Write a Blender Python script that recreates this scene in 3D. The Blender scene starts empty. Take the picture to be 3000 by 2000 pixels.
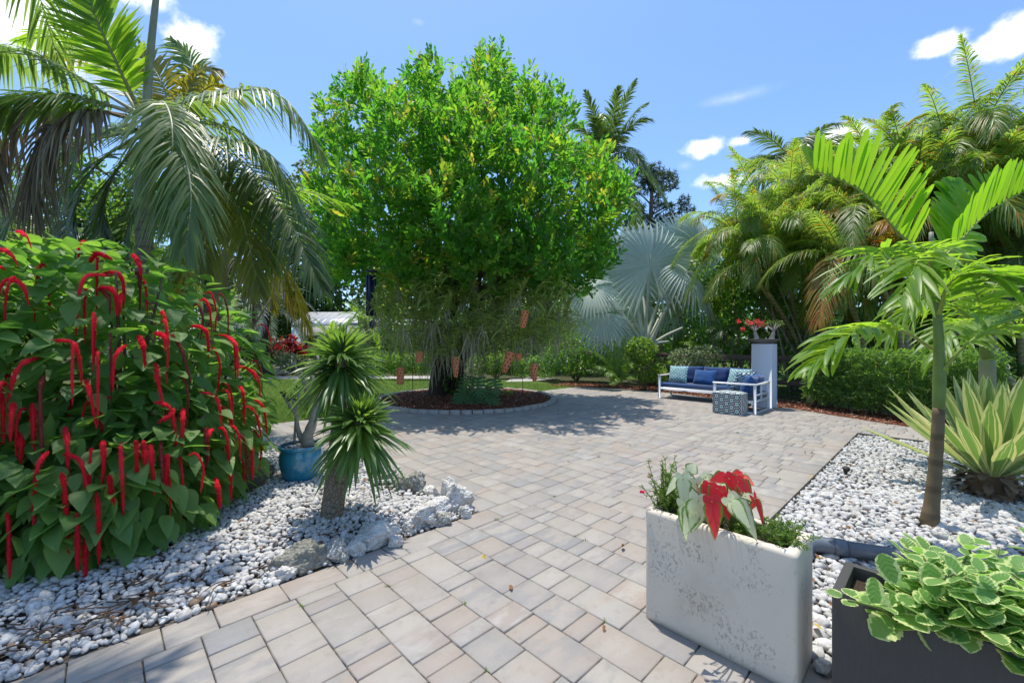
import bpy, math, random
import numpy as np
from mathutils import Vector, Matrix, noise as mnoise

random.seed(7)
R = np.random.default_rng(11)
SC = bpy.context.scene
COL = SC.collection

# ------------------------------------------------------------------ camera, sky, sun, exposure
CAM_H = 1.52
F = 1240.0                      # focal length in photograph pixels (3000 wide)
cam = bpy.data.cameras.new('camera')
cam.sensor_width = 36.0
cam.lens = 36.0 * F / 3000.0
cam.clip_start = 0.05
cam.clip_end = 2000
cam_o = bpy.data.objects.new('camera', cam)
COL.objects.link(cam_o)
cam_o.location = (0, 0, CAM_H)
cam_o.rotation_euler = (math.radians(90), 0, 0)
SC.camera = cam_o

SUN_EL, SUN_AZ = 77.5, -20.0      # degrees; azimuth measured from +Y (away from the camera) towards +X
sd = Vector((math.sin(math.radians(SUN_AZ)) * math.cos(math.radians(SUN_EL)),
             math.cos(math.radians(SUN_AZ)) * math.cos(math.radians(SUN_EL)),
             math.sin(math.radians(SUN_EL))))
sun = bpy.data.lights.new('sun', 'SUN')
sun.energy = 2.65
sun.angle = math.radians(0.5)
sun.color = (1.0, 0.93, 0.82)
sun_o = bpy.data.objects.new('sun', sun)
COL.objects.link(sun_o)
sun_o.rotation_euler = (-sd).to_track_quat('-Z', 'Y').to_euler()
sun_o.location = (0, 0, 30)

world = bpy.data.worlds.new('World')
SC.world = world
world.use_nodes = True
wt = world.node_tree
wt.nodes.clear()
w_out = wt.nodes.new('ShaderNodeOutputWorld')
w_bg = wt.nodes.new('ShaderNodeBackground')
w_sky = wt.nodes.new('ShaderNodeTexSky')
w_sky.sky_type = 'NISHITA'
w_sky.sun_disc = False
w_sky.sun_elevation = math.radians(SUN_EL)
w_sky.sun_rotation = math.radians(SUN_AZ)
w_sky.air_density = 1.0
w_sky.dust_density = 1.0
w_sky.ozone_density = 2.2
w_bg.inputs['Strength'].default_value = 0.15
w_geo = wt.nodes.new('ShaderNodeTexCoord')


def wmath(op, a, b=None, c=None):
    n = wt.nodes.new('ShaderNodeMath')
    n.operation = op
    for i, v in enumerate((a, b, c)):
        if v is None:
            continue
        if isinstance(v, (int, float)):
            n.inputs[i].default_value = v
        else:
            wt.links.new(v, n.inputs[i])
    return n.outputs[0]


w_noise = wt.nodes.new('ShaderNodeTexNoise')
w_noise.inputs['Scale'].default_value = 13.0
w_noise.inputs['Detail'].default_value = 6.0
w_noise.inputs['Roughness'].default_value = 0.6
wt.links.new(w_geo.outputs['Generated'], w_noise.inputs['Vector'])
w_n = wmath('MULTIPLY', wmath('SUBTRACT', w_noise.outputs['Fac'], 0.5), 2.6)
# small fair-weather clouds: (azimuth from +Y in deg, elevation in deg, half width deg, half height deg)
CLOUDS = [(45.2, 26.2, 2.1, .85), (49.6, 24.9, 3.2, 1.2), (-36.9, 29.2, 2.3, 1.6), (-35.7, 25.6, 2.6, 1.2),
          (24.7, 22.8, 2.2, 1.0), (28.3, 22.6, 1.6, .8), (22.2, 21.0, .9, .5), (26.4, 18.7, 2.6, .9),
          (-49.0, 26.5, 5.4, 3.4), (-43.5, 32.8, 3.6, 2.0), (37.8, 20.8, 2.3, 1.1), (-12.5, 36.4, 1.0, .4), (27.7, 27.0, 5.5, .6),
          (-80, 24, 9, 4), (-112, 30, 8, 4), (-150, 22, 10, 4), (170, 28, 9, 4), (138, 20, 9, 3.5), (104, 27, 8, 4), (76, 22, 7, 3)]
w_mask = None
w_low = None
for az, el, hw, hh in CLOUDS:
    a, e = math.radians(az), math.radians(el)
    c = (math.sin(a) * math.cos(e), math.cos(a) * math.cos(e), math.sin(e))
    m = wt.nodes.new('ShaderNodeMapping')
    m.vector_type = 'TEXTURE'
    m.inputs['Location'].default_value = c
    m.inputs['Rotation'].default_value = (0, 0, -a)
    m.inputs['Scale'].default_value = (math.radians(hw), 1.0, math.radians(hh))
    wt.links.new(w_geo.outputs['Generated'], m.inputs['Vector'])
    ln = wt.nodes.new('ShaderNodeVectorMath')
    ln.operation = 'LENGTH'
    wt.links.new(m.outputs[0], ln.inputs[0])
    mk = wmath('SUBTRACT', wmath('SUBTRACT', 1.15, ln.outputs['Value']), w_n)
    if hh < 0.7:
        mk = wmath('MULTIPLY', mk, 0.16)
    w_mask = mk if w_mask is None else wmath('MAXIMUM', w_mask, mk)
w_mr = wt.nodes.new('ShaderNodeMapRange')
w_mr.interpolation_type = 'SMOOTHSTEP'
wt.links.new(w_mask, w_mr.inputs['Value'])
w_mr.inputs['From Min'].default_value = 0.0
w_mr.inputs['From Max'].default_value = 0.75
w_mix = wt.nodes.new('ShaderNodeMix')
w_mix.data_type = 'RGBA'
wt.links.new(w_mr.outputs[0], w_mix.inputs['Factor'])
w_gam = wt.nodes.new('ShaderNodeMix')
w_gam.data_type = 'RGBA'
w_gam.blend_type = 'MULTIPLY'
w_gam.inputs['Factor'].default_value = 1.0
wt.links.new(w_sky.outputs[0], w_gam.inputs['A'])
w_gam.inputs['B'].default_value = (0.585, 0.71, 0.84, 1)
wt.links.new(w_gam.outputs['Result'], w_mix.inputs['A'])
w_mix.inputs['B'].default_value = (5.2, 5.25, 5.35, 1)
wt.links.new(w_mix.outputs['Result'], w_bg.inputs['Color'])
wt.links.new(w_bg.outputs[0], w_out.inputs['Surface'])

vs = SC.view_settings
vs.view_transform = 'Standard'
vs.look = 'None'
vs.gamma = 1.0
vs.exposure = 0.95
vs.use_curve_mapping = False
SC.cycles.max_bounces = 10
SC.cycles.transmission_bounces = 6
SC.cycles.diffuse_bounces = 8

# ------------------------------------------------------------------ coordinates
CU, SU = math.cos(math.radians(44.0)), math.sin(math.radians(44.0))


def at(px, py, Y):
    """photograph pixel at distance Y in front of the camera -> world point"""
    return np.array([(px - 1500.0) / F * Y, Y, CAM_H - (py - 1000.0) / F * Y])


def gnd(px, py, z=0.0):
    Y = F * (CAM_H - z) / (py - 1000.0)
    return at(px, py, Y)


def W(u, v, z=0.0):
    """patio axes: u away-right along the paver joints, v towards-right"""
    return np.array([u * CU + v * SU, u * SU - v * CU, z])


def UV(p):
    return p[..., 0] * CU + p[..., 1] * SU, p[..., 0] * SU - p[..., 1] * CU


def nrm(a):
    a = np.asarray(a, float)
    return a / np.maximum(np.linalg.norm(a, axis=-1, keepdims=True), 1e-9)


def in_view(p, m=0.12, zmax=999):
    """keeps points inside the frame widened by a margin"""
    y = np.maximum(p[..., 1], 0.05)
    px = p[..., 0] / y * F / 1500.0
    py = (CAM_H - p[..., 2]) / y * F / 1000.0
    lim = 1 + m + 0.5 / y
    return (p[..., 1] > 0.3) & (abs(px) < lim) & (abs(py) < lim) & (p[..., 1] < zmax)


# ------------------------------------------------------------------ mesh building
class MB:
    """collects vertices / faces (numpy) and links them as one mesh object; attribute lf = (across, along, random)"""

    def __init__(self):
        self.V, self.F, self.A, self.n = [], [], [], 0

    def add(self, VF, mi=0, lf=None):
        V, Fs, A = VF if len(VF) == 3 else (VF[0], VF[1], None)
        V = np.asarray(V, float).reshape(-1, 3)
        if A is None:
            A = np.zeros((len(V), 3))
            A[:, 2] = R.random()
        if lf is not None:
            A = np.array(A, float)
            A[:, 2] = lf
        for f in (Fs if isinstance(Fs, list) else [Fs]):
            if len(f):
                self.F.append((np.asarray(f, np.int64) + self.n, mi))
        self.V.append(V)
        self.A.append(np.asarray(A, float).reshape(-1, 3))
        self.n += len(V)
        return self

    def mesh(self, name, mats, smooth=True, off=None):
        V = np.concatenate(self.V)
        if off is not None:
            V = V - np.asarray(off)
        A = np.concatenate(self.A)
        me = bpy.data.meshes.new(name)
        loops = np.concatenate([f.ravel() for f, _ in self.F])
        tot = np.concatenate([np.full(len(f), f.shape[1]) for f, _ in self.F])
        mi = np.concatenate([np.full(len(f), m) for f, m in self.F])
        start = np.concatenate([[0], np.cumsum(tot)[:-1]])
        me.vertices.add(len(V))
        me.vertices.foreach_set('co', V.astype(np.float32).ravel())
        me.loops.add(len(loops))
        me.loops.foreach_set('vertex_index', loops.astype(np.int32))
        me.polygons.add(len(tot))
        me.polygons.foreach_set('loop_start', start.astype(np.int32))
        me.polygons.foreach_set('material_index', mi.astype(np.int32))
        if smooth:
            me.polygons.foreach_set('use_smooth', np.ones(len(tot), bool))
        at_ = me.attributes.new('lf', 'FLOAT_VECTOR', 'POINT')
        at_.data.foreach_set('vector', A.astype(np.float32).ravel())
        me.update(calc_edges=True)
        for m in (mats if isinstance(mats, (list, tuple)) else [mats]):
            me.materials.append(m)
        return me

    def build(self, name, mats, parent=None, smooth=True, **props):
        root = parent
        off = np.zeros(3)
        while root is not None:
            off = off + np.array(root.location)
            root = root.parent
        o = bpy.data.objects.new(name, self.mesh(name, mats, smooth, off))
        COL.objects.link(o)
        o.parent = parent
        for k, v in props.items():
            o[k] = v
        return o


def thing(name, label, cat, loc=(0, 0, 0), group=None):
    o = bpy.data.objects.new(name, None)
    o.empty_display_size = 0.1
    COL.objects.link(o)
    o.location = tuple(loc)
    o['label'] = label
    o['category'] = cat
    if group:
        o['group'] = group
    return o


def copy_tree(o, parent=None):
    c = o.copy()
    COL.objects.link(c)
    c.parent = parent
    for ch in list(o.children):
        copy_tree(ch, c)
    return c


def join(parts):
    """[(V,F,A)] -> one (V,F,A)"""
    Vs, Fs, As, n = [], [], [], 0
    for V, Fc, A in parts:
        Vs.append(V)
        As.append(A)
        for f in (Fc if isinstance(Fc, list) else [Fc]):
            Fs.append(np.asarray(f) + n)
        n += len(V)
    return np.concatenate(Vs), Fs, np.concatenate(As)


def tube(pts, rad, sides=8, cap=True, rnd=None):
    pts = np.asarray(pts, float)
    n = len(pts)
    rad = np.full(n, rad, float) if np.isscalar(rad) else np.asarray(rad, float)
    T = nrm(np.gradient(pts, axis=0))
    ref = np.array([0., 0., 1.]) if abs(T[0][2]) < 0.9 else np.array([0., 1., 0.])
    S = np.zeros((n, 3))
    s = nrm(np.cross(T[0], ref))
    for i in range(n):
        s = nrm(s - T[i] * (s @ T[i]))
        S[i] = s
    B = np.cross(T, S)
    th = np.linspace(0, 2 * math.pi, sides, endpoint=False)
    V = pts[:, None] + rad[:, None, None] * (np.cos(th)[None, :, None] * S[:, None] + np.sin(th)[None, :, None] * B[:, None])
    V = V.reshape(-1, 3)
    i = np.arange(n - 1)[:, None] * sides
    j = np.arange(sides)[None]
    k = (j + 1) % sides
    Fq = np.stack([i + j, i + k, i + sides + k, i + sides + j], -1).reshape(-1, 4)
    A = np.zeros((n * sides, 3))
    A[:, 0] = np.tile(np.linspace(-1, 1, sides), n)
    A[:, 1] = np.repeat(np.linspace(0, 1, n), sides)
    A[:, 2] = R.random() if rnd is None else rnd
    Fs = [Fq]
    if cap:
        Fs.append(np.arange(sides)[None, ::-1])
        Fs.append((np.arange(sides) + (n - 1) * sides)[None])
    return V, Fs, A


def curve(pts, n=16):
    """smooth curve through the points (Catmull-Rom)"""
    P = np.asarray(pts, float)
    if len(P) == 2:
        t = np.linspace(0, 1, n)[:, None]
        return P[0] * (1 - t) + P[1] * t
    Q = np.concatenate([[2 * P[0] - P[1]], P, [2 * P[-1] - P[-2]]])
    out = []
    m = len(P) - 1
    for x in np.linspace(0, m, n):
        i = min(int(x), m - 1)
        t = x - i
        a, b, c, d = Q[i:i + 4]
        out.append(0.5 * ((2 * b) + (-a + c) * t + (2 * a - 5 * b + 4 * c - d) * t * t + (-a + 3 * b - 3 * c + d) * t ** 3))
    return np.array(out)


def box(cx, cy, cz, sx, sy, sz, bev=0.004, ux=(1, 0, 0), uy=(0, 1, 0), rnd=None):
    """chamfered box centred at c with half axes along ux, uy, z"""
    ux, uy = nrm(ux), nrm(uy)
    uz = np.cross(ux, uy)
    h = np.array([sx, sy, sz]) / 2.0
    b = min(bev, h.min() * 0.45)
    V, idx = [], {}
    for x in (-1, 1):
        for y in (-1, 1):
            for z in (-1, 1):
                for ax in range(3):
                    p = h * (x, y, z)
                    q = p - b * np.array((x, y, z))
                    q[ax] = p[ax]
                    idx[(x, y, z, ax)] = len(V)
                    V.append(q)
    Fq, Ft = [], []
    for ax in range(3):
        o = [i for i in range(3) if i != ax]
        for s in (-1, 1):
            f = []
            for a, c in ((-1, -1), (1, -1), (1, 1), (-1, 1)):
                k = [0, 0, 0]
                k[ax], k[o[0]], k[o[1]] = s, a, c
                f.append(idx[(*k, ax)])
            Fq.append(f if (s > 0) == (ax != 1) else f[::-1])
    for ax in range(3):
        o = [i for i in range(3) if i != ax]
        for a in (-1, 1):
            for c in (-1, 1):
                k0, k1 = [0, 0, 0], [0, 0, 0]
                k0[ax], k0[o[0]], k0[o[1]] = -1, a, c
                k1[ax], k1[o[0]], k1[o[1]] = 1, a, c
                Fq.append([idx[(*k0, o[0])], idx[(*k1, o[0])], idx[(*k1, o[1])], idx[(*k0, o[1])]])
    for x in (-1, 1):
        for y in (-1, 1):
            for z in (-1, 1):
                Ft.append([idx[(x, y, z, i)] for i in range(3)])
    V = np.array(V)
    A = np.zeros((len(V), 3))
    A[:, 0] = V[:, 0]
    A[:, 1] = V[:, 1]
    A[:, 2] = R.random() if rnd is None else rnd
    V = np.array([cx, cy, cz]) + V[:, :1] * ux + V[:, 1:2] * uy + V[:, 2:] * uz
    return V, [np.array(Fq), np.array(Ft)], A


def lathe(prof, seg=24, c=(0, 0, 0)):
    """profile [(r,z)] turned about z"""
    prof = np.asarray(prof, float)
    th = np.linspace(0, 2 * math.pi, seg, endpoint=False)
    V = np.stack([prof[:, 0][:, None] * np.cos(th), prof[:, 0][:, None] * np.sin(th), np.repeat(prof[:, 1][:, None], seg, 1)], -1)
    n = len(prof)
    i = np.arange(n - 1)[:, None] * seg
    j = np.arange(seg)[None]
    k = (j + 1) % seg
    Fq = np.stack([i + j, i + k, i + seg + k, i + seg + j], -1).reshape(-1, 4)
    A = np.zeros((n * seg, 3))
    A[:, 0] = np.tile(th / (2 * math.pi), n)
    A[:, 1] = np.repeat(np.linspace(0, 1, n), seg)
    return V.reshape(-1, 3) + np.asarray(c), Fq, A


LEAF = (np.array([0, .12, .35, .6, .82, 1.0]), np.array([.05, .62, 1.0, .82, .42, .02]))
OBLA = (np.array([0, .3, .7, 1.0]), np.array([.06, .6, 1.0, .12]))
STRAP = (np.array([0, .2, .5, .8, 1.0]), np.array([.55, .95, 1.0, .7, .04]))
BLADE = (np.array([0, .25, .6, 1.0]), np.array([.5, 1.0, .8, .03]))
OVAL = (np.array([0, .35, .75, 1.0]), np.array([.05, 1.0, .8, .05]))


def leaves(P, A, N, L, Wd, prof=LEAF, fold=.15, droop=0., bend=0., rnd=None, flat=False):
    P, A, N = np.atleast_2d(P).astype(float), nrm(np.atleast_2d(A)), np.atleast_2d(N).astype(float)
    n = max(len(P), len(A))
    P = np.broadcast_to(P, (n, 3))
    A = np.broadcast_to(A, (n, 3))
    N = np.broadcast_to(N, (n, 3))
    L = np.broadcast_to(np.asarray(L, float), (n,))
    Wd = np.broadcast_to(np.asarray(Wd, float), (n,))
    droop = np.broadcast_to(np.asarray(droop, float), (n,))
    bend = np.broadcast_to(np.asarray(bend, float), (n,))
    rnd = R.random(n) if rnd is None else np.broadcast_to(np.asarray(rnd, float), (n,))
    S = nrm(np.cross(A, N))
    Nn = np.cross(S, A)
    t, w = prof
    k = len(t)
    C = P[:, None] + A[:, None] * (L[:, None] * t)[..., None] + Nn[:, None] * (bend[:, None] * L[:, None] * t ** 2)[..., None]
    C[..., 2] -= droop[:, None] * L[:, None] * t ** 2
    off = S[:, None] * (Wd[:, None] * .5 * w)[..., None]
    if flat:
        V = np.stack([C - off, C + off], 2)
        ac = np.array([-1., 1.])
    else:
        up = Nn[:, None] * (fold * Wd[:, None] * .5 * w)[..., None]
        V = np.stack([C - off + up, C, C + off + up], 2)
        ac = np.array([-1., 0., 1.])
    m = V.shape[2]
    Aa = np.zeros((n, k, m, 3))
    Aa[..., 0] = ac
    Aa[..., 1] = t[None, :, None]
    Aa[..., 2] = rnd[:, None, None]
    i = np.arange(k - 1)[:, None] * m
    j = np.arange(m - 1)[None]
    f = np.stack([i + j, i + j + 1, i + m + j + 1, i + m + j], -1).reshape(-1, 4)
    Fq = (f[None] + (np.arange(n) * k * m)[:, None, None]).reshape(-1, 4)
    return V.reshape(-1, 3), Fq, Aa.reshape(-1, 3)


def leaf_parts(VFA, n, ids, name, mat, parent, props=None):
    """links leaves number ids of a batch of n as objects of their own"""
    V, Fq, A = VFA
    m = len(V) // n
    V = V.reshape(n, m, 3)
    A = A.reshape(n, m, 3)
    f = Fq[:len(Fq) // n]
    for i in ids:
        MB().add((V[i], f, A[i])).build(name, mat, parent)


def leaf_rest(VFA, n, ids):
    V, Fq, A = VFA
    m = len(V) // n
    keep = np.ones(n, bool)
    keep[ids] = False
    f = Fq[:len(Fq) // n]
    k = keep.sum()
    return (V.reshape(n, m, 3)[keep].reshape(-1, 3), (f[None] + (np.arange(k) * m)[:, None, None]).reshape(-1, f.shape[1]),
            A.reshape(n, m, 3)[keep].reshape(-1, 3))


def rdir(n):
    return nrm(R.normal(size=(n, 3)))


# ------------------------------------------------------------------ materials
class K:
    def __init__(self, name):
        self.m = bpy.data.materials.new(name)
        self.m.use_nodes = True
        self.t = self.m.node_tree
        self.t.nodes.clear()
        self.o = self.t.nodes.new('ShaderNodeOutputMaterial')
        self._lf = None

    def new(self, ty, **kw):
        n = self.t.nodes.new(ty)
        for k, v in kw.items():
            setattr(n, k, v)
        return n

    def put(self, sock, v):
        if v is None:
            return
        if isinstance(v, bpy.types.NodeSocket):
            self.t.links.new(v, sock)
        elif isinstance(v, (tuple, list)) and len(v) == 3 and len(sock.default_value) == 4:
            sock.default_value = (*v, 1)
        else:
            sock.default_value = v

    def math(self, op, a, b=None, c=None):
        n = self.new('ShaderNodeMath', operation=op)
        for i, v in enumerate((a, b, c)):
            self.put(n.inputs[i], v)
        return n.outputs[0]

    def mix(self, f, a, b, blend='MIX'):
        n = self.new('ShaderNodeMix', data_type='RGBA', blend_type=blend)
        self.put(n.inputs['Factor'], f)
        self.put(n.inputs['A'], a)
        self.put(n.inputs['B'], b)
        return n.outputs['Result']

    def lf(self):
        if self._lf is None:
            a = self.new('ShaderNodeAttribute', attribute_name='lf')
            s = self.new('ShaderNodeSeparateXYZ')
            self.t.links.new(a.outputs['Vector'], s.inputs[0])
            self._lf = (s.outputs[0], s.outputs[1], s.outputs[2])
        return self._lf

    def pos(self):
        return self.new('ShaderNodeNewGeometry').outputs['Position']

    def obj(self):
        return self.new('ShaderNodeTexCoord').outputs['Object']

    def scale(self, v, s, loc=None, rot=None):
        n = self.new('ShaderNodeMapping')
        self.put(n.inputs['Vector'], v)
        n.inputs['Scale'].default_value = s
        if loc is not None:
            self.put(n.inputs['Location'], loc)
        if rot is not None:
            n.inputs['Rotation'].default_value = rot
        return n.outputs[0]

    def noise(self, scale, detail=4, rough=.55, vec=None):
        n = self.new('ShaderNodeTexNoise')
        n.inputs['Scale'].default_value = scale
        n.inputs['Detail'].default_value = detail
        n.inputs['Roughness'].default_value = rough
        self.put(n.inputs['Vector'], self.pos() if vec is None else vec)
        return n.outputs['Fac']

    def ramp(self, f, stops):
        n = self.new('ShaderNodeValToRGB')
        e = n.color_ramp.elements
        while len(e) < len(stops):
            e.new(0.5)
        for x, (p, c) in zip(e, stops):
            x.position = p
            x.color = (*c, 1) if len(c) == 3 else (c[0], c[0], c[0], 1)
        self.put(n.inputs[0], f)
        return n.outputs[0]

    def step(self, v, a, b):
        n = self.new('ShaderNodeMapRange', interpolation_type='SMOOTHSTEP')
        self.put(n.inputs['Value'], v)
        n.inputs['From Min'].default_value = a
        n.inputs['From Max'].default_value = b
        return n.outputs[0]

    def bump(self, h, strength=.3, dist=.01):
        n = self.new('ShaderNodeBump')
        self.put(n.inputs['Height'], h)
        n.inputs['Strength'].default_value = strength
        n.inputs['Distance'].default_value = dist
        return n.outputs[0]

    def bsdf(self, col, rough=.6, spec=.4, metal=0., nor=None, **kw):
        n = self.new('ShaderNodeBsdfPrincipled')
        self.put(n.inputs['Base Color'], col)
        self.put(n.inputs['Roughness'], rough)
        self.put(n.inputs['Specular IOR Level'], spec)
        n.inputs['Metallic'].default_value = metal
        if nor is not None:
            self.t.links.new(nor, n.inputs['Normal'])
        for k, v in kw.items():
            self.put(n.inputs[k.replace('_', ' ')], v)
        return n.outputs[0]

    def done(self, sh):
        self.t.links.new(sh, self.o.inputs['Surface'])
        return self.m

    def leafy(self, col, tcol, tr=.4, rough=.4, spec=.4, nor=None):
        b = self.bsdf(col, rough, spec, nor=nor)
        t = self.new('ShaderNodeBsdfTranslucent')
        hs = self.new('ShaderNodeHueSaturation')
        hs.inputs['Value'].default_value = 1.4
        self.put(hs.inputs['Color'], tcol)
        self.t.links.new(hs.outputs[0], t.inputs['Color'])
        mx = self.new('ShaderNodeMixShader')
        self.put(mx.inputs[0], tr)
        self.t.links.new(b, mx.inputs[1])
        self.t.links.new(t.outputs[0], mx.inputs[2])
        return self.done(mx.outputs[0])


def leafmat(name, c1, c2, t1, t2=None, tr=.4, rough=.42, spec=.4, mid=None, extra=None):
    """leaf colours run from c1 to c2 by the leaf's own random number; light passes through as t1..t2"""
    k = K(name)
    x, y, z = k.lf()
    c = k.mix(z, c1, c2)
    t = k.mix(z, t1, t2 or t1)
    n = k.noise(9, 2)
    c = k.mix(k.math('MULTIPLY', n, .35), c, tuple(v * .55 for v in c1))
    if mid:
        f = k.math('SUBTRACT', 1.0, k.step(k.math('ABSOLUTE', x), .0, .22))
        c = k.mix(k.math('MULTIPLY', f, .6), c, mid)
    if extra:                                   # a share of the leaves of another colour
        f = k.math('GREATER_THAN', z, 1 - extra[0])
        c = k.mix(f, c, extra[1])
        t = k.mix(f, t, extra[2])
    return k.leafy(c, t, tr, rough, spec)


def plain(name, col, rough=.6, spec=.4, var=.25, scale=30, bump=.2, metal=0.):
    k = K(name)
    n = k.noise(scale, 5)
    c = k.mix(n, tuple(v * (1 - var) for v in col), tuple(min(1, v * (1 + var)) for v in col))
    return k.done(k.bsdf(c, rough, spec, metal, k.bump(n, bump, .004)))


def sheet(name, poly, z, mat, kind='structure'):
    V = np.array([[p[0], p[1], z] for p in poly])
    return MB().add((V, np.arange(len(V))[None], np.zeros((len(V), 3)))).build(name, mat, None, False, kind=kind)

# ------------------------------------------------------------------ ground materials
def mat_paver():
    k = K('paver_concrete')
    x, y, z = k.lf()
    p = k.pos()
    # streaks run along the rows: stretched noise, shifted per paver
    rot = k.scale(p, (1, 1, 1), rot=(0, 0, math.radians(-44)))
    cm = k.new('ShaderNodeCombineXYZ')
    k.put(cm.inputs[0], k.math('MULTIPLY', z, 37.0))
    k.put(cm.inputs[1], k.math('MULTIPLY', z, 91.0))
    ad = k.new('ShaderNodeVectorMath', operation='ADD')
    k.put(ad.inputs[0], rot)
    k.put(ad.inputs[1], cm.outputs[0])
    big = k.noise(1.0, 4, .6, k.scale(ad.outputs[0], (3.0, 8.0, 3)))
    pick = k.new('ShaderNodeTexWhiteNoise', noise_dimensions='1D')
    k.put(pick.inputs['W'], k.math('MULTIPLY', z, 173.0))
    a = k.ramp(pick.outputs['Value'], [(0, (0.329, 0.297, 0.257)), (.22, (0.367, 0.337, 0.297)), (.40, (0.294, 0.276, 0.249)), (.56, (0.338, 0.290, 0.243)),
                                        (.68, (0.261, 0.256, 0.246)), (.80, (0.338, 0.279, 0.233)), (.90, (0.226, 0.228, 0.229)), (1, (0.386, 0.361, 0.323))])
    pick2 = k.new('ShaderNodeTexWhiteNoise', noise_dimensions='1D')
    k.put(pick2.inputs['W'], k.math('MULTIPLY', z, 391.0))
    b = k.ramp(pick2.outputs['Value'], [(0, (0.400, 0.375, 0.337)), (.3, (0.345, 0.306, 0.263)), (.52, (0.226, 0.228, 0.231)), (.75, (0.338, 0.269, 0.220)), (1, (0.407, 0.384, 0.350))])
    c = k.mix(k.math('MULTIPLY', k.step(big, .44, .62), .85), a, b)
    fine = k.noise(260, 2, .7)
    c = k.mix(k.math('MULTIPLY', fine, .28), c, (0.192, 0.184, 0.176))
    sp = k.noise(420, 1, .5)
    c = k.mix(k.math('MULTIPLY', k.step(sp, .68, .74), .6), c, (0.600, 0.592, 0.576))
    wr = k.noise(11, 6, .7)
    c = k.mix(k.math('MULTIPLY', k.step(wr, .5, .72), .35), c, (.20, .175, .15))
    st = k.noise(1.4, 4, .6)
    c = k.mix(k.math('MULTIPLY', k.step(st, .52, .75), .14), c, (0.200, 0.188, 0.176))
    return k.done(k.bsdf(c, .72, .35, 0, k.bump(k.math('ADD', fine, k.math('MULTIPLY', big, .4)), .25, .003)))


def mat_pebble():
    k = K('pebble_stone')
    x, y, z = k.lf()
    c = k.ramp(z, [(0, (.20, .185, .165)), (.10, (.34, .325, .30)), (.35, (.46, .45, .43)), (.8, (.58, .575, .56)), (.90, (.64, .635, .62)), (.93, (.33, .25, .18)), (.97, (.22, .14, .09)), (1, (.14, .10, .07))])
    n = k.noise(70, 4, .6)
    c = k.mix(k.math('MULTIPLY', k.step(n, .46, .70), .6), c, (.22, .205, .18))
    d = k.noise(3.0, 5, .65)
    c = k.mix(k.math('MULTIPLY', k.step(d, .50, .74), .25), c, (.20, .175, .14))
    return k.done(k.bsdf(c, .75, .3, 0, k.bump(n, .4, .004)))


def mat_rock():
    k = K('coral_rock')
    x, y, z = k.lf()
    n1 = k.noise(9, 6, .65)
    n2 = k.noise(42, 5, .65)
    v = k.new('ShaderNodeTexVoronoi')
    v.inputs['Scale'].default_value = 55
    k.put(v.inputs['Vector'], k.pos())
    c = k.ramp(n1, [(.25, (.36, .335, .29)), (.48, (.58, .56, .52)), (.7, (.72, .70, .66))])
    moss = k.ramp(n2, [(.3, (.07, .068, .045)), (.7, (.30, .29, .23))])
    c = k.mix(k.math('MULTIPLY', k.step(k.math('ADD', n2, k.math('MULTIPLY', k.math('SUBTRACT', z, .5), .5)), .5, .62), .85), c, moss)
    c = k.mix(k.math('MULTIPLY', k.math('SUBTRACT', 1.0, k.step(v.outputs['Distance'], .08, .3)), .5), c, (.16, .15, .12))
    h = k.math('ADD', n2, v.outputs['Distance'])
    return k.done(k.bsdf(c, .85, .2, 0, k.bump(h, .8, .012)))


def mat_soil(name, a, b, sc=25):
    k = K(name)
    n = k.noise(sc, 6, .7)
    return k.done(k.bsdf(k.ramp(n, [(.3, a), (.7, b)]), .95, .15, 0, k.bump(n, .8, .02)))


M_PAVER = mat_paver()
M_PEB = mat_pebble()
M_ROCK = mat_rock()
M_SAND = mat_soil('joint_sand', (.10, .09, .075), (.20, .18, .15), 90)
M_BEDSOIL = mat_soil('bed_soil', (.075, .062, .05), (.19, .165, .135), 30)
M_DIRT = mat_soil('garden_ground', (.035, .04, .018), (.085, .09, .04), 5)
M_MULCHBASE = mat_soil('mulch_base', (.06, .024, .015), (.16, .06, .035), 45)


def mat_chip():
    k = K('bark_chip')
    x, y, z = k.lf()
    c = k.ramp(z, [(0, (.10, .035, .022)), (.45, (.25, .085, .05)), (.85, (.36, .15, .09)), (.93, (.50, .37, .25)), (1, (.58, .47, .34))])
    return k.done(k.bsdf(c, .85, .2, 0, k.bump(k.noise(150, 3), .4, .003)))


M_CHIP = mat_chip()


def mat_lawn():
    k = K('lawn_turf')
    n = k.noise(6, 6, .7)
    f = k.noise(120, 3, .7)
    c = k.ramp(k.math('ADD', k.math('MULTIPLY', n, .5), k.math('MULTIPLY', f, .5)), [(.3, (.05, .095, .012)), (.7, (.115, .19, .025))])
    return k.done(k.bsdf(c, .8, .2, 0, k.bump(f, 1, .03)))


M_LAWN = mat_lawn()
M_GRASS = leafmat('grass_blade', (.075, .15, .018), (.14, .22, .03), (.20, .34, .04), tr=.4, rough=.5, extra=(.05, (.28, .24, .10), (.3, .26, .1)))
M_PATH = mat_soil('gravel_path', (.30, .285, .265), (.50, .48, .45), 60)
M_DRY = leafmat('dry_leaf', (.16, .065, .025), (.30, .15, .06), (.3, .14, .05), tr=.15, rough=.7, extra=(.12, (.45, .33, .06), (.4, .3, .05)))

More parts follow.
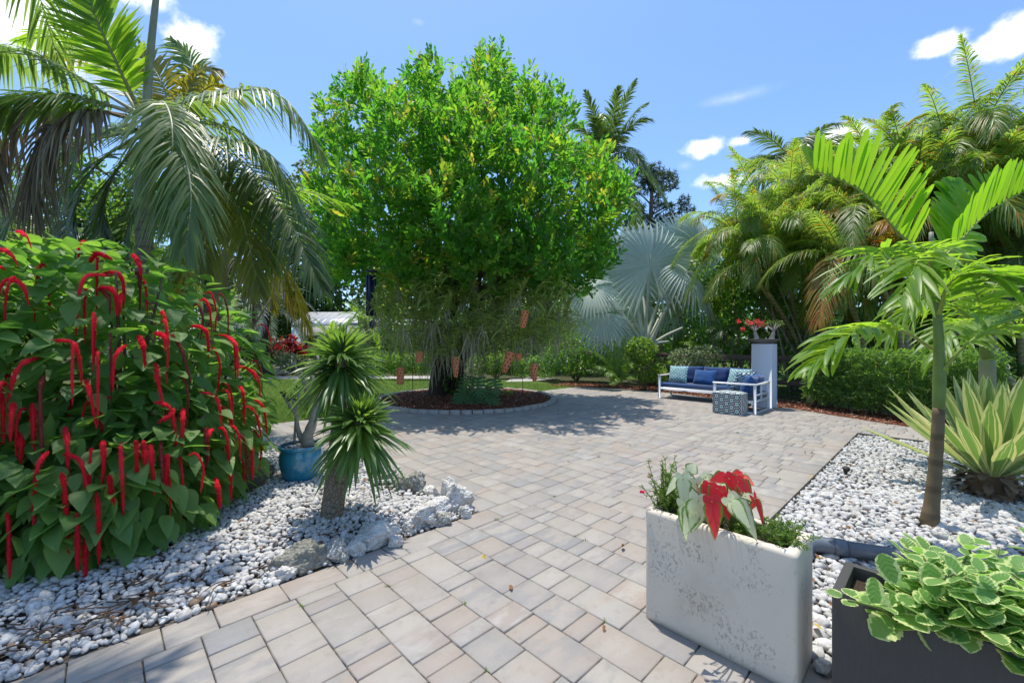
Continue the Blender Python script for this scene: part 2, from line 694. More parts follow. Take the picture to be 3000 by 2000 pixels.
# ------------------------------------------------------------------ ground, lawn, beds
sheet('ground', [(-300, -60), (300, -60), (300, 500), (-300, 500)], -.045, M_DIRT)
lawn_poly = [W(-9, -8.72), W(11.35, -8.72), W(11.55, -9.8), (1.0, 16.2), (-1.0, 17.2), (-16, 17.2), (-20, 8)]
sheet('lawn', lawn_poly, -.004, M_LAWN)
sheet('path', [(-18, 17.2), (-2.6, 17.2), (-2.3, 18.7), (-18, 18.9)], -.002, M_PATH)
sheet('path', [gnd(1480, 1118), gnd(1560, 1116), gnd(1640, 1108), gnd(1560, 1103), gnd(1500, 1108)], .001, M_PATH)
# more sunlit grass beyond the fence, seen through the hedge
sheet('field', [(7.5, 12.5), (30, 5), (60, 60), (4, 60), (2.4, 22)], -.03, M_LAWN)

FAR = [(-9.7, 11.0), (-8.7, 11.36), (-7.5, 11.9), (-6.5, 12.15), (-5.5, 12.05), (-4.0, 11.7), (-2.65, 11.3), (-.8, 10.42), (.6, 9.95), (3.2, 9.3)]
FV = np.array(FAR)
BC = np.array([-1.19, 11.2])            # ring bed round the tree
BR = 2.36
bu, bv = BC[0] * CU + BC[1] * SU, BC[0] * SU - BC[1] * CU
PITCH = .2285
U_BED, U_TOP = 2.42, 2.42 + 28 * PITCH
V_EDGE, V_BAND, V_RB, V_LAWN, V_STRIP = -2.92, -2.695, -1.05, -8.70, -7.1


def spans(u):
    """stretches of v that are paved at this u"""
    if u < U_BED - 1e-6:
        out = [(V_BAND, 2.2)]
        if u > U_BED - 2.01 * PITCH:
            out.append((V_LAWN, -5.6))
        elif u > -4:
            out.append((V_LAWN, V_STRIP))
        return out
    lo, hi = V_LAWN, (V_RB if u < U_TOP - 1e-6 else 3.2)
    far = np.interp(np.linspace(-9.7, 3.2, 260), FV[:, 0], FV[:, 1])
    vv = np.linspace(-9.7, 3.2, 260)
    ok = far >= u
    if not ok.any():
        return []
    if not ok.all():
        lo, hi = max(lo, vv[ok].min()), min(hi, vv[ok].max())
        if u > 11.3:
            lo = vv[ok].min()
    d = BR ** 2 - (u - bu) ** 2
    if d > 0:
        lo = max(lo, bv + math.sqrt(d) + .01)
    return [(lo, V_EDGE), (V_BAND, hi)] if hi > V_BAND else [(lo, hi)]


def runs(a, b):
    """random paver lengths that fill a..b exactly"""
    out, x = [a], a + R.choice([.06, .114, .2])
    if b - a < .3:
        return [a, b]
    out.append(x)
    last = 0
    while x < b - .12:
        L = R.choice([.114, .114, .2285, .2285, .2285, .343, .343, .16])
        if L == .114 and last == .114:
            L = .343
        last = L
        x += L
        out.append(x)
    if b - out[-2] < .2 and len(out) > 3:
        out.pop(-2)
    out[-1] = b
    return out


GAP, BEV = .0032, .0045


def paver(c, z):
    """four (u,v) corners -> slab with chamfered top edge"""
    c = np.array(c, float)
    m = c.mean(0)
    d = c - m
    ext = np.abs(d).max(0)
    o = m + d * (1 - GAP / ext)
    i = m + d * (1 - (GAP + BEV) / ext)
    tilt = R.normal(0, .0035, 2)
    V = []
    for pts, zz in ((i, z), (o, z - .0045), (o, z - .05)):
        for p in pts:
            V.append(W(p[0], p[1], zz + (p - m) @ tilt))
    Fq = [[0, 1, 2, 3]]
    for r in (0, 4):
        for j in range(4):
            k = (j + 1) % 4
            Fq.append([r + j, r + 4 + j, r + 4 + k, r + k])
    A = np.zeros((12, 3))
    A[:, 2] = R.random()
    return np.array(V), np.array(Fq), A


pavers = []
for r in range(-22, 46):
    u0 = U_BED + r * PITCH
    u1 = u0 + PITCH
    um = (u0 + u1) / 2
    sm = spans(um)
    s0, s1 = spans(u0 + .001), spans(u1 - .001)
    for q, (a, b) in enumerate(sm):
        if b - a < .05:
            continue
        a0, b0 = s0[q] if len(s0) == len(sm) else (a, b)
        a1, b1 = s1[q] if len(s1) == len(sm) else (a, b)
        if abs(a0 - a) > .6 or abs(a1 - a) > .6 or abs(b0 - b) > .6 or abs(b1 - b) > .6:
            a0, a1, b0, b1 = a, a, b, b
        cut = runs(a, b)
        n = len(cut) - 1
        for i in range(n):
            l0, l1 = (a0, a1) if i == 0 else (cut[i], cut[i])
            h0, h1 = (b0, b1) if i == n - 1 else (cut[i + 1], cut[i + 1])
            if h0 - l0 < .02 and h1 - l1 < .02:
                continue
            pavers.append([(u0, l0), (u0, max(h0, l0 + .012)), (u1, max(h1, l1 + .012)), (u1, l1)])
cut = runs(-3.2, 11.4)                       # the soldier band that carries the bed's edge across the patio
for i in range(len(cut) - 1):
    if np.interp((V_EDGE + V_BAND) / 2, FV[:, 0], FV[:, 1]) < cut[i + 1]:
        break
    pavers.append([(cut[i], V_EDGE), (cut[i], V_BAND), (cut[i + 1], V_BAND), (cut[i + 1], V_EDGE)])

patio = MB().add((np.array([W(-6, V_EDGE + .01, -.02), W(U_BED, V_EDGE + .01, -.02), W(U_BED, V_LAWN - .0, -.02), W(11.1, V_LAWN, -.02), W(12.1, -6.3, -.02),
                            W(11.5, -3, -.02), W(9.2, 3.2, -.02), W(U_TOP, 3.2, -.02), W(U_TOP, V_RB - .01, -.02), W(2.45, V_RB - .01, -.02), W(2.45, 2.2, -.02), W(-6, 2.2, -.02)]),
                  np.arange(12)[None, ::-1], np.zeros((12, 3)))).build('patio', M_SAND, None, False, kind='structure')
MB().add((np.array([W(-4, V_LAWN, -.019), W(-4, V_STRIP, -.019), W(2.5, V_STRIP, -.019), W(2.5, V_LAWN, -.019)]), np.arange(4)[None], np.zeros((4, 3)))).build(
    'patio', M_SAND, None, False, kind='structure')


def shown_size(c):
    m = np.mean(c, 0)
    w = W(m[0], m[1])
    if not in_view(w, -.02) or w[1] < .6:
        return 0
    area = abs((c[1][1] - c[0][1]) * PITCH)
    return area * CAM_H / w[1] ** 3


size = np.array([shown_size(c) for c in pavers])
top = set(np.argsort(-size)[:300].tolist())
rest = MB()
for i, c in enumerate(pavers):
    p = paver(c, R.normal(0, .0016))
    if i in top and size[i] > 0:
        MB().add(p).build('paver', M_PAVER, patio, False)
    else:
        rest.add(p)
rest.build('paver_field', M_PAVER, patio, False, kind='stuff')

# bed soils
sheet('garden_bed', [W(-5, V_EDGE), W(U_BED, V_EDGE), W(U_BED, -4.6), W(U_BED - .1, -5.4), W(1.95, -5.75), W(1.8, V_STRIP), W(-5, V_STRIP)], -.008, M_BEDSOIL)
sheet('garden_bed', [W(2.45, V_RB), W(U_TOP, V_RB), W(U_TOP, 4.5), W(2.45, 4.5)], -.008, M_BEDSOIL)

# ------------------------------------------------------------------ pebbles
import bmesh


def ico(sub):
    b = bmesh.new()
    bmesh.ops.create_icosphere(b, subdivisions=sub, radius=1)
    b.verts.ensure_lookup_table()
    V = np.array([v.co[:] for v in b.verts])
    Fc = np.array([[v.index for v in f.verts] for f in b.faces])
    b.free()
    return V, Fc


ICO1, ICO2, ICO3, ICO4 = ico(1), ico(2), ico(3), ico(5)


def lumpy(V, amp, sc, seed):
    return V * (1 + amp * np.array([mnoise.noise(Vector(v * sc) + Vector((seed * 7.1, seed * 3.3, seed))) for v in V]))[:, None]


TEMPL = [[(lumpy(V, .45, 1.4, s) * (1, R.uniform(.65, .95), R.uniform(.5, .75))) for s in range(10)] for V in (ICO1[0], ICO2[0])]


def scatter(P, rad, lod, z=None, flat=.55):
    """stones of radius rad at P"""
    n = len(P)
    if not n:
        return None
    Fc = (ICO1, ICO2)[lod][1]
    Vs = np.array(TEMPL[lod])[R.integers(0, 10, n)]
    a = R.uniform(0, 2 * math.pi, n)
    t = R.normal(0, flat, n)
    ax = R.uniform(0, 2 * math.pi, n)
    ca, sa = np.cos(a), np.sin(a)
    Rz = np.zeros((n, 3, 3))
    Rz[:, 0, 0], Rz[:, 0, 1], Rz[:, 1, 0], Rz[:, 1, 1], Rz[:, 2, 2] = ca, -sa, sa, ca, 1
    kx, ky = np.cos(ax), np.sin(ax)
    c, s = np.cos(t), np.sin(t)
    Rt = np.zeros((n, 3, 3))
    Rt[:, 0, 0] = c + kx * kx * (1 - c)
    Rt[:, 0, 1] = Rt[:, 1, 0] = kx * ky * (1 - c)
    Rt[:, 1, 1] = c + ky * ky * (1 - c)
    Rt[:, 0, 2], Rt[:, 2, 0] = ky * s, -ky * s
    Rt[:, 1, 2], Rt[:, 2, 1] = -kx * s, kx * s
    Rt[:, 2, 2] = c
    V = np.einsum('nij,nvj->nvi', Rt @ Rz, Vs) * rad[:, None, None] + P[:, None]
    m = Vs.shape[1]
    A = np.zeros((n, m, 3))
    A[..., 2] = (R.random(n) if z is None else z)[:, None]
    return V.reshape(-1, 3), (Fc[None] + (np.arange(n) * m)[:, None, None]).reshape(-1, 3), A.reshape(-1, 3)


def grid_uv(u0, u1, v0, v1, sp):
    nu, nv = int((u1 - u0) / sp), int((v1 - v0) / sp)
    g = np.stack(np.meshgrid(np.arange(nu), np.arange(nv), indexing='ij'), -1).reshape(-1, 2).astype(float)
    g += R.uniform(-.42, .42, g.shape)
    return u0 + (g[:, 0] + .5) * sp, v0 + (g[:, 1] + .5) * sp


def pebble_bed(name, region, spc, r0, r1, mound, tone=(0, 1), bare=None):
    mb = MB()
    for (u0, u1, v0, v1), sp in region:
        for layer in range(2):
            u, v = grid_uv(u0, u1, v0, v1, sp)
            P = W(0, 0) + np.outer(u, [CU, SU, 0]) + np.outer(v, [SU, -CU, 0])
            rad = R.uniform(r0 * .72, r1 * 1.08, len(P)) * (sp / spc) * np.where(R.random(len(P)) < .10, 1.5, 1) * (1 - .2 * layer)
            P[:, 2] = mound(u, v) + rad * .35 + layer * .012 - .004
            ok = in_view(P, .1)
            if layer:
                ok &= R.random(len(P)) < .38
            if bare is not None:
                ok &= ~bare(P, u, v)
            P, rad = P[ok], rad[ok]
            d = P[:, 1]
            near = d < 4.3
            for sel, lod in ((near, 1), (~near, 0)):
                g = scatter(P[sel], rad[sel], lod, np.where(R.random(sel.sum()) < .12, R.random(sel.sum()), R.uniform(*tone, sel.sum())))
                if g:
                    mb.add(g)
    return mb.build(name, M_PEB, None, True, kind='stuff')


def mound_l(u, v):
    d = np.minimum(np.minimum(U_BED - u, V_EDGE - v), 1.2)
    return np.clip(d, 0, .6) * .10


def bare_l(P, u, v):
    b = ((P[:, 0] + .98) ** 2 / .20 + (P[:, 1] - 4.35) ** 2 / .09 < 1) & (R.random(len(P)) < .72)      # patch of bare sand beside the rocks
    s = ((P[:, 0] + 3.9) ** 2 / 1.9 + (P[:, 1] - 4.2) ** 2 / 1.6 < 1)                                   # under the big shrub
    return b | s | (u > U_BED - .02 - np.where(v < -5.4, .45, 0)) | (v > V_EDGE - .015)


pebble_bed('pebbles', [((-2.6, U_BED, -7.1, V_EDGE), .036)], .036, .017, .027, mound_l, tone=(.28, .915), bare=bare_l)


def bare_r(P, u, v):
    return (v < V_RB + .012) | ((P[:, 0] - 4.9) ** 2 + (P[:, 1] - 4.35) ** 2 < .03)


pebble_bed('pebbles', [((2.46, U_TOP - .03, V_RB, 3.4), .043)], .043, .02, .032, lambda u, v: u * 0 + .0, tone=(.30, .91), bare=bare_r)

MB().add(box(*(W((U_TOP + 2.45) / 2, V_RB + .004, .008)), U_TOP - 2.45, .012, .05, .002, (CU, SU, 0), (-SU, CU, 0))).add(
    box(*(W(U_TOP + .004, (V_RB + 3.2) / 2, .010)), 3.2 - V_RB, .03, .05, .002, (SU, -CU, 0), (CU, SU, 0))).build('bed_edging', plain('black_edging', (.03, .03, .032), .7), None, False, kind='structure')
# ------------------------------------------------------------------ edging rocks
def rock(label, px, py, w, h, d, yaw, moss, seed, z0=0.0, tall=1.0):
    c = gnd(px, py)
    V = ICO4[0]
    V = lumpy(V, .55, 1.0, seed)
    V = lumpy(V, .22, 2.7, seed + 5)
    V = lumpy(V, .10, 7.0, seed + 9)
    V = lumpy(V, .05, 17.0, seed + 2)
    V = V / np.abs(V).max(0) * (w / 2, d / 2, h * .72)
    ca, sa = math.cos(yaw), math.sin(yaw)
    V = np.stack([V[:, 0] * ca - V[:, 1] * sa, V[:, 0] * sa + V[:, 1] * ca, V[:, 2]], 1)
    V[:, 2] = np.maximum(V[:, 2], -h * .28)
    loc = np.array([c[0], c[1], z0])
    V = V + loc + (0, 0, h * .27)
    A = np.zeros((len(V), 3))
    A[:, 2] = moss
    o = MB().add((V - loc, ICO4[1], A)).build('edging_rock', M_ROCK, None, True)
    o.location = loc
    o['label'] = label
    o['category'] = 'rock'
    o['group'] = 'coral rocks edging the pebble bed'
    return o


A44 = math.radians(44)
rock('dark mossy pitted rock at the near end of the rock edging', 886, 1662, .40, .19, .24, A44 * .55, 1.0, 1)
rock('small grey round rock beside the dark mossy rock', 985, 1638, .18, .15, .17, .3, .55, 2)
rock('long low white rock lying along the paver edge', 1105, 1590, .46, .16, .22, A44 * 1.05, .28, 3)
rock('small pale rock wedged between the two long white rocks', 1195, 1560, .15, .10, .13, .3, .55, 14)
rock('long white and black pitted rock next to the patio corner', 1255, 1530, .50, .19, .27, A44 * .95, .45, 4)
rock('big upright white boulder at the corner of the patio', 1325, 1492, .42, .30, .33, .4, .42, 5)
rock('angular grey boulder standing behind the bare sand patch', 1205, 1438, .34, .24, .26, -.3, .72, 6)
rock('rough grey rock left of the angular boulder', 1140, 1400, .33, .18, .26, -.5, .62, 7)
rock('little white rock in the sand below the angular boulder', 1262, 1455, .16, .12, .14, .1, .42, 8)
rock('flat white rock right behind the spiny palm', 1080, 1392, .24, .12, .2, .4, .4, 11)
for q, (px, py, w, h, ys) in enumerate(((1045, 1622, .16, .11, .4), (1160, 1598, .13, .09, .8), (1300, 1535, .15, .12, .2), (1362, 1512, .16, .12, .9), (1225, 1500, .17, .13, 0), (1170, 1425, .20, .16, .6), (1098, 1408, .17, .12, .2), (1040, 1385, .2, .14, .5), (1000, 1378, .17, .11, .9), (840, 1690, .15, .08, .4))):
    rock(('small pale stone at the foot of the mossy rock', 'tiny pale stone under the long low rock', 'pale stone below the long pitted rock', 'pale stone at the patio corner below the upright boulder', 'pale stone behind the long pitted rock', 'pale stone right below the angular grey boulder',
          'small pale stone at the far end of the rock edging', 'white stone behind the spiny palm on its right', 'white stone behind the spiny palm by the paving', 'flat pale stone at the near tip of the rock edging')[q], px, py, w, h, w * .8, ys, .25 + .2 * (q % 3), 21 + q)
o = MB().add((lumpy(ICO3[0], .4, 1.5, 3) * (.042, .036, .03), ICO3[1], np.full((len(ICO3[0]), 3), .1))).build('stray_stone', M_ROCK)
o.location = gnd(2415, 1968, .0) + (0, 0, .024)
o['label'] = 'single white stone lying on the paver between the two planters'
o['category'] = 'stone'
for px, py, w, d_, lb in ((680, 1094, .8, .5, 'pale boulder left in the border beyond the lawn'), (745, 1092, .9, .6, 'white boulder in the border left of the silver palm stem'),
                          (835, 1094, .9, .6, 'grey boulder in the border right of the silver palm stem'), (775, 1088, .6, .5, 'small boulder at the foot of the silver palm')):
    rock(lb, px, py, w, .42, d_, .2, .5, int(px), 0)

# ------------------------------------------------------------------ mulch and kerb ring
def chips(mb, P, n_up=.5, L=(.02, .07), mi=1):
    n = len(P)
    mb.add(leaves(P, np.concatenate([R.normal(size=(n, 2)), R.normal(0, .25, (n, 1))], 1), np.concatenate([R.normal(0, n_up, (n, 2)), np.ones((n, 1))], 1),
                  R.uniform(*L, n), R.uniform(.008, .022, n), (np.array([0, .5, 1.]), np.array([.5, 1, .4])), fold=.25), mi)


mb = MB()
th = np.linspace(0, 2 * math.pi, 48, endpoint=False)
rr = np.array([0.01, .8, 1.6, 2.1, 2.26])
zz = np.array([.14, .125, .09, .06, .03])
V = np.stack([BC[0] + rr[:, None] * np.cos(th), BC[1] + rr[:, None] * np.sin(th), np.repeat(zz[:, None], 48, 1)], -1).reshape(-1, 3)
i = np.arange(4)[:, None] * 48
j = np.arange(48)[None]
mb.add((V, np.stack([i + j, i + 48 + j, i + 48 + (j + 1) % 48, i + (j + 1) % 48], -1).reshape(-1, 4), np.zeros((len(V), 3))), 0)
r_ = 2.2 * np.sqrt(R.random(6500))
a_ = R.uniform(0, 2 * math.pi, 6500)
P = np.stack([BC[0] + r_ * np.cos(a_), BC[1] + r_ * np.sin(a_), np.interp(r_, rr, zz) + .012], 1)
chips(mb, P)
mb.build('mulch', [M_MULCHBASE, M_CHIP], None, False, kind='stuff')

mb = MB()
strip = [(v, u) for v, u in FAR]
outer = [(-9.9, 12.6), (-8.7, 12.9), (-7.5, 13.3), (-6.5, 13.6), (-5.5, 13.5), (-4.0, 13.0), (-2.65, 12.6), (-.8, 11.7), (.6, 11.2), (3.2, 10.6)]
V = [W(u, v, -.012) for v, u in strip] + [W(u, v, -.012) for v, u in outer]
n = len(strip)
mb.add((np.array(V), np.array([[q, q + 1, n + q + 1, n + q] for q in range(n - 1)]), np.zeros((2 * n, 3))), 0)
v_ = R.uniform(-9.7, 3.2, 14000)
w_ = R.random(14000) ** 1.3
u_ = np.interp(v_, FV[:, 0], FV[:, 1]) + .0 + w_ * 1.25
P = np.outer(u_, [CU, SU, 0]) + np.outer(v_, [SU, -CU, 0]) + np.stack([0 * u_, 0 * u_, R.uniform(0, .025, 14000)], 1)
P = P[in_view(P)]
chips(mb, P, .6, (.03, .09))
mb.build('mulch', [M_MULCHBASE, M_CHIP], None, False, kind='stuff')

M_KERB = plain('kerb_concrete', (.38, .345, .31), .8, .3, .3, 40, .5)
kerb = thing('kerb_ring', 'ring of grey cast kerb stones round the mulched tree bed', 'kerb', (BC[0], BC[1], 0))
N = 62
for q in range(N):
    a0, a1 = 2 * math.pi * q / N, 2 * math.pi * (q + 1) / N
    g = .012 / BR
    am = (a0 + a1) / 2
    h = .07 + R.normal(0, .004)
    pts = []
    for a in (a0 + g, a1 - g):
        for r, z in ((BR - .15, -.03), (BR - .15, h - .015), (BR - .125, h), (BR - .03, h), (BR - .002, h - .018), (BR, -.03)):
            pts.append((BC[0] + r * math.cos(a), BC[1] + r * math.sin(a), z))
    Fq = [[s, s + 1, s + 7, s + 6] for s in range(5)]
    A = np.zeros((12, 3))
    mbk = MB()
    mbk.add((np.array(pts), [np.array(Fq), np.array([[0, 1, 2, 3, 4, 5][::-1], [6, 7, 8, 9, 10, 11]])], A))
    mbk.build('kerb_stone', M_KERB, kerb, False)

# ------------------------------------------------------------------ grass blades on the lawn
n = 60000
px = R.uniform(500, 1720, n)
py = 1108 + R.random(n) ** 1.6 * 150
Y = F * CAM_H / (py - 1000)
P = np.stack([(px - 1500) / F * Y, Y, Y * 0], 1)
u, v = UV(P)
ok = (v < V_LAWN - .02) & (((P[:, :2] - BC) ** 2).sum(1) > (BR + .02) ** 2) & (Y < 17.1) & ~((P[:, 0] > -1.0) & (Y > 15.6 - .45 * P[:, 0]))
P = P[ok]
n = len(P)
MB().add(leaves(P, np.concatenate([R.normal(0, .45, (n, 2)), np.ones((n, 1))], 1), rdir(n), R.uniform(.035, .075, n), R.uniform(.006, .013, n), (np.array([0, .6, 1.]), np.array([1, .8, .1])), flat=True)
         ).build('grass', M_GRASS, None, True, kind='stuff')

# fallen leaves on gravel and pavers
n = 420
px, py = R.uniform(-50, 3050, n), 1180 + R.random(n) ** 1.2 * 800
Y = F * CAM_H / (py - 1000)
P = np.stack([(px - 1500) / F * Y, Y, Y * 0 + .012], 1)
u, v = UV(P)
on_bed = ((u < U_BED) & (v < V_EDGE)) | ((u > 2.45) & (v > V_RB) & (u < U_TOP))
P[:, 2] += np.where(on_bed, .05, 0)
keep = on_bed | (R.random(n) < np.where(py < 1330, .6, .07))
P = P[keep]
n = len(P)
MB().add(leaves(P, np.concatenate([R.normal(size=(n, 2)), R.normal(0, .15, (n, 1))], 1), np.concatenate([R.normal(0, .4, (n, 2)), np.ones((n, 1))], 1),
                R.uniform(.03, .07, n), R.uniform(.018, .036, n), LEAF, fold=.5, bend=R.normal(0, .3, n))).build('fallen_leaves', M_DRY, None, True, kind='stuff')
# tiny weeds in the paver joints
P, A = [], []
for q in range(110):
    c = pavers[R.integers(len(pavers))][R.integers(4)]
    p = W(c[0], c[1], -.004)
    for s in range(7):
        P.append(p + R.normal(0, .008, 3) * (1, 1, 0))
        A.append(R.normal(size=3) * (1, 1, .3) + (0, 0, .8))
P = np.array(P)
MB().add(leaves(P, A, rdir(len(P)), R.uniform(.012, .035, len(P)), .005, BLADE, flat=True)).build('weeds', M_GRASS, None, True, kind='stuff')
# dry twigs among the left pebbles
mb = MB()
for q in range(210):
    p = gnd(R.uniform(0, 950), R.uniform(1560, 1950)) + (0, 0, .075)
    uu, vv = UV(p)
    if vv > V_EDGE - .05:
        continue
    d = R.uniform(0, 6.28)
    L = R.uniform(.05, .22)
    mb.add(tube(curve([p, p + L * .5 * np.array([math.cos(d), math.sin(d), .05]), p + L * np.array([math.cos(d + .5), math.sin(d + .5), -.05])], 6), [.004, .005, .004, .004, .003, .002], 4), 0)
mb.build('twigs', plain('twig', (.09, .055, .035)), None, True, kind='stuff')

# ------------------------------------------------------------------ plant builders
def frond(mb, pts, n=55, L=.5, wd=.035, start=.14, a0=72, a1=22, lift=.15, droop=.5, r0=.018, up=(0, 0, 1), prof=BLADE, fold=.25, shape=(.5, .25), mi=(0, 1), rnd=None, jit=.08, cl=24, bend=0., vee=False):
    """feather leaf: a rachis through pts and two rows of leaflets, one mesh"""
    C = curve(pts, cl)
    seg = np.linalg.norm(np.diff(C, axis=0), axis=1)
    s = np.concatenate([[0], np.cumsum(seg)])
    s /= s[-1]
    mb.add(tube(C, np.interp(np.linspace(0, 1, len(C)), [0, .3, 1], [r0, r0 * .6, r0 * .14]), 6, False), mi[0])
    t = np.linspace(start, 1.0, n)
    P = np.stack([np.interp(t, s, C[:, i]) for i in range(3)], 1)
    T = nrm(np.stack([np.interp(t + .01, s, C[:, i]) - np.interp(t - .02, s, C[:, i]) for i in range(3)], 1))
    u0 = np.asarray(up, float)
    S = nrm(np.cross(T, u0))
    N = np.cross(S, T)
    q = (t - start) / (1 - start)
    Lp = L * np.interp(q, [0, .12, .35, .7, .9, 1], [shape[0], .85, 1, .85, .55, shape[1]])
    ang = np.radians(np.interp(q, [0, 1], [a0, a1]))
    for sd_ in (-1, 1):
        m = len(t)
        a = ang + R.normal(0, jit, m)
        D = S * (sd_ * np.sin(a))[:, None] + T * np.cos(a)[:, None] + N * (lift + R.normal(0, jit, m))[:, None]
        z = R.random(m) if rnd is None else np.clip(rnd + R.normal(0, .12, m), 0, 1)
        Nl = S * -sd_ + R.normal(0, .12, (m, 3)) if vee else N + R.normal(0, .18, (m, 3))
        mb.add(leaves(P + R.normal(0, .003, (m, 3)), D, Nl, Lp * R.uniform(.88, 1.08, m), wd * (R.uniform(.6, 1.35, m) if vee else R.uniform(.8, 1.1, m)), prof, fold, droop * R.uniform(.7, 1.3, m), bend, z), mi[1])
    return C


def arc(h, d, L, rise, drop, k=5):
    """rachis points: leaves h along d (horizontal unit) rising then drooping"""
    t = np.linspace(0, 1, k)[:, None]
    return np.asarray(h) + np.asarray(d) * L * t * (1 - .12 * t) + np.array([0, 0, 1.]) * (rise * L * t - drop * L * t * t)


M_TRUNK = None


def mat_palm_trunk(name, a, b, ring=60, green=None):
    k = K(name)
    x, y, z = k.lf()
    n = k.noise(14, 5)
    c = k.mix(n, a, b)
    w = k.new('ShaderNodeTexWave', wave_type='BANDS', bands_direction='Z')
    w.inputs['Scale'].default_value = ring
    w.inputs['Distortion'].default_value = 1.5
    k.put(w.inputs['Vector'], k.pos())
    f = k.step(w.outputs['Fac'], .75, .98)
    c = k.mix(k.math('MULTIPLY', f, .5), c, tuple(v * .4 for v in a))
    v = k.noise(1.0, 4, .7, k.scale(k.pos(), (90, 90, 9)))
    c = k.mix(k.math('MULTIPLY', v, .4), c, tuple(q * .5 for q in a))
    return k.done(k.bsdf(c, .75, .25, 0, k.bump(k.math('ADD', k.math('MULTIPLY', v, .6), w.outputs['Fac']), .5, .008)))


M_PTRUNK = mat_palm_trunk('palm_bark', (.16, .135, .11), (.30, .265, .225), 3.2)
M_PTRUNK_BR = mat_palm_trunk('brown_palm_bark', (.15, .105, .06), (.25, .19, .11), 1.5)
M_CROWNSHAFT = plain('crownshaft', (.27, .29, .20), .45, .4, .2, 8, .1)
M_CROWNGREEN = plain('green_crownshaft', (.15, .22, .055), .4, .45, .35, 9, .1)
M_RACHIS = plain('frond_stalk', (.24, .26, .10), .5, .4, .2, 20, .1)
M_RACHIS_PALE = plain('pale_frond_stalk', (.42, .42, .30), .5, .4, .15, 20, .1)
M_RACHIS_BROWN = plain('brown_frond_stalk', (.20, .13, .08), .7, .2, .2, 20, .1)
M_FROND = leafmat('palm_leaflet', (.085, .145, .06), (.135, .195, .085), (.26, .44, .07), (.36, .52, .08), tr=.38, rough=.38, spec=.5)
M_FROND_BRIGHT = leafmat('bright_palm_leaflet', (.085, .17, .02), (.13, .22, .03), (.32, .58, .03), (.42, .64, .04), tr=.46, rough=.4)
M_FROND_YEL = leafmat('yellowing_leaflet', (.08, .13, .02), (.30, .25, .03), (.25, .36, .03), (.6, .45, .03), tr=.4, rough=.45, extra=(.18, (.42, .26, .03), (.7, .42, .04)))
M_FROND_DEAD = leafmat('dead_leaflet', (.19, .155, .125), (.36, .31, .26), (.3, .22, .14), tr=.15, rough=.55, spec=.5)
M_FROND_ARECA = leafmat('areca_leaflet', (.09, .16, .035), (.135, .205, .045), (.32, .54, .05), (.46, .62, .07), tr=.45, rough=.38, extra=(.08, (.30, .20, .03), (.55, .34, .03)))
M_FROND_GOLD = leafmat('golden_leaflet', (.20, .18, .025), (.36, .24, .03), (.5, .4, .03), (.7, .42, .04), tr=.4, rough=.4, extra=(.25, (.34, .13, .03), (.6, .22, .03)))
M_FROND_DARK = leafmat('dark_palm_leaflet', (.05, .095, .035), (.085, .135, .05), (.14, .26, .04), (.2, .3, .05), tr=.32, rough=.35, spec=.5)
M_SILVER = leafmat('silver_leaflet', (.15, .19, .16), (.24, .28, .24), (.2, .28, .2), tr=.25, rough=.5)
M_BARK = plain('tree_bark', (.14, .11, .085), .9, .2, .45, 16, .8)
M_BARKDARK = plain('dark_bark', (.055, .042, .033), .9, .2, .5, 14, .8)
M_STEM = plain('green_stem', (.13, .17, .05), .5, .4, .3, 20, .1)
M_TWIG = plain('woody_stem', (.13, .10, .07), .85, .2, .4, 30, .4)
M_PALESTEM = plain('pale_stem', (.30, .26, .20), .8, .2, .3, 25, .4)


def trunk_pts(a, b, bow=(0, 0, 0), n=26):
    t = np.linspace(0, 1, n)[:, None]
    return np.asarray(a) * (1 - t) + np.asarray(b) * t + np.asarray(bow) * (4 * t * (1 - t))


def palm_trunk(parent, a, b, r0, r1, mat, bow=(0, 0, 0), flare=1.4, name='trunk', n=30):
    P = trunk_pts(a, b, bow, n)
    t = np.linspace(0, 1, n)
    rad = r0 + (r1 - r0) * t + r0 * (flare - 1) * np.exp(-t * 9)
    rad = rad * (1 + .035 * np.sin(t * n * math.pi))
    return MB().add(tube(P, rad, 14)).build(name, mat, parent)


def shaft(parent, a, b, r0, r1, mat, name='crownshaft'):
    P = trunk_pts(a, b, n=12)
    t = np.linspace(0, 1, 12)
    return MB().add(tube(P, np.interp(t, [0, .15, .6, 1], [r0, r0 * 1.12, (r0 + r1) / 2, r1]), 14)).build(name, mat, parent)


def bush_leaves(lumps, n, size, asp=.5, shell=(.55, 1.03), outb=.5, upb=.55, hang=.2, prof=OVAL, flat=False, fold=.2):
    """leaves spread through the outer part of several lumps [(centre, radii)]"""
    w = np.array([np.prod(np.broadcast_to(r, 3)) ** (2 / 3) for _, r in lumps])
    pick = R.choice(len(lumps), n, p=w / w.sum())
    C = np.array([l[0] for l in lumps])[pick]
    Rr = np.array([np.broadcast_to(l[1], 3) for l in lumps])[pick]
    d = rdir(n)
    P = C + d * Rr * (R.uniform(shell[0], shell[1], n) ** .6)[:, None]
    P = P[P[:, 2] > .02]
    d = d[:len(P)]
    n = len(P)
    out = nrm(P - C[:n])
    N = nrm(out * outb + np.array([0, 0, upb]) + R.normal(0, .45, (n, 3)))
    A = nrm(R.normal(size=(n, 3)) + out * .6 - np.array([0, 0, hang]))
    L = size * R.uniform(.65, 1.25, n)
    return leaves(P, A, N, L, L * asp, prof, fold, flat=flat)


def stems(parent, base, tops, r, mat, name='stem', sub=6):
    for t in tops:
        b = np.asarray(base) + np.append(R.normal(0, .05, 2), 0)
        m = (b + t) / 2 + np.append(R.normal(0, .08, 2), .1)
        MB().add(tube(curve([b, m, t], sub), np.linspace(r, r * .35, sub), 6)).build(name, mat, parent)


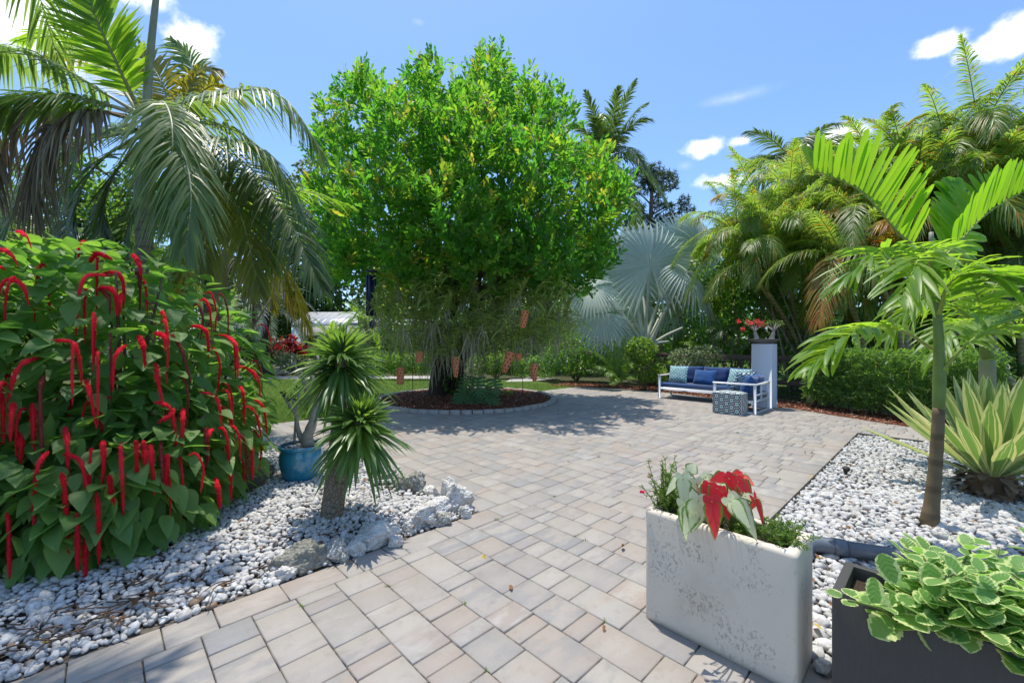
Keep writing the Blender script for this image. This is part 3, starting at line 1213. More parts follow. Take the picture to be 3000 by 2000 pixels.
def shrub(name, label, lumps, n, size, mat, nst=5, r=.02, asp=.5, smat=None, group=None, cat='shrub', **kw):
    c = np.mean([l[0] for l in lumps], 0)
    root = thing(name, label, cat, (c[0], c[1], 0), group)
    tops = [np.asarray(lumps[i % len(lumps)][0]) + R.normal(0, .1, 3) for i in range(nst)]
    stems(root, (c[0], c[1], 0), tops, r, smat or M_TWIG)
    MB().add(bush_leaves(lumps, n, size, asp, **kw)).build('foliage', mat, root, True)
    return root


# ------------------------------------------------------------------ LEFT: big palm behind the red flowered shrub
def px3(*l):
    return [at(*p) for p in l]


ZA = 5.3
pA = thing('tall_palm', 'tall ringed palm with grey crownshaft behind the red tasselled shrub', 'palm tree', at(418, 1355, ZA) * (1, 1, 0))
base = at(418, 1355, ZA)
base[2] = 0
palm_trunk(pA, base, at(422, 612, ZA), .115, .088, M_PTRUNK, (.02, 0, 0), 1.5)
shaft(pA, at(422, 615, ZA), at(432, 330, ZA), .10, .05, M_CROWNSHAFT)
sp = MB()
sp.add(tube(curve(px3((428, 340, ZA), (441, 150, ZA - .05), (470, -120, ZA - .1)), 14), np.linspace(.052, .028, 14), 8))
sp.build('spear_leaf', M_CROWNSHAFT, pA)
H = (428, 330)


def fr(parent, mats, *pts, **kw):
    mb = MB()
    frond(mb, px3(*pts), **kw)
    return mb.build('frond', mats, parent)


GR = [M_RACHIS_PALE, M_FROND]
BRT = [M_RACHIS, M_FROND_BRIGHT]
YEL = [M_RACHIS, M_FROND_YEL]
DED = [M_RACHIS_BROWN, M_FROND_DEAD]
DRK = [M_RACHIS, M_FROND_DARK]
UPC = (0, -.75, .65)            # frond faces that look towards the open patio
# upright bright frond, upper left
fr(pA, BRT, (410, 330, ZA), (345, 190, ZA - .2), (285, 60, ZA - .3), (235, -90, ZA - .3), n=60, L=.66, wd=.052, droop=.15, up=(.1, -1, .2), a0=62, a1=25, lift=.05, r0=.03)
fr(pA, GR, (400, 330, ZA), (300, 270, ZA - .2), (120, 170, ZA - .3), (-90, 150, ZA - .2), n=60, L=.6, wd=.04, droop=.75, a0=70, r0=.028)
fr(pA, GR, (390, 330, ZA), (240, 290, ZA - .4), (60, 290, ZA - .7), (-110, 340, ZA - .8), n=60, L=.55, wd=.045, droop=.7, a0=74, r0=.028, rnd=.85)
fr(pA, BRT, (408, 335, ZA + .1), (300, 180, ZA + .6), (180, 110, ZA + .9), (60, 120, ZA + 1), n=55, L=.6, wd=.045, droop=.5, r0=.026)
# two dead fronds hanging on the left
fr(pA, DED, (372, 345, ZA), (250, 325, ZA - .4), (130, 400, ZA - .6), (85, 600, ZA - .65), n=70, L=.52, wd=.04, droop=1.25, a0=60, a1=25, jit=.22, lift=-.1, r0=.024, fold=.8)
fr(pA, DED, (372, 340, ZA), (180, 310, ZA - .1), (10, 350, ZA - .2), (-60, 560, ZA - .2), n=70, L=.55, wd=.04, droop=1.2, a0=60, jit=.22, lift=-.1, r0=.024, fold=.8)
# fronds hanging behind on the left, their shade put into darker leaflets
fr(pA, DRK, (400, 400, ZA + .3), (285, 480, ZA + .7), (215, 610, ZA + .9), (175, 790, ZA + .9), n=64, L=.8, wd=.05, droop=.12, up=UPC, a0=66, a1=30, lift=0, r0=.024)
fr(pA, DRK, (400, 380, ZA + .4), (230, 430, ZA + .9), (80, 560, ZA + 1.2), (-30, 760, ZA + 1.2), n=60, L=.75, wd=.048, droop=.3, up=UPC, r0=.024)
# the front frond that droops towards the camera
fr(pA, GR, (440, 330, ZA), (478, 300, ZA - .45), (506, 390, ZA - .9), (492, 640, ZA - 1.05), n=80, L=.62, wd=.034, droop=.85, up=(0, -.5, .9), a0=66, a1=20, r0=.024, rnd=.8)
fr(pA, [M_RACHIS_PALE, M_FROND_YEL], (470, 380, ZA), (540, 480, ZA - .35), (590, 600, ZA - .55), (604, 790, ZA - .6), n=66, L=.52, wd=.03, droop=.6, up=(.5, -.6, .6), a0=60, a1=18, r0=.02, rnd=.38)
fr(pA, GR, (455, 330, ZA), (600, 285, ZA - .1), (810, 275, ZA - .1), (952, 455, ZA - .1), n=80, L=.5, wd=.036, droop=.85, a0=72, a1=25, r0=.024, lift=.0)
fr(pA, GR, (460, 350, ZA), (620, 400, ZA - .35), (780, 450, ZA - .4), (885, 640, ZA - .4), n=70, L=.5, wd=.034, droop=.8, a0=66, r0=.022)
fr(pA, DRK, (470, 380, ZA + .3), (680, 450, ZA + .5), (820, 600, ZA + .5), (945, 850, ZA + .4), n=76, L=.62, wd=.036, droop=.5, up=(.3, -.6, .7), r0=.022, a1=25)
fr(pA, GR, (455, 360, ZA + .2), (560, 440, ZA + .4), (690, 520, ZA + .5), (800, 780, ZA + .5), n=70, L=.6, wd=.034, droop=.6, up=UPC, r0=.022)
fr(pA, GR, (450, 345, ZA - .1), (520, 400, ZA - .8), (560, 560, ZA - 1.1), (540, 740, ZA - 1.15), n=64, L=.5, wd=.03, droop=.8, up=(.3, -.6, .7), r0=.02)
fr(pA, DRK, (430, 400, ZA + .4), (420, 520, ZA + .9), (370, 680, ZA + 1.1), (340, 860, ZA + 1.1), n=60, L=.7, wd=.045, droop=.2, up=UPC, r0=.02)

# second palm behind: yellow and green fronds above and to the right
ZC = 7.2
pC = thing('yellowing_palm', 'palm with yellow banded upright fronds seen behind the tall ringed palm', 'palm tree', at(520, 1262, ZC) * (1, 1, 0))
palm_trunk(pC, at(520, 1262, ZC) * (1, 1, 0), at(520, 420, ZC), .11, .09, M_PTRUNK)
fr(pC, YEL, (520, 430, ZC), (570, 300, ZC), (630, 250, ZC), (700, 290, ZC), n=50, L=.7, wd=.05, droop=.5, r0=.025, rnd=.55)
fr(pC, YEL, (520, 430, ZC), (480, 260, ZC), (420, 170, ZC + .2), (330, 140, ZC + .2), n=50, L=.75, wd=.055, droop=.35, up=(0, -.9, .4), r0=.025, rnd=.6)
fr(pC, YEL, (520, 430, ZC), (400, 300, ZC - .2), (260, 170, ZC - .2), (160, 170, ZC - .1), n=50, L=.7, wd=.05, droop=.5, r0=.025, rnd=.5)
fr(pC, GR, (525, 430, ZC), (560, 290, ZC + .2), (560, 190, ZC + .3), (505, 120, ZC + .3), n=50, L=.7, wd=.045, droop=.5, up=(0, -.9, .4), r0=.025)
fr(pC, YEL, (520, 430, ZC), (530, 330, ZC - .3), (585, 210, ZC - .4), (640, 205, ZC - .4), n=50, L=.6, wd=.045, droop=.7, up=(0, -.8, .5), r0=.025, rnd=.5)
fr(pC, DRK, (515, 430, ZC), (390, 380, ZC), (250, 420, ZC), (150, 620, ZC), n=50, L=.8, wd=.05, droop=.5, up=UPC, r0=.025)

# third, leaning palm with yellow fronds
ZB = 6.9
pB = thing('leaning_palm', 'leaning palm with swollen grey crownshaft and yellow drooping fronds', 'palm tree', at(600, 1275, ZB) * (1, 1, 0))
palm_trunk(pB, at(600, 1275, ZB) * (1, 1, 0), at(622, 880, ZB), .12, .115, M_PTRUNK, flare=1.2)
shaft(pB, at(621, 884, ZB), at(668, 735, ZB), .135, .07, M_CROWNSHAFT)
for pts, kind, kw in (
        (((665, 745, ZB), (720, 690, ZB), (800, 730, ZB - .2), (850, 900, ZB - .2)), YEL, dict(rnd=.75)),
        (((665, 745, ZB), (740, 720, ZB + .2), (840, 800, ZB + .3), (900, 960, ZB + .3)), YEL, dict(rnd=.6)),
        (((668, 740, ZB), (760, 600, ZB - .2), (880, 560, ZB - .3), (1030, 605, ZB - .3)), BRT, dict(droop=.45)),
        (((668, 740, ZB), (780, 640, ZB), (880, 660, ZB), (960, 860, ZB)), BRT, dict()),
        (((660, 745, ZB), (600, 690, ZB), (520, 740, ZB), (470, 900, ZB)), GR, dict()),
        (((660, 745, ZB), (590, 740, ZB - .3), (540, 800, ZB - .5), (520, 930, ZB - .5)), YEL, dict(rnd=.4)),
        (((672, 750, ZB - .1), (705, 760, ZB - .3), (732, 830, ZB - .4), (742, 930, ZB - .4)), DED, dict(L=.3, jit=.2, droop=1.0)),
        (((668, 740, ZB), (700, 610, ZB + .3), (780, 520, ZB + .4), (880, 540, ZB + .4)), GR, dict()),
        (((668, 740, ZB), (720, 650, ZB + .4), (780, 700, ZB + .7), (800, 900, ZB + .8)), YEL, dict(rnd=.5)),
        (((668, 740, ZB), (630, 620, ZB + .3), (560, 560, ZB + .5), (480, 600, ZB + .5)), DRK, dict()),
        (((668, 740, ZB), (640, 660, ZB + .5), (590, 640, ZB + .9), (520, 760, ZB + 1)), GR, dict())):
    a = dict(n=54, L=.5, wd=.034, droop=.8, r0=.02, rnd=None)
    a.update(kw)
    fr(pB, kind, *pts, **a)

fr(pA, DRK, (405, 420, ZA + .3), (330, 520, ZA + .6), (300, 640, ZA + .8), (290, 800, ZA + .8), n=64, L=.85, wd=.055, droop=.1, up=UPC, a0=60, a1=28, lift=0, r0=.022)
fr(pA, GR, (395, 360, ZA + .5), (260, 400, ZA + 1.1), (130, 470, ZA + 1.4), (20, 640, ZA + 1.5), n=60, L=.8, wd=.05, droop=.45, up=UPC, r0=.022)

fr(pA, GR, (455, 355, ZA + .1), (580, 360, ZA + .1), (720, 400, ZA + .2), (850, 560, ZA + .2), n=70, L=.55, wd=.034, droop=.7, r0=.022, rnd=.7)
fr(pA, [M_RACHIS_PALE, M_FROND_YEL], (470, 390, ZA + .2), (600, 500, ZA + .3), (700, 620, ZA + .3), (760, 850, ZA + .3), n=66, L=.55, wd=.032, droop=.55, up=(.3, -.6, .6), r0=.02, rnd=.25)
# palm standing left of the frame: only the tips of its fronds hang into the picture, its shade falls on the pebbles
pO = thing('overhanging_palm', 'palm overhead at the upper left, thin frond tips hanging into view', 'palm tree', (-5.2, 2.2, 0))
palm_trunk(pO, (-5.2, 2.2, 0), (-4.5, 2.7, 6.1), .14, .10, M_PTRUNK, (-.15, 0, 0))
for q, (az, rise, drop, Lf) in enumerate(((35, .45, .62, 2.7), (62, .4, .6, 2.9), (85, .35, .6, 2.9), (112, .4, .7, 2.5), (165, .4, .8, 2.5), (-24, .5, .86, 3.2), (-110, .5, .9, 2.7), (-150, .5, .9, 2.6), (75, 1.0, .9, 2.8), (50, .9, .85, 2.8))):
    a = math.radians(az)
    mb = MB()
    frond(mb, arc((-4.5, 2.7, 6.15), (math.sin(a), math.cos(a), 0), Lf, rise, drop), n=60, L=.62, wd=.03, a0=64, a1=22, r0=.024, lift=.1, droop=.55, cl=18)
    mb.build('frond', GR, pO)

# ------------------------------------------------------------------ chenille shrub (red tassels)
def mat_chenille():
    k = K('chenille_leaf')
    x, y, z = k.lf()
    c = k.mix(z, (.085, .185, .05), (.15, .26, .07))
    ax = k.math('ABSOLUTE', x)
    vein = k.math('SUBTRACT', k.math('MULTIPLY', y, 6.0), k.math('MULTIPLY', ax, 1.7))
    vein = k.math('ABSOLUTE', k.math('SUBTRACT', k.math('FRACT', vein), .5))
    f = k.math('MAXIMUM', k.math('SUBTRACT', 1.0, k.step(vein, .0, .09)), k.math('SUBTRACT', 1.0, k.step(ax, .0, .07)))
    c = k.mix(k.math('MULTIPLY', f, .5), c, (.16, .24, .09))
    e = k.step(ax, .93, 1.0)
    c = k.mix(k.math('MULTIPLY', e, .5), c, (.22, .10, .05))
    n = k.noise(12, 3)
    c = k.mix(k.math('MULTIPLY', k.step(n, .55, .75), .35), c, (.10, .15, .05))
    t = k.mix(z, (.20, .46, .05), (.32, .60, .06))
    return k.leafy(c, t, .38, .5, .35, k.bump(vein, .3, .005))


M_CHEN = mat_chenille()
k = K('tassel_fuzz')
_x, _y, _z = k.lf()
_c = k.mix(_z, (.52, .010, .022), (.78, .045, .075))
M_TASSEL = k.leafy(_c, (.9, .05, .09), .35, .75, .15)
M_TASSEL_OLD = leafmat('faded_tassel', (.16, .03, .025), (.30, .05, .04), (.4, .06, .05), tr=.15, rough=.85)

bushc = np.array([-3.72, 4.0, 0])
LUMPS = [((-3.86, 4.0, 1.0), (1.34, 1.34, 1.38)), ((-5.2, 4.25, 1.15), (1.4, 1.4, 1.32)), ((-3.12, 3.75, .62), (.76, .85, .72)), ((-3.1, 3.15, .42), (.75, .62, .55)), ((-4.25, 2.75, .95), (.95, .8, 1.25))]
chen = thing('chenille_shrub', 'large shrub with broad green leaves and long fuzzy red tassels', 'shrub', bushc)
for q in range(26):
    d = R.uniform(0, 6.28)
    r = R.uniform(.1, .5)
    top = np.array([bushc[0] + math.cos(d) * R.uniform(.5, 1.4), bushc[1] + math.sin(d) * R.uniform(.4, 1.2), R.uniform(.9, 2.1)])
    b = np.array([bushc[0] + math.cos(d) * r, bushc[1] + math.sin(d) * r, 0])
    MB().add(tube(curve([b, (b + top) / 2 + (0, 0, .2), top], 8), np.linspace(.022, .008, 8), 6)).build('stem', M_TWIG, chen)
n = 8200
w = np.array([1, .75, .42, .3, .4])
pick = R.choice(5, n, p=w / w.sum())
C = np.array([l[0] for l in LUMPS])[pick]
Rr = np.array([l[1] for l in LUMPS])[pick]
d = rdir(n)
d[:, 1] = np.where((d[:, 1] > .25) & (R.random(n) < .6), -d[:, 1], d[:, 1])
P = C + d * Rr * (1.03 - .42 * R.random(n) ** 1.7)[:, None]
ins = np.zeros(n, bool)
for c, r in LUMPS:
    ins |= (((P - c) / r) ** 2).sum(1) < .30
ok = (P[:, 2] > .10) & ~ins
P, d = P[ok], d[ok]
n = len(P)
hor = nrm(np.stack([d[:, 0], d[:, 1], d[:, 2] * .25], 1) + R.normal(0, .45, (n, 3)))
A = nrm(hor - np.array([0, 0, 1]) * (R.uniform(-.05, .75, n) + np.where(P[:, 2] < .7, .45, 0))[:, None])
N = nrm(hor * .40 + np.array([0, 0, 1.0]) + R.normal(0, .28, (n, 3)))
L = R.uniform(.12, .215, n)
CH = (np.array([0, .06, .18, .36, .58, .8, 1.0]), np.array([.05, .55, .9, 1.0, .78, .4, .02]))
bt = leaves(P, A, N, L, L * R.uniform(.6, .72, n), CH, fold=.28, droop=R.uniform(.0, .28, n), bend=R.uniform(-.12, .05, n))
front = np.argsort(np.linalg.norm(P - (0, 0, CAM_H), axis=1) + R.random(n) * .4 + (1 - in_view(P, 0)) * 5)[:300]
leaf_parts(bt, n, front, 'leaf', M_CHEN, chen)
MB().add(leaf_rest(bt, n, front)).build('foliage', M_CHEN, chen, kind='stuff')


def hit(px, py, grow=1.03):
    """where the view through a photograph pixel meets the shrub's outer hull"""
    o = np.array([0, 0, CAM_H])
    dr = nrm(at(px, py, 1.0) - o)
    best = None
    for c, r in LUMPS:
        r = np.array(r) * grow
        oc = (o - c) / r
        dd = dr / r
        b, a, cc = oc @ dd, dd @ dd, oc @ oc - 1
        q = b * b - a * cc
        if q > 0:
            t = (-b - math.sqrt(q)) / a
            if t > 0 and (best is None or t < best):
                best = t
    if best is None:
        best = 3.9 / dr[1]
    return o + dr * best


def tassel(pts, r, mat=None):
    Cv = curve(pts, 22)
    sg = np.linalg.norm(np.diff(Cv, axis=0), axis=1)
    t = np.concatenate([[0], np.cumsum(sg)]) / sg.sum()
    rad = r * np.interp(t, [0, .08, .45, .85, 1], [.4, .85, 1, .78, .28]) * (1 + R.normal(0, .07, 22))
    mb = MB()
    z = R.random()
    mb.add(tube(Cv, rad * .72, 8, rnd=z))
    m = 560
    s = R.random(m)
    Pc = np.stack([np.interp(s, t, Cv[:, i]) for i in range(3)], 1)
    T = nrm(np.stack([np.interp(s + .03, t, Cv[:, i]) - np.interp(s - .03, t, Cv[:, i]) for i in range(3)], 1))
    D = rdir(m)
    D = nrm(D - T * (D * T).sum(1)[:, None])
    rr = np.interp(s, t, rad)
    mb.add(leaves(Pc + D * rr[:, None] * .55, nrm(D + T * .25), T, rr * .95, rr * .42, (np.array([0, .6, 1.]), np.array([1, .7, .1])), flat=True, rnd=np.clip(z + R.normal(0, .25, m), 0, 1)))
    return mb.build('flower_tassel', mat or M_TASSEL, chen)


# (start, crest, tip) of the tassels that stand out in the photograph
TAS = [((330, 808), (250, 812), (222, 965)), ((300, 800), (352, 806), (362, 880)), ((285, 845), (330, 850), (342, 905)), ((290, 850), (316, 868), (322, 905)),
       ((145, 1000), (215, 1005), (240, 1122)), ((118, 1048), (60, 1070), (22, 1152)), ((372, 1010), (340, 1040), (330, 1122)), ((500, 978), (525, 1010), (560, 1092)),
       ((405, 985), (418, 1010), (425, 1050)), ((452, 978), (480, 985), (482, 1020)), ((455, 1062), (462, 1110), (478, 1178)), ((130, 1100), (118, 1140), (126, 1345)),
       ((450, 1178), (498, 1195), (518, 1330)), ((585, 1148), (632, 1165), (650, 1245)), ((536, 1195), (536, 1230), (532, 1305)), ((142, 1322), (110, 1370), (98, 1550)),
       ((180, 1385), (188, 1420), (202, 1610)), ((185, 1330), (235, 1350), (266, 1505)), ((352, 1295), (356, 1360), (362, 1490)), ((282, 1440), (288, 1500), (290, 1628)),
       ((440, 1300), (445, 1350), (452, 1420)), ((690, 1262), (716, 1290), (726, 1400)), ((625, 1258), (608, 1275), (610, 1340)), ((560, 955), (600, 965), (612, 1020)),
       ((640, 980), (680, 995), (690, 1095)), ((665, 985), (690, 1010), (697, 1098)), ((250, 1110), (262, 1150), (283, 1245)), ((50, 680), (70, 688), (92, 715)),
       ((262, 770), (285, 742), (330, 745)), ((0, 735), (25, 740), (55, 765)), ((20, 820), (60, 830), (85, 885)), ((388, 745), (408, 775), (412, 830)),
       ((690, 1075), (730, 1082), (752, 1095)), ((745, 1170), (770, 1190), (782, 1255)), ((718, 1190), (745, 1205), (765, 1265)), ((660, 1300), (672, 1350), (678, 1440)),
       ((605, 1250), (604, 1280), (606, 1345)), ((510, 1200), (500, 1215), (462, 1225)), ((320, 1390), (325, 1440), (335, 1465)), ((225, 1500), (226, 1560), (228, 1650)),
       ((20, 1500), (26, 1560), (28, 1660)), ((398, 1290), (400, 1330), (402, 1400)), ((420, 1290), (424, 1340), (428, 1405)), ((250, 1560), (250, 1600), (250, 1665)),
       ((630, 1400), (638, 1430), (645, 1470)), ((700, 1130), (712, 1150), (715, 1225)), ((735, 1290), (738, 1320), (740, 1390)), ((40, 1180), (35, 1210), (30, 1260)),
       ((95, 1180), (98, 1230), (100, 1290)), ((360, 660 + 200), (352, 880), (350, 915)), ((5, 1150), (8, 1200), (10, 1265)), ((190, 1250), (196, 1290), (200, 1380)),
       ((490, 1330), (488, 1370), (484, 1430)), ((470, 1290), (474, 1350), (478, 1412)), ((60, 1260), (62, 1300), (60, 1350)), ((300, 1290), (304, 1330), (300, 1400))]
for q, (a, b, c) in enumerate(TAS):
    g = 1.09 + R.uniform(-.02, .04)
    pa, pb, pc = hit(*a, g - .05), hit(*b, g + .02), hit(*c, g)
    pc[:2] = pc[:2] * .15 + pb[:2] * .85 + (pc[0] - pb[0]) * np.array([.7, 0])
    k_ = pb[1] / at(*c, 1.0)[1]
    pc = at(c[0], c[1], pb[1]) - (0, 0, R.uniform(.02, .08))
    tassel([pa, (pa + pb) / 2 + (0, 0, .012), pb, pb * .66 + pc * .34 + (pb - pa) * (.12, .12, 0), pc], R.uniform(.0125, .0155), M_TASSEL if R.random() > .1 else M_TASSEL_OLD)
for q in range(125):
    for _ in range(30):
        d = rdir(1)[0]
        d[1] = -abs(d[1]) if R.random() < .85 else d[1]
        c, r = LUMPS[R.choice(5, p=[.45, .3, .13, .07, .05])]
        p = np.asarray(c) + d * r * R.uniform(.98, 1.09)
        if p[2] > .55 and in_view(p[None])[0]:
            break
    o_ = nrm(np.array([d[0], d[1], 0]))
    L = R.uniform(.24, .50)
    tassel([p, p + o_ * .05 + (0, 0, .014), p + o_ * .09 - (0, 0, L * .12), p + o_ * .115 - (0, 0, L * .4), p + o_ * R.uniform(.07, .14) - (0, 0, L)], R.uniform(.009, .012), M_TASSEL if R.random() > .12 else M_TASSEL_OLD)

# ------------------------------------------------------------------ spiny club trunk palm (two heads)
M_PACHYBARK = None
k = K('spiny_bark')
_n = k.noise(22, 5)
_v = k.new('ShaderNodeTexVoronoi', feature='DISTANCE_TO_EDGE')
_v.inputs['Scale'].default_value = 34
k.put(_v.inputs['Vector'], k.scale(k.pos(), (1, 1, .7)))
_c = k.mix(_n, (.17, .135, .095), (.33, .28, .21))
_c = k.mix(k.math('SUBTRACT', 1.0, k.step(_v.outputs[0], .0, .12)), _c, (.10, .08, .055))
M_PACHYBARK = k.done(k.bsdf(_c, .85, .2, 0, k.bump(_v.outputs[0], .8, .02)))
M_PACHY = leafmat('spiny_palm_leaf', (.045, .105, .03), (.085, .16, .04), (.18, .40, .03), (.28, .48, .05), tr=.32, rough=.33, spec=.5, mid=(.26, .33, .14), extra=None)
pz = 3.55
pb_ = gnd(968, 1535)
pachy = thing('spiny_palm', 'spiny trunked plant with two rosettes of narrow drooping leaves', 'plant', pb_ * (1, 1, 0))
head1, head2 = at(1000, 1035, pz + .05), at(1058, 1225, pz - .22)
fork = at(985, 1380, pz)


def spiny(a, b, r0, r1, bow, name, nsp):
    Pt = trunk_pts(a, b, bow, 24)
    t = np.linspace(0, 1, 24)
    rad = np.interp(t, [0, .08, .6, 1], [r0 * .95, r0, (r0 + r1) / 2, r1])
    mb = MB()
    mb.add(tube(Pt, rad, 16), 0)
    s = R.random(nsp)
    Pc = np.stack([np.interp(s, t, Pt[:, i]) for i in range(3)], 1)
    D = R.normal(size=(nsp, 3)) * (1, 1, .15)
    D = nrm(D)
    rr = np.interp(s, t, rad)
    mb.add(leaves(Pc + D * rr[:, None] * .97, D + np.array([0, 0, .3]), rdir(nsp), R.uniform(.016, .03, nsp), .004, (np.array([0, .5, 1.]), np.array([1, .6, .1])), flat=True, rnd=.5), 1)
    return mb.build(name, [M_PACHYBARK, M_PALESTEM], pachy)


spiny(pb_ * (1, 1, 0), head1 - (0, 0, .02), .092, .052, (.03, 0, 0), 'trunk', 900)
spiny(at(1000, 1400, pz - .05), head2 - (0, 0, .02), .06, .048, (.03, 0, -.03), 'trunk_branch', 300)
for hd, cnt, Lm, ax in ((head1, 165, .43, (.02, 0, 1)), (head2, 135, .38, (.22, -.25, 1))):
    ax = nrm(np.array(ax, float))
    f = (np.arange(cnt) + .5) / cnt                     # 0 = youngest, upright
    phi = np.arange(cnt) * 2.39996
    tilt = np.radians(np.interp(f, [0, .25, .6, 1], [8, 52, 88, 128]) + R.normal(0, 12, cnt))
    e1 = nrm(np.cross(ax, (0, 1, 0)))
    e2 = np.cross(ax, e1)
    A = ax * np.cos(tilt)[:, None] + (e1 * np.cos(phi)[:, None] + e2 * np.sin(phi)[:, None]) * np.sin(tilt)[:, None]
    N = ax + A * 0 + R.normal(0, .15, (cnt, 3)) - A * .1
    N = np.where((tilt > 1.5)[:, None], N + (e1 * np.cos(phi)[:, None] + e2 * np.sin(phi)[:, None]) * 1.0, N)
    Pb = hd - ax * (f * .16)[:, None] + A * .03
    L = Lm * np.interp(f, [0, .2, .7, 1], [.45, .8, 1, .95]) * R.uniform(.68, 1.18, cnt)
    bt = leaves(Pb, A, N, L, R.uniform(.032, .044, cnt), STRAP, fold=.35, droop=np.interp(f, [0, .4, 1], [.05, .34, .42]) * R.uniform(.6, 1.4, cnt), rnd=np.clip(1.1 - f + R.normal(0, .12, cnt), 0, 1))
    leaf_parts(bt, cnt, range(cnt), 'leaf', M_PACHY, pachy)
    A2 = nrm(A + R.normal(0, .16, A.shape))
    MB().add(leaves(Pb + R.normal(0, .015, Pb.shape), A2, N, L * R.uniform(.8, 1.05, cnt), R.uniform(.026, .038, cnt), STRAP, fold=.35, droop=np.interp(f, [0, .4, 1], [.05, .35, .42]) * R.uniform(.6, 1.5, cnt), rnd=np.clip(1.0 - f + R.normal(0, .14, cnt), 0, 1))).build('foliage', M_PACHY, pachy, kind='stuff')

# ------------------------------------------------------------------ blue pot with a bare desert rose
k = K('blue_glaze')
_x, _y, _z = k.lf()
_n = k.noise(7, 5, .6)
_c = k.mix(_n, (.015, .15, .29), (.03, .27, .40))
_w = k.noise(1.0, 3, .6, k.scale(k.pos(), (18, 18, 1.4)))
_c = k.mix(k.math('MULTIPLY', k.step(_w, .5, .7), .5), _c, (.10, .30, .38))
_d = k.noise(16, 5, .7)
_c = k.mix(k.math('MULTIPLY', k.step(_d, .56, .75), k.math('MULTIPLY', k.step(_y, .40, .1), .55)), _c, (.32, .38, .40))
M_BLUEPOT = k.done(k.bsdf(_c, .16, .6, 0, None, Coat_Weight=.5, Coat_Roughness=.08))
M_POTSOIL = mat_soil('pot_soil', (.03, .022, .016), (.10, .075, .055), 90)
pp = gnd(882, 1414)
pot = thing('glazed_pot', 'blue glazed ceramic pot on the white pebbles', 'pot', pp)
prof = [(.001, 0), (.145, 0), (.155, .01), (.185, .10), (.212, .24), (.214, .31), (.198, .365), (.196, .375), (.222, .385), (.226, .40), (.220, .412), (.196, .412), (.19, .40), (.185, .36), (.001, .355)]
MB().add(lathe(prof[:-3], 40, pp)).build('body', M_BLUEPOT, pot)
MB().add(lathe([(.196, .37), (.001, .375)], 30, pp)).build('soil', M_POTSOIL, pot)
g = R.normal(0, .085, (90, 2))
MB().add(scatter(np.stack([pp[0] + np.clip(g[:, 0], -.18, .18), pp[1] + np.clip(g[:, 1], -.18, .18), np.full(90, .385)], 1), R.uniform(.012, .022, 90), 1)).build('top_stones', M_PEB, pot, kind='stuff')
dr = thing('desert_rose', 'bare branched desert rose growing in the blue glazed pot', 'plant', pp + (0, 0, .37))
M_DESERT = plain('desert_rose_bark', (.30, .27, .22), .7, .3, .25, 25, .3)
zb = pp[1]
b0 = at(905, 1305, zb)
for pts, r0, r1 in (((b0, at(900, 1280, zb), at(915, 1240, zb), at(925, 1190, zb)), .075, .035), ((at(890, 1300, zb), at(872, 1255, zb), at(868, 1215, zb), at(850, 1190, zb), at(832, 1160, zb)), .03, .012),
                    ((at(868, 1215, zb), at(862, 1180, zb), at(850, 1165, zb)), .014, .009), ((at(862, 1300, zb), at(866, 1230, zb), at(876, 1145, zb)), .013, .011), ((at(922, 1200, zb), at(900, 1150, zb + .05), at(880, 1085, zb + .05)), .03, .014),
                    ((at(922, 1195, zb), at(940, 1120, zb - .05), at(930, 1040, zb - .05)), .03, .014), ((at(900, 1150, zb), at(912, 1100, zb), at(905, 1050, zb)), .018, .01), ((at(905, 1130, zb), at(880, 1110, zb), at(862, 1060, zb)), .014, .009)):
    MB().add(tube(curve(pts, 12), np.linspace(r0, r1, 12) * (1 + R.normal(0, .05, 12)), 8)).build('branch', M_DESERT, dr)
M_DESLEAF = leafmat('desert_rose_leaf', (.05, .08, .035), (.10, .12, .06), (.15, .22, .05), tr=.25)
Pl, Al = [], []
for p in (at(830, 1158, zb), at(850, 1163, zb), at(876, 1145, zb), at(845, 1175, zb)):
    for q in range(9):
        Pl.append(p + R.normal(0, .01, 3))
        Al.append(R.normal(size=3) + (0, 0, .7))
MB().add(leaves(Pl, Al, rdir(len(Pl)), R.uniform(.04, .075, len(Pl)), .028, OBLA)).build('foliage', M_DESLEAF, dr)

# ------------------------------------------------------------------ the round tree in the mulch ring
ZT = 11.2
tb = gnd(1288, 1168)
tree = thing('shade_tree', 'big round leafy tree in the mulched ring, hung with orchids', 'tree', tb)
MB().add(tube(curve([tb, tb + (.02, 0, .7), tb + (.12, .05, 1.5), tb + (.3, .1, 2.5)], 16), np.interp(np.linspace(0, 1, 16), [0, .1, .4, 1], [.36, .30, .26, .20]) * (1 + R.normal(0, .03, 16)), 14)).build('trunk', M_BARKDARK, tree)
MB().add(tube(curve([tb + (.38, .25, 0), tb + (.42, .2, .8), tb + (.7, .1, 1.6), tb + (1.0, 0, 2.7)], 16), np.linspace(.26, .13, 16) * (1 + R.normal(0, .04, 16)), 12)).build('second_trunk', M_BARKDARK, tree)
LUM = [(960, 335, 45), (1075, 285, 85), (1240, 262, 72), (1430, 245, 82), (1340, 330, 90), (1545, 320, 90), (1640, 330, 55), (1000, 440, 95), (1180, 420, 150), (1400, 430, 160), (1590, 470, 130),
       (1730, 490, 80), (1790, 560, 65), (985, 590, 90), (1120, 610, 150), (1330, 620, 170), (1550, 630, 150), (1730, 640, 110), (1020, 745, 90), (1190, 750, 120), (1400, 750, 125), (1590, 745, 120), (1720, 745, 85),
       (1260, 205, 38), (1440, 190, 45), (1650, 285, 30), (1080, 230, 35), (955, 300, 28), (1030, 790, 60), (960, 700, 60), (965, 770, 50), (1150, 810, 60), (1690, 800, 70), (1610, 815, 70), (1520, 800, 80), (1300, 810, 80)]
TL = []
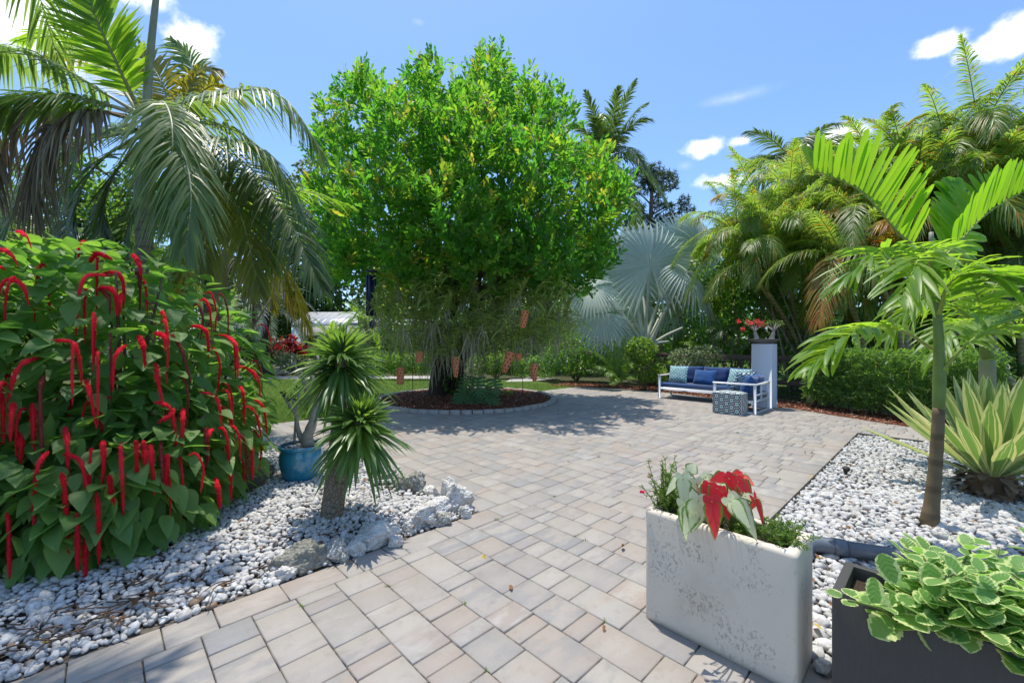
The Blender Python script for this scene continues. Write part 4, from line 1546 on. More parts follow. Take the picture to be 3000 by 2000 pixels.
for px, py, r in LUM:
    rm = r / F * ZT * .80
    py += 10
    for dz in ((-1, .6) if r > 100 else (-.5, .5) if r > 60 else (0,)):
        y = ZT + dz * R.uniform(1.0, 2.4)
        s = y / ZT
        TL.append((at(px + R.normal(0, 8), py, y), np.array([rm * s, rm * s * 1.1, rm * s])))
top = tb + (.3, .1, 2.5)
for q, (c, r) in enumerate(TL[::2]):
    st = top if q % 2 else tb + (1.0, 0, 2.7)
    m = (st + c) / 2 + R.normal(0, .2, 3) - (0, 0, .25)
    k_ = 10
    MB().add(tube(curve([st, m, c], k_), np.linspace(.065, .01, k_), 6)).build('limb', M_BARK, tree)
k = K('tree_leaf')
_x, _y, _z = k.lf()
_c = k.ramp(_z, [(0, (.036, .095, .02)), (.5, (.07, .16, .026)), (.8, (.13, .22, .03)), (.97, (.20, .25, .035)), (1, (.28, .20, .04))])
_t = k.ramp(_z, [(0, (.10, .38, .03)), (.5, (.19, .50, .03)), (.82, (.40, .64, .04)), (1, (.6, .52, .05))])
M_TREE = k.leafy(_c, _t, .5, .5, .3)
ns = 6800
w = np.array([l[1][0] ** 2 for l in TL])
pick = R.choice(len(TL), ns, p=w / w.sum())
C = np.array([l[0] for l in TL])[pick]
Rr = np.array([l[1] for l in TL])[pick]
d = rdir(ns)
Ps = C + d * Rr * R.uniform(.35, 1.03, ns)[:, None]
ax = nrm(d * .6 + np.array([0, 0, .75]) + R.normal(0, .35, (ns, 3)))
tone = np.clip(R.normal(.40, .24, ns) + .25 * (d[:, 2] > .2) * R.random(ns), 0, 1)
m = 10                                                     # leaflets per spray
f = np.tile(np.linspace(.1, 1, m), ns)
side = np.tile(np.where(np.arange(m) % 2, 1, -1), ns)
axr = np.repeat(ax, m, 0)
sv = nrm(np.cross(axr, np.repeat(rdir(ns), m, 0)))
len_ = np.repeat(R.uniform(.22, .42, ns), m)
Pt = np.repeat(Ps, m, 0) + axr * (f * len_)[:, None]
Al = nrm(sv * (side * .8)[:, None] + axr * (.55 + f * .6)[:, None] + R.normal(0, .2, (ns * m, 3)))
Nl = nrm(np.cross(axr, sv) * np.where(R.random(ns * m) < .5, 1, -1)[:, None] * .5 + np.array([0, 0, .5]) + R.normal(0, .55, (ns * m, 3)))
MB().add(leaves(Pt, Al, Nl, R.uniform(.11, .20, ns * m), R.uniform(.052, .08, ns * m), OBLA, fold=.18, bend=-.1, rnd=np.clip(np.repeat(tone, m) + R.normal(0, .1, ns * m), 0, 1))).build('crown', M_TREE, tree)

# small plants at the tree's foot
M_MONST = leafmat('monstera_leaf', (.05, .13, .045), (.085, .18, .065), (.18, .4, .07), tr=.25, rough=.5, spec=.35)
mon = thing('monstera', 'dark split leaved monstera at the foot of the round tree', 'plant', gnd(1395, 1190))


def monstera_leaf(p, A, N, L, parent):
    """heart outline with deep side slits, built as lobes joined along the midrib"""
    A = nrm(A)
    S = nrm(np.cross(A, N))
    Nn = np.cross(S, A)
    V, Fq = [], []
    for sd_ in (-1, 1):
        for q in range(7):
            f0, f1 = q / 7, (q + .98) / 7
            wdt = .48 * np.interp(q / 6, [0, .2, .5, 1], [.8, 1, .92, .25])
            out = np.radians(np.interp(q, [0, 6], [105, 30]))
            D = S * sd_ * math.sin(out) + A * math.cos(out)
            b0, b1 = p + A * L * f0, p + A * L * f1
            s = len(V)
            gap = .86
            V += [b0, b1, b0 + D * L * wdt * .55 + Nn * L * .05, b0 + D * L * wdt * .55 + A * L * .145 + Nn * L * .05,
                  b0 + D * L * wdt + Nn * L * .02 - (0, 0, L * .06), b0 + D * L * wdt * .97 + A * L * .145 * gap * .7 - (0, 0, L * .06)]
            Fq += [[s, s + 2, s + 3, s + 1], [s + 2, s + 4, s + 5, s + 3]]
    V = np.array(V)
    A_ = np.zeros((len(V), 3))
    A_[:, 2] = R.random()
    MB().add((V, np.array(Fq), A_)).build('leaf', M_MONST, parent)


mc = gnd(1395, 1190)
for q, (px, py, ang, L) in enumerate(((1362, 1150, -.5, .46), (1352, 1172, -.9, .4), (1400, 1120, .1, .5), (1425, 1150, .6, .42), (1385, 1165, -.1, .42), (1440, 1172, .8, .38), (1372, 1115, -.3, .4), (1415, 1180, .3, .4), (1445, 1125, .5, .4), (1340, 1190, -.8, .3))):
    p = at(px, py - 14, mc[1] - .1 - .05 * (q % 3))
    A = np.array([math.sin(ang) * .7, -.35, -.8])
    monstera_leaf(p, A, np.array([math.sin(ang) * .4, -.85, .5]), L, mon)
    MB().add(tube(curve([mc + (0, 0, .1), (mc + p) / 2 + (0, .1, .25), p], 8), .012, 5)).build('stalk', M_STEM, mon)
M_BRIGHT = leafmat('bright_shrub_leaf', (.07, .15, .02), (.13, .22, .03), (.26, .46, .04), tr=.4, rough=.4)
M_MIDLEAF = leafmat('mid_shrub_leaf', (.045, .095, .025), (.075, .135, .035), (.16, .32, .04), tr=.33, rough=.4)
M_DEEPLEAF = leafmat('glossy_hedge_leaf', (.045, .105, .034), (.075, .145, .042), (.2, .46, .05), (.3, .54, .05), tr=.4, rough=.36, spec=.5)
shrub('small_plant', 'small leafy plant beside the trunk of the round tree', [(at(1320, 1120, 11.0), (.22, .2, .3))], 120, .13, M_MIDLEAF, 4, .012)
shrub('seedling', 'bright green seedling alone in the mulch ring', [(at(1490, 1158, 11.0), (.1, .1, .08))], 22, .11, M_BRIGHT, 2, .006, cat='plant')

# ------------------------------------------------------------------ orchids hanging in the tree
M_VANDA = leafmat('orchid_leaf', (.19, .26, .07), (.27, .33, .11), (.62, .76, .16), tr=.33, rough=.42, mid=(.16, .2, .08))
M_ROOT = leafmat('orchid_root', (.29, .29, .16), (.47, .46, .30), (.2, .2, .14), tr=.1, rough=.8)
M_WIRE = plain('dark_wire', (.04, .035, .03), .6, .3, .2)


def orchid(seed, root_len, nroot, fan):
    root = thing('orchid', 'hanging orchid with strappy leaves and pale dangling roots below the crown', 'orchid', (0, 0, 0), 'orchids hanging from the round tree')
    lean = R.normal(0, .08, 2)
    MB().add(tube([(0, 0, .1), (lean[0] * .3, lean[1] * .3, .35)], .003, 4)).build('wire', M_WIRE, root)
    m = fan
    s = np.linspace(0, 1, m)
    Pb = np.stack([lean[0] * s, lean[1] * s, -.05 + .3 * s], 1)
    az = R.uniform(0, 3.14)
    sd_ = np.where(np.arange(m) % 2, 1, -1)
    A = np.stack([np.cos(az) * sd_, np.sin(az) * sd_, .55 + .6 * s], 1) + R.normal(0, .2, (m, 3))
    MB().add(leaves(Pb, A, np.tile((0, 0, 1.), (m, 1)) - A * .2, R.uniform(.24, .40, m), .042, STRAP, fold=.5, droop=R.uniform(.25, .7, m))).build('leaf_fan', M_VANDA, root)
    mb = MB()
    for q in range(nroot):
        L = root_len * R.uniform(.35, 1.1)
        p = np.array([R.normal(0, .03), R.normal(0, .03), R.uniform(-.08, .08)])
        pts = [p]
        d = np.array([R.normal(0, .6), R.normal(0, .6), -.2])
        for j in range(6):
            d = d * .62 + np.array([R.normal(0, .16), R.normal(0, .16), -.55])
            pts.append(pts[-1] + nrm(d) * L / 6)
        mb.add(tube(np.array(pts), [.005, .006, .006, .0055, .005, .0045, .003], 4, False), 0, R.random())
    mb.build('roots', M_ROOT, root, kind='stuff')
    return root


protos = [orchid(1, .5, 11, 20), orchid(2, .7, 14, 24), orchid(3, .4, 9, 20), orchid(4, .6, 12, 26)]
spots = [(1090, 880), (1135, 905), (1165, 845), (1200, 880), (1232, 835), (1262, 880), (1290, 850), (1310, 905), (1335, 850), (1362, 880), (1390, 835), (1398, 905), (1430, 845), (1450, 885), (1475, 835), (1492, 890),
         (1515, 870), (1540, 860), (1562, 895), (1590, 880), (1612, 860), (1635, 905), (1600, 940), (1575, 960), (1240, 930), (1275, 950), (1330, 940), (1375, 945), (1415, 960), (1465, 945), (1500, 985), (1555, 985), (1620, 960),
         (1180, 960), (1220, 985), (1295, 1005), (1352, 1010), (1440, 1000), (1590, 1005), (1640, 990), (1255, 1050), (1150, 940), (1110, 920), (1660, 920), (1412, 1015), (1380, 990), (1230, 880), (1535, 930), (1270, 985), (1300, 960), (1285, 900), (1320, 985), (1350, 900), (1250, 1010), (1345, 960), (1425, 930), (1250, 960), (1280, 1035), (1310, 1040), (1330, 1020), (1265, 935), (1372, 970), (1405, 965), (1455, 920), (1208, 930), (1520, 1010), (1610, 900), (1130, 850), (1480, 950)]
for q, (px, py) in enumerate(spots):
    y = R.uniform(8.8, 10.6)
    p = at(px, py, y)
    o = protos[q] if q < 4 else copy_tree(protos[q % 4])
    o.location = p
    o.rotation_euler = (0, 0, R.uniform(0, 6.28))
    o.scale = (1.2, 1.2, 1.2)
# one with a long white beard of roots
lo = orchid(9, 1.0, 34, 16)
lo.name = 'orchid'
lo['label'] = 'orchid with the longest beard of straight white roots above the monstera'
lo.location = at(1390, 985, 9.6)
lo.scale = (1.1, 1.1, 1.15)

# long thin aerial stems and vines dangling under the crown
mb = MB()
for q in range(26):
    p = at(R.uniform(1060, 1680), R.uniform(800, 930), R.uniform(9.5, 12.2))
    L = R.uniform(.25, 1.0)
    pts = [p]
    d = R.normal(0, .5, 3)
    for j in range(6):
        d = d * .6 + np.array([R.normal(0, .2), R.normal(0, .2), -.5])
        pts.append(pts[-1] + nrm(d) * L / 6)
    mb.add(tube(np.array(pts), .007, 4, False), 0, R.random())
mb.build('aerial_roots', M_ROOT, tree, kind='stuff')
n = 3000
P = np.stack([R.uniform(1050, 1690, n), R.uniform(790, 1030, n)], 1)
Yv = R.uniform(9.0, 12.0, n)
P = np.stack([(P[:, 0] - 1500) / F * Yv, Yv, CAM_H - (P[:, 1] - 1000) / F * Yv], 1)
cl = R.integers(0, 260, n)
P = P[cl] + R.normal(0, .10, (n, 3))
MB().add(leaves(P, R.normal(size=(n, 3)) * (1, 1, .6) + (0, 0, -.1), rdir(n) + (0, 0, 1), R.uniform(.16, .36, n), .034, STRAP, fold=.4, droop=R.uniform(.1, .6, n))).build('hanging_foliage', M_VANDA, tree, kind='stuff')

# ------------------------------------------------------------------ terracotta hangers
k = K('terracotta')
_n = k.noise(30, 5)
M_TERRA = k.done(k.bsdf(k.mix(_n, (.50, .16, .07), (.64, .26, .125)), .8, .25, 0, k.bump(_n, .3, .003)))


def terracotta(label, px, py, Y, r, h, cone, tilt=0.):
    c = at(px, py, Y)
    root = thing('terracotta_pot', label, 'pot', c, 'perforated terracotta orchid pots hanging in the tree')
    seg, rows = 18, 11
    V, Fq = [], []
    for q in range(rows + 1):
        t = q / rows
        rr = r * (1 - cone * t ** 1.6)
        for s in range(seg):
            a = 2 * math.pi * s / seg
            V.append((rr * math.cos(a), rr * math.sin(a), h / 2 - h * t))
    for q in range(rows):
        for s in range(seg):
            if q % 2 and (s + (q // 2)) % 3 == 0 and q < rows - 1:
                continue                                    # the openings
            Fq.append([q * seg + s, q * seg + (s + 1) % seg, (q + 1) * seg + (s + 1) % seg, (q + 1) * seg + s])
    V = np.array(V)
    ct, st = math.cos(tilt), math.sin(tilt)
    V = np.stack([V[:, 0] * ct + V[:, 2] * st, V[:, 1], -V[:, 0] * st + V[:, 2] * ct], 1)
    o = MB().add((V + c, [np.array(Fq), np.arange(rows * seg, (rows + 1) * seg)[None]], np.zeros((len(V), 3)))).build('pot_wall', M_TERRA, root)
    sm = o.modifiers.new('wall', 'SOLIDIFY')
    sm.thickness = .012
    tp = c + (math.sin(tilt) * h / 2, 0, h / 2)
    MB().add(tube([tp, tp + (0, 0, .5)], .003, 4)).build('wire', M_WIRE, root)
    MB().add(leaves(np.tile(tp, (16, 1)), R.normal(size=(16, 3)) * (1, 1, .4) + (0, 0, .7), np.tile((0, 0, 1.), (16, 1)), R.uniform(.12, .26, 16), .02, STRAP, .5, droop=R.uniform(.3, .9, 16))).build('leaf_fan', M_VANDA, root)


terracotta('straight sided terracotta hanger farthest left, over the lawn', 1173, 1100, 8.7, .066, .34, .12)
terracotta('small terracotta hanger half hidden left of the trunk', 1228, 1044, 8.7, .065, .22, .2)
terracotta('pointed terracotta hanger beside the trunk', 1335, 1074, 8.8, .075, .42, .62)
terracotta('terracotta hanger high under the crown next to the orange one', 1535, 934, 8.8, .07, .36, .35, .15)
terracotta('large tilted terracotta hanger right of the monstera', 1487, 1060, 8.8, .085, .44, .5, .35)
terracotta('small terracotta hanger peeping out right of the tilted one', 1520, 1045, 8.8, .06, .14, .3)
terracotta('pointed terracotta hanger farthest right, above the flagstone', 1565, 1090, 8.7, .072, .36, .6, -.05)
fl = thing('orange_orchid', 'orange orchid flowers next to the high terracotta hanger', 'flower', at(1555, 935, 10.1))
M_ORANGE = leafmat('orange_petal', (.55, .16, .03), (.65, .25, .04), (.8, .3, .05), tr=.3)
n = 46
MB().add(leaves(at(1555, 935, 10.1) + R.normal(0, .07, (n, 3)), rdir(n), rdir(n), .08, .045, OVAL)).build('petals', M_ORANGE, fl)
# shepherd rods in the mulch ring
for q, (px, py0, py1, lb) in enumerate(((1209, 1192, 1050, 'thin black plant rod at the left of the mulch ring'), (1281, 1172, 1085, 'thin black plant rod close to the trunk'),
                                        (1452, 1160, 1030, 'thin black plant rod behind the monstera'), (1531, 1170, 1085, 'thin black plant rod at the right of the mulch ring'))):
    b = gnd(px, py0)
    b[2] = .04
    t_ = at(px + 1, py1, b[1])
    o = MB().add(tube(curve([b - t_ * 0, t_, t_ + (.05, 0, .12), t_ + (.14, 0, .08)], 12) - b, .008, 5)).build('plant_rod', M_WIRE)
    o.location = b
    o['label'] = lb
    o['category'] = 'rod'
    o['group'] = 'black rods in the mulch ring'

# wind chime
M_NAVY = plain('navy_metal', (.012, .02, .075), .35, .5, .2, 20, .02)
wc = at(1087, 880, 9.2)
chime = thing('wind_chime', 'navy blue wind chime with long tubes hanging from the tree', 'wind chime', wc)
for dx, dy in ((-.085, 0), (-.045, .07), (.045, .07), (.085, 0), (.0, -.085), (0, .1)):
    MB().add(tube([wc + (dx, dy, .55), wc + (dx, dy, -.33)], .027, 12)).build('chime_tube', M_NAVY, chime, True)
MB().add(tube([wc + (0, 0, .62), wc + (0, 0, .64)], .13, 20)).build('top_disc', M_NAVY, chime, False)
MB().add(tube([wc + (0, 0, 1.3), wc + (0, 0, -.52)], .004, 4)).build('cord', M_WIRE, chime)
sa = at(1091, 950, 9.2)
MB().add(tube([sa + (0, -.008, 0), sa + (0, .008, 0)], .082, 24)).build('wind_sail', M_NAVY, chime, False)

# ------------------------------------------------------------------ concrete planter with caladiums
def mat_cast():
    k = K('cast_concrete')
    p = k.pos()
    n1 = k.noise(5.5, 3, .6)
    n2 = k.noise(75, 5, .7, k.scale(p, (1, 1, .7)))
    n3 = k.noise(2.2, 5, .6)
    c = k.mix(n1, (.60, .53, .43), (.69, .62, .51))
    c = k.mix(k.math('MULTIPLY', k.step(n3, .48, .72), .45), c, (.48, .41, .31))
    pit = k.math('MULTIPLY', k.step(n1, .47, .62), k.step(n2, .53, .60))
    pit2 = k.step(n2, .66, .70)
    pit = k.math('MAXIMUM', pit, k.math('MULTIPLY', pit2, .8))
    c = k.mix(k.math('MULTIPLY', pit, .6), c, (.27, .225, .165))
    h = k.math('SUBTRACT', 1.0, pit)
    return k.done(k.bsdf(c, .72, .35, 0, k.bump(h, .5, .004)))


M_CAST = mat_cast()
EU, EV = np.array([CU, SU, 0]), np.array([SU, -CU, 0])


def open_box(mb, c, lu, lv, h, wall, inner, bev, mi=0, taper=0.):
    """rectangular planter shell with rounded rim, along the patio axes; c = centre of its base"""
    def ring(a, b, z, rc, ns=4):
        out = []
        for sx, sy, st in ((1, 1, 0), (-1, 1, 90), (-1, -1, 180), (1, -1, 270)):
            for q in range(ns + 1):
                t = math.radians(st + 90 * q / ns)
                out.append((sx * (a - rc) + rc * math.cos(t), sy * (b - rc) + rc * math.sin(t), z))
        return out
    a, b = lu / 2, lv / 2
    rings = [ring(a - taper, b - taper, 0, bev)]
    rings.append(ring(a - taper * .9, b - taper * .9, h * .05, bev))
    rings.append(ring(a, b, h - bev, bev))
    for q in (30, 60, 90):
        t = math.radians(q)
        e = bev * (1 - math.cos(t))
        rings.append(ring(a - e, b - e, h - bev + bev * math.sin(t), bev))
    wi = wall - bev * .5
    for q in (0, 45, 90):
        t = math.radians(q)
        rings.append(ring(a - wi - bev * .5 * math.sin(t), b - wi - bev * .5 * math.sin(t), h - bev * .5 * (1 - math.cos(t)), max(bev * .6, .004)))
    rings.append(ring(a - wall, b - wall, h - inner, max(bev * .6, .004)))
    m = len(rings[0])
    V = np.array(rings).reshape(-1, 3)
    n = len(rings)
    i = np.arange(n - 1)[:, None] * m
    j = np.arange(m)[None]
    Fq = np.stack([i + j, i + (j + 1) % m, i + m + (j + 1) % m, i + m + j], -1).reshape(-1, 4)
    P = np.asarray(c) + V[:, :1] * EU + V[:, 1:2] * EV + V[:, 2:] * (0, 0, 1.)
    mb.add((P, [Fq, np.arange(m)[None, ::-1]], np.zeros((len(P), 3))), mi)
    return P[-m:]


c0 = W(2.305, -.815, 0)
pl = thing('concrete_planter', 'tall rectangular white concrete planter with pitted weathered face', 'planter', c0)
mb = MB()
inn = open_box(mb, c0, .31, .715, .60, .05, .05, .022)
mb.build('body', M_CAST, pl)
MB().add((inn + (0, 0, .004), np.arange(len(inn))[None], np.zeros((len(inn), 3)))).build('soil', M_POTSOIL, pl, False)

ftop = c0 + (0, 0, .56)
M_PORT = leafmat('portulaca_leaf', (.06, .12, .02), (.10, .18, .03), (.22, .38, .03), tr=.35, rough=.4)


def portulaca(label, c, r, h, n):
    root = thing('portulaca', label, 'plant', c)
    P, A, mb = [], [], MB()
    for q in range(n):
        d = rdir(1)[0]
        b = c + np.append(R.normal(0, r * .35, 2), 0)
        t = b + d * (r, r, h * .4) + (0, 0, h * R.uniform(.3, .8))
        Cv = curve([b, (b + t) / 2 + (0, 0, .02), t], 7)
        mb.add(tube(Cv, .0022, 3, False), 0)
        for p in Cv[1:]:
            for _ in range(5):
                P.append(p)
                A.append(R.normal(size=3) + (0, 0, .5))
    mb.build('stem', M_STEM, root)
    m = len(P)
    MB().add(leaves(P, A, rdir(m), R.uniform(.014, .028, m), .0055, OVAL, flat=True)).build('foliage', M_PORT, root)
    return root


pq = portulaca('fine leaved green portulaca at the far left end of the white planter', ftop + EV * -.28 + EU * .0, .10, .26, 75)
portulaca('fine leaved portulaca at the near right end of the white planter', ftop + EV * .25 + EU * .01, .10, .10, 60)
portulaca('low portulaca in the middle of the white planter under the caladiums', ftop + EV * .08 - EU * .02, .06, .07, 25)
M_PINK = leafmat('pink_petal', (.70, .03, .12), (.80, .08, .2), (.9, .1, .25), tr=.3)
fc = at(1882, 1441, 2.42)
fl = thing('pink_flower', 'small pink portulaca flower at the left edge of the white planter', 'flower', fc)
MB().add(leaves(np.tile(fc, (16, 1)), rdir(16) * (1, 1, .5) + (0, -.3, .3), rdir(16), .017, .014, OVAL)).build('petals', M_PINK, fl)
MB().add(tube(curve([fc, fc + (.04, .02, -.03), ftop + EV * -.28 + (0, 0, .12)], 6), .002, 4)).build('stalk', M_STEM, fl)


def mat_cal(name, c0, c1, vein, t):
    k = K(name)
    x, y, z = k.lf()
    ax = k.math('ABSOLUTE', x)
    n = k.noise(28, 4)
    f = k.math('ADD', k.math('ADD', ax, k.math('MULTIPLY', k.math('SUBTRACT', n, .5), .5)), k.math('MULTIPLY', k.step(y, .88, 1), .6))
    c = k.mix(k.step(f, .66, .92), c0, c1)
    v = k.math('ABSOLUTE', k.math('SUBTRACT', k.math('FRACT', k.math('SUBTRACT', k.math('MULTIPLY', y, 4.0), k.math('MULTIPLY', ax, 1.3))), .5))
    vf = k.math('MAXIMUM', k.math('SUBTRACT', 1.0, k.step(v, .0, .07)), k.math('SUBTRACT', 1.0, k.step(ax, .0, .08)))
    c = k.mix(k.math('MULTIPLY', vf, .55), c, vein)
    return k.leafy(c, k.mix(k.step(f, .66, .92), t, (.2, .4, .04)), .48, .45, .3)


M_CALW = mat_cal('white_caladium', (.56, .60, .44), (.07, .15, .035), (.40, .50, .24), (.78, .82, .55))
M_CALR = mat_cal('red_caladium', (.50, .02, .035), (.09, .15, .035), (.40, .012, .03), (.95, .08, .10))
LOBE = (np.array([0, .15, .35, .6, .8, .93, 1.0]), np.array([.4, .85, 1.0, .92, .68, .38, .03]))
HEART = (np.array([0, .05, .15, .32, .5, .7, .87, 1.0]), np.array([.5, .82, 1.0, .95, .76, .5, .25, .02]))


def caladium(label, mat, items):
    items = list(items)
    for q in range(9):
        it = items[q % len(items)]
        items.append((it[0] + R.normal(0, 30), it[1] + R.uniform(-10, 30), it[2] + R.normal(.03, .05), np.array(it[3]) + R.normal(0, .35, 3), np.array(it[4]) + R.normal(0, .25, 3), it[5] * R.uniform(.55, .8), it[6] * R.uniform(.6, .85)))
    root = thing('caladium', label, 'plant', ftop + EV * (-.02 if mat is M_CALW else .06))
    b = np.array(root.location)
    for px, py, Y, A, N, L, wd in items:
        p = at(px, py, Y)
        L, wd = L * .85, wd * .95
        x = leaves(p, A, N, L, wd, HEART, fold=R.uniform(.08, .4), droop=R.uniform(.0, .3), bend=R.uniform(-.3, .05))
        MB().add(x).build('leaf', mat, root)
        a = nrm(np.array(A, float))
        for s in (-1, 1):                      # the two back lobes of the heart
            S = nrm(np.cross(a, N)) * s
            lb = leaves(p + S * wd * .10 + a * L * .06 - nrm(np.array(N, float)) * .004, -a * .8 + S * .42, N, L * .34, wd * .46, LOBE, fold=.12)
            MB().add((lb[0], lb[1], np.abs(lb[2]) * (.75, .6, 1))).build('leaf_lobe', mat, root)
        MB().add(tube(curve([b + R.normal(0, .015, 3) * (1, 1, 0), (b + p) / 2 + (0, 0, .03), p], 8), .0035, 5)).build('stalk', M_STEM, root)


caladium('white leaved caladium with green edges in the white planter', M_CALW,
         [(2000, 1402, 2.17, (-.05, -.25, -1), (-.1, -1, .45), .16, .085), (1990, 1400, 2.25, (-.6, -.3, -.35), (-.1, -.6, .8), .13, .06), (2040, 1415, 2.2, (.1, -.2, -.9), (0, -1, .5), .15, .10),
          (2005, 1480, 2.08, (.02, -.15, -1), (-.2, -1, .3), .17, .075), (2045, 1465, 2.05, (-.25, -.2, -.9), (0, -1, .4), .18, .125), (2065, 1395, 2.25, (.3, -.2, -.4), (0, -.7, .7), .11, .08),
          (2150, 1470, 1.98, (.55, -.25, -.75), (.15, -.9, .5), .19, .115), (2020, 1380, 2.3, (.2, .1, .2), (0, -.9, .5), .09, .08), (2185, 1452, 2.05, (.8, -.1, -.2), (0, -.6, .8), .10, .055)])
caladium('red leaved caladium with green edges in the white planter', M_CALR,
         [(2085, 1470, 1.99, (.05, -.2, -1), (-.15, -1, .3), .16, .095), (2135, 1400, 2.15, (.5, -.1, -.6), (.2, -1, .6), .12, .10), (2165, 1412, 2.12, (.35, -.25, -.5), (.1, -1, .5), .12, .105),
          (2120, 1395, 2.2, (-.5, -.1, -.1), (0, -.9, .6), .09, .075), (2100, 1430, 2.1, (-.3, -.2, -.5), (-.1, -1, .6), .11, .09), (2212, 1462, 2.02, (.3, -.1, -.9), (.5, -.8, .3), .15, .055),
          (2075, 1420, 2.15, (-.2, -.2, -.5), (0, -.8, .7), .10, .08), (2120, 1455, 2.05, (.1, -.2, -.6), (0, -1, .5), .10, .08)])

# ------------------------------------------------------------------ black planter with variegated plectranthus
k = K('charcoal_composite')
_n = k.noise(1.0, 4, .6, k.scale(k.pos(), (160, 160, 14)))
_f = k.noise(240, 2)
M_CHAR = k.done(k.bsdf(k.mix(_n, (.045, .043, .042), (.07, .067, .064)), .52, .4, 0, k.bump(_f, .15, .002)))
c1 = W(2.325, .36, 0)
dk = thing('charcoal_planter', 'charcoal grey rectangular planter full of variegated foliage', 'planter', c1)
mb = MB()
inn = open_box(mb, c1, .33, 1.40, .50, .036, .06, .006)
mb.build('body', M_CHAR, dk)
MB().add((inn + (0, 0, .004), np.arange(len(inn))[None], np.zeros((len(inn), 3)))).build('soil', M_POTSOIL, dk, False)


def mat_varieg():
    k = K('variegated_leaf')
    x, y, z = k.lf()
    ax = k.math('ABSOLUTE', x)
    n = k.noise(40, 4)
    f = k.math('ADD', k.math('ADD', ax, k.math('MULTIPLY', k.math('SUBTRACT', n, .5), 1.15)), k.math('MULTIPLY', k.step(y, .8, 1), .4))
    g = k.mix(z, (.10, .21, .055), (.16, .29, .085))
    v = k.math('ABSOLUTE', k.math('SUBTRACT', k.math('FRACT', k.math('SUBTRACT', k.math('MULTIPLY', y, 6.0), k.math('MULTIPLY', ax, 1.4))), .5))
    g = k.mix(k.math('MULTIPLY', k.math('SUBTRACT', 1.0, k.step(v, .0, .14)), .45), g, (.22, .32, .13))
    e = k.step(f, .64, .76)
    c = k.mix(e, g, (.54, .61, .26))
    t = k.mix(e, (.30, .58, .08), (.7, .78, .34))
    return k.leafy(c, t, .38, .45, .35, k.bump(v, .5, .004))


M_VARIEG = mat_varieg()
PLEC = (np.array([0, .05, .14, .2, .3, .36, .46, .52, .62, .68, .78, .84, .93, 1.0]), np.array([.08, .42, .74, .80, .98, .90, 1.04, .93, .98, .82, .80, .62, .40, .05]))
plec = thing('variegated_plant', 'green plant with cream serrated leaf edges filling the charcoal planter', 'plant', c1 + (0, 0, .44))
P, A, N, L = [], [], [], []
for q in range(150):
    v = R.uniform(-.50, .68)
    u = R.uniform(-.13, .13)
    b = c1 + (0, 0, .44) + EU * u + EV * v
    hgt = R.uniform(.06, .27)
    out = EU * (u * 1.2 + R.normal(0, .05)) + EV * R.normal(0, .08)
    if v < -.3:
        out = out - EV * R.uniform(-.06, .0)
    t = b + out + (0, 0, hgt)
    Cv = curve([b, (b + t) / 2 + (0, 0, .02), t], 7)
    MB().add(tube(Cv, np.linspace(.006, .004, 7), 6)).build('stem', M_STEM, plec)
    az = R.uniform(0, 3.14)
    for j, p in enumerate(Cv[1:]):
        az += 1.57 + R.normal(0, .15)
        f = j / 5
        for s in (0, math.pi):
            d = np.array([math.cos(az + s), math.sin(az + s), R.uniform(-.05, .55) * (1 if f < .8 else 2.2)])
            P.append(p + d * .02)
            A.append(d)
            N.append(np.array([0, 0, 1.]) - d * .25 + R.normal(0, .2, 3))
            L.append(R.uniform(.08, .118) * (1.1 - .42 * f))
# the drooping shoots over the front edge
for px, py, dx in ((2560, 1690, 0), (2640, 1740, .1), (2690, 1800, .1), (2610, 1730, -.1), (2850, 1780, 0), (2960, 1830, .1), (2580, 1620, 0), (2820, 1690, 0), (2720, 1650, 0), (2990, 1740, 0), (2905, 1770, .0)):
    p = at(px, py, 1.52 + (3000 - px) * .0002)
    P.append(p)
    A.append(np.array([dx + R.normal(0, .25), -.35, -.75]))
    N.append(np.array([R.normal(0, .3), -.7, .75]))
    L.append(R.uniform(.09, .125))
n = len(P)
L = np.array(L)
bt = leaves(P, A, N, L, L * R.uniform(.70, .86, n), PLEC, fold=.12, droop=R.uniform(.0, .25, n), bend=R.uniform(-.12, .06, n))
ids = np.argsort(np.linalg.norm(np.array(P) - (0, 0, CAM_H), axis=1))[:300]
leaf_parts(bt, n, ids, 'leaf', M_VARIEG, plec)
if n > 300:
    MB().add(leaf_rest(bt, n, ids)).build('foliage', M_VARIEG, plec, kind='stuff')

# ------------------------------------------------------------------ grey drain pipe behind the planters
M_PVC = plain('grey_plastic', (.115, .135, .165), .38, .5, .12, 12, .03)
q0, q1 = gnd(2440, 1600, .075), gnd(2800, 1655, .075)
q1 = q0 + nrm(q1 - q0) * 1.7
pipe = thing('drain_pipe', 'grey plastic drain pipe lying on the gravel behind the planters', 'pipe', q0 * (1, 1, 0))
MB().add(tube([q0, q1], .052, 20)).build('pipe_length', M_PVC, pipe)
ud = nrm(q1 - q0)
lft = np.array([-ud[1] * -1, ud[0] * -1, 0])
el = curve([q0 + ud * .02, q0 - ud * .09, q0 - ud * .16 + lft * .03 - (0, 0, .01), q0 - ud * .21 + lft * .14 - (0, 0, .03)], 12)
MB().add(tube(el, .054, 20)).build('elbow', M_PVC, pipe)
MB().add(tube([q0 + ud * .005, q0 + ud * .075], .059, 20)).build('coupling', M_PVC, pipe)

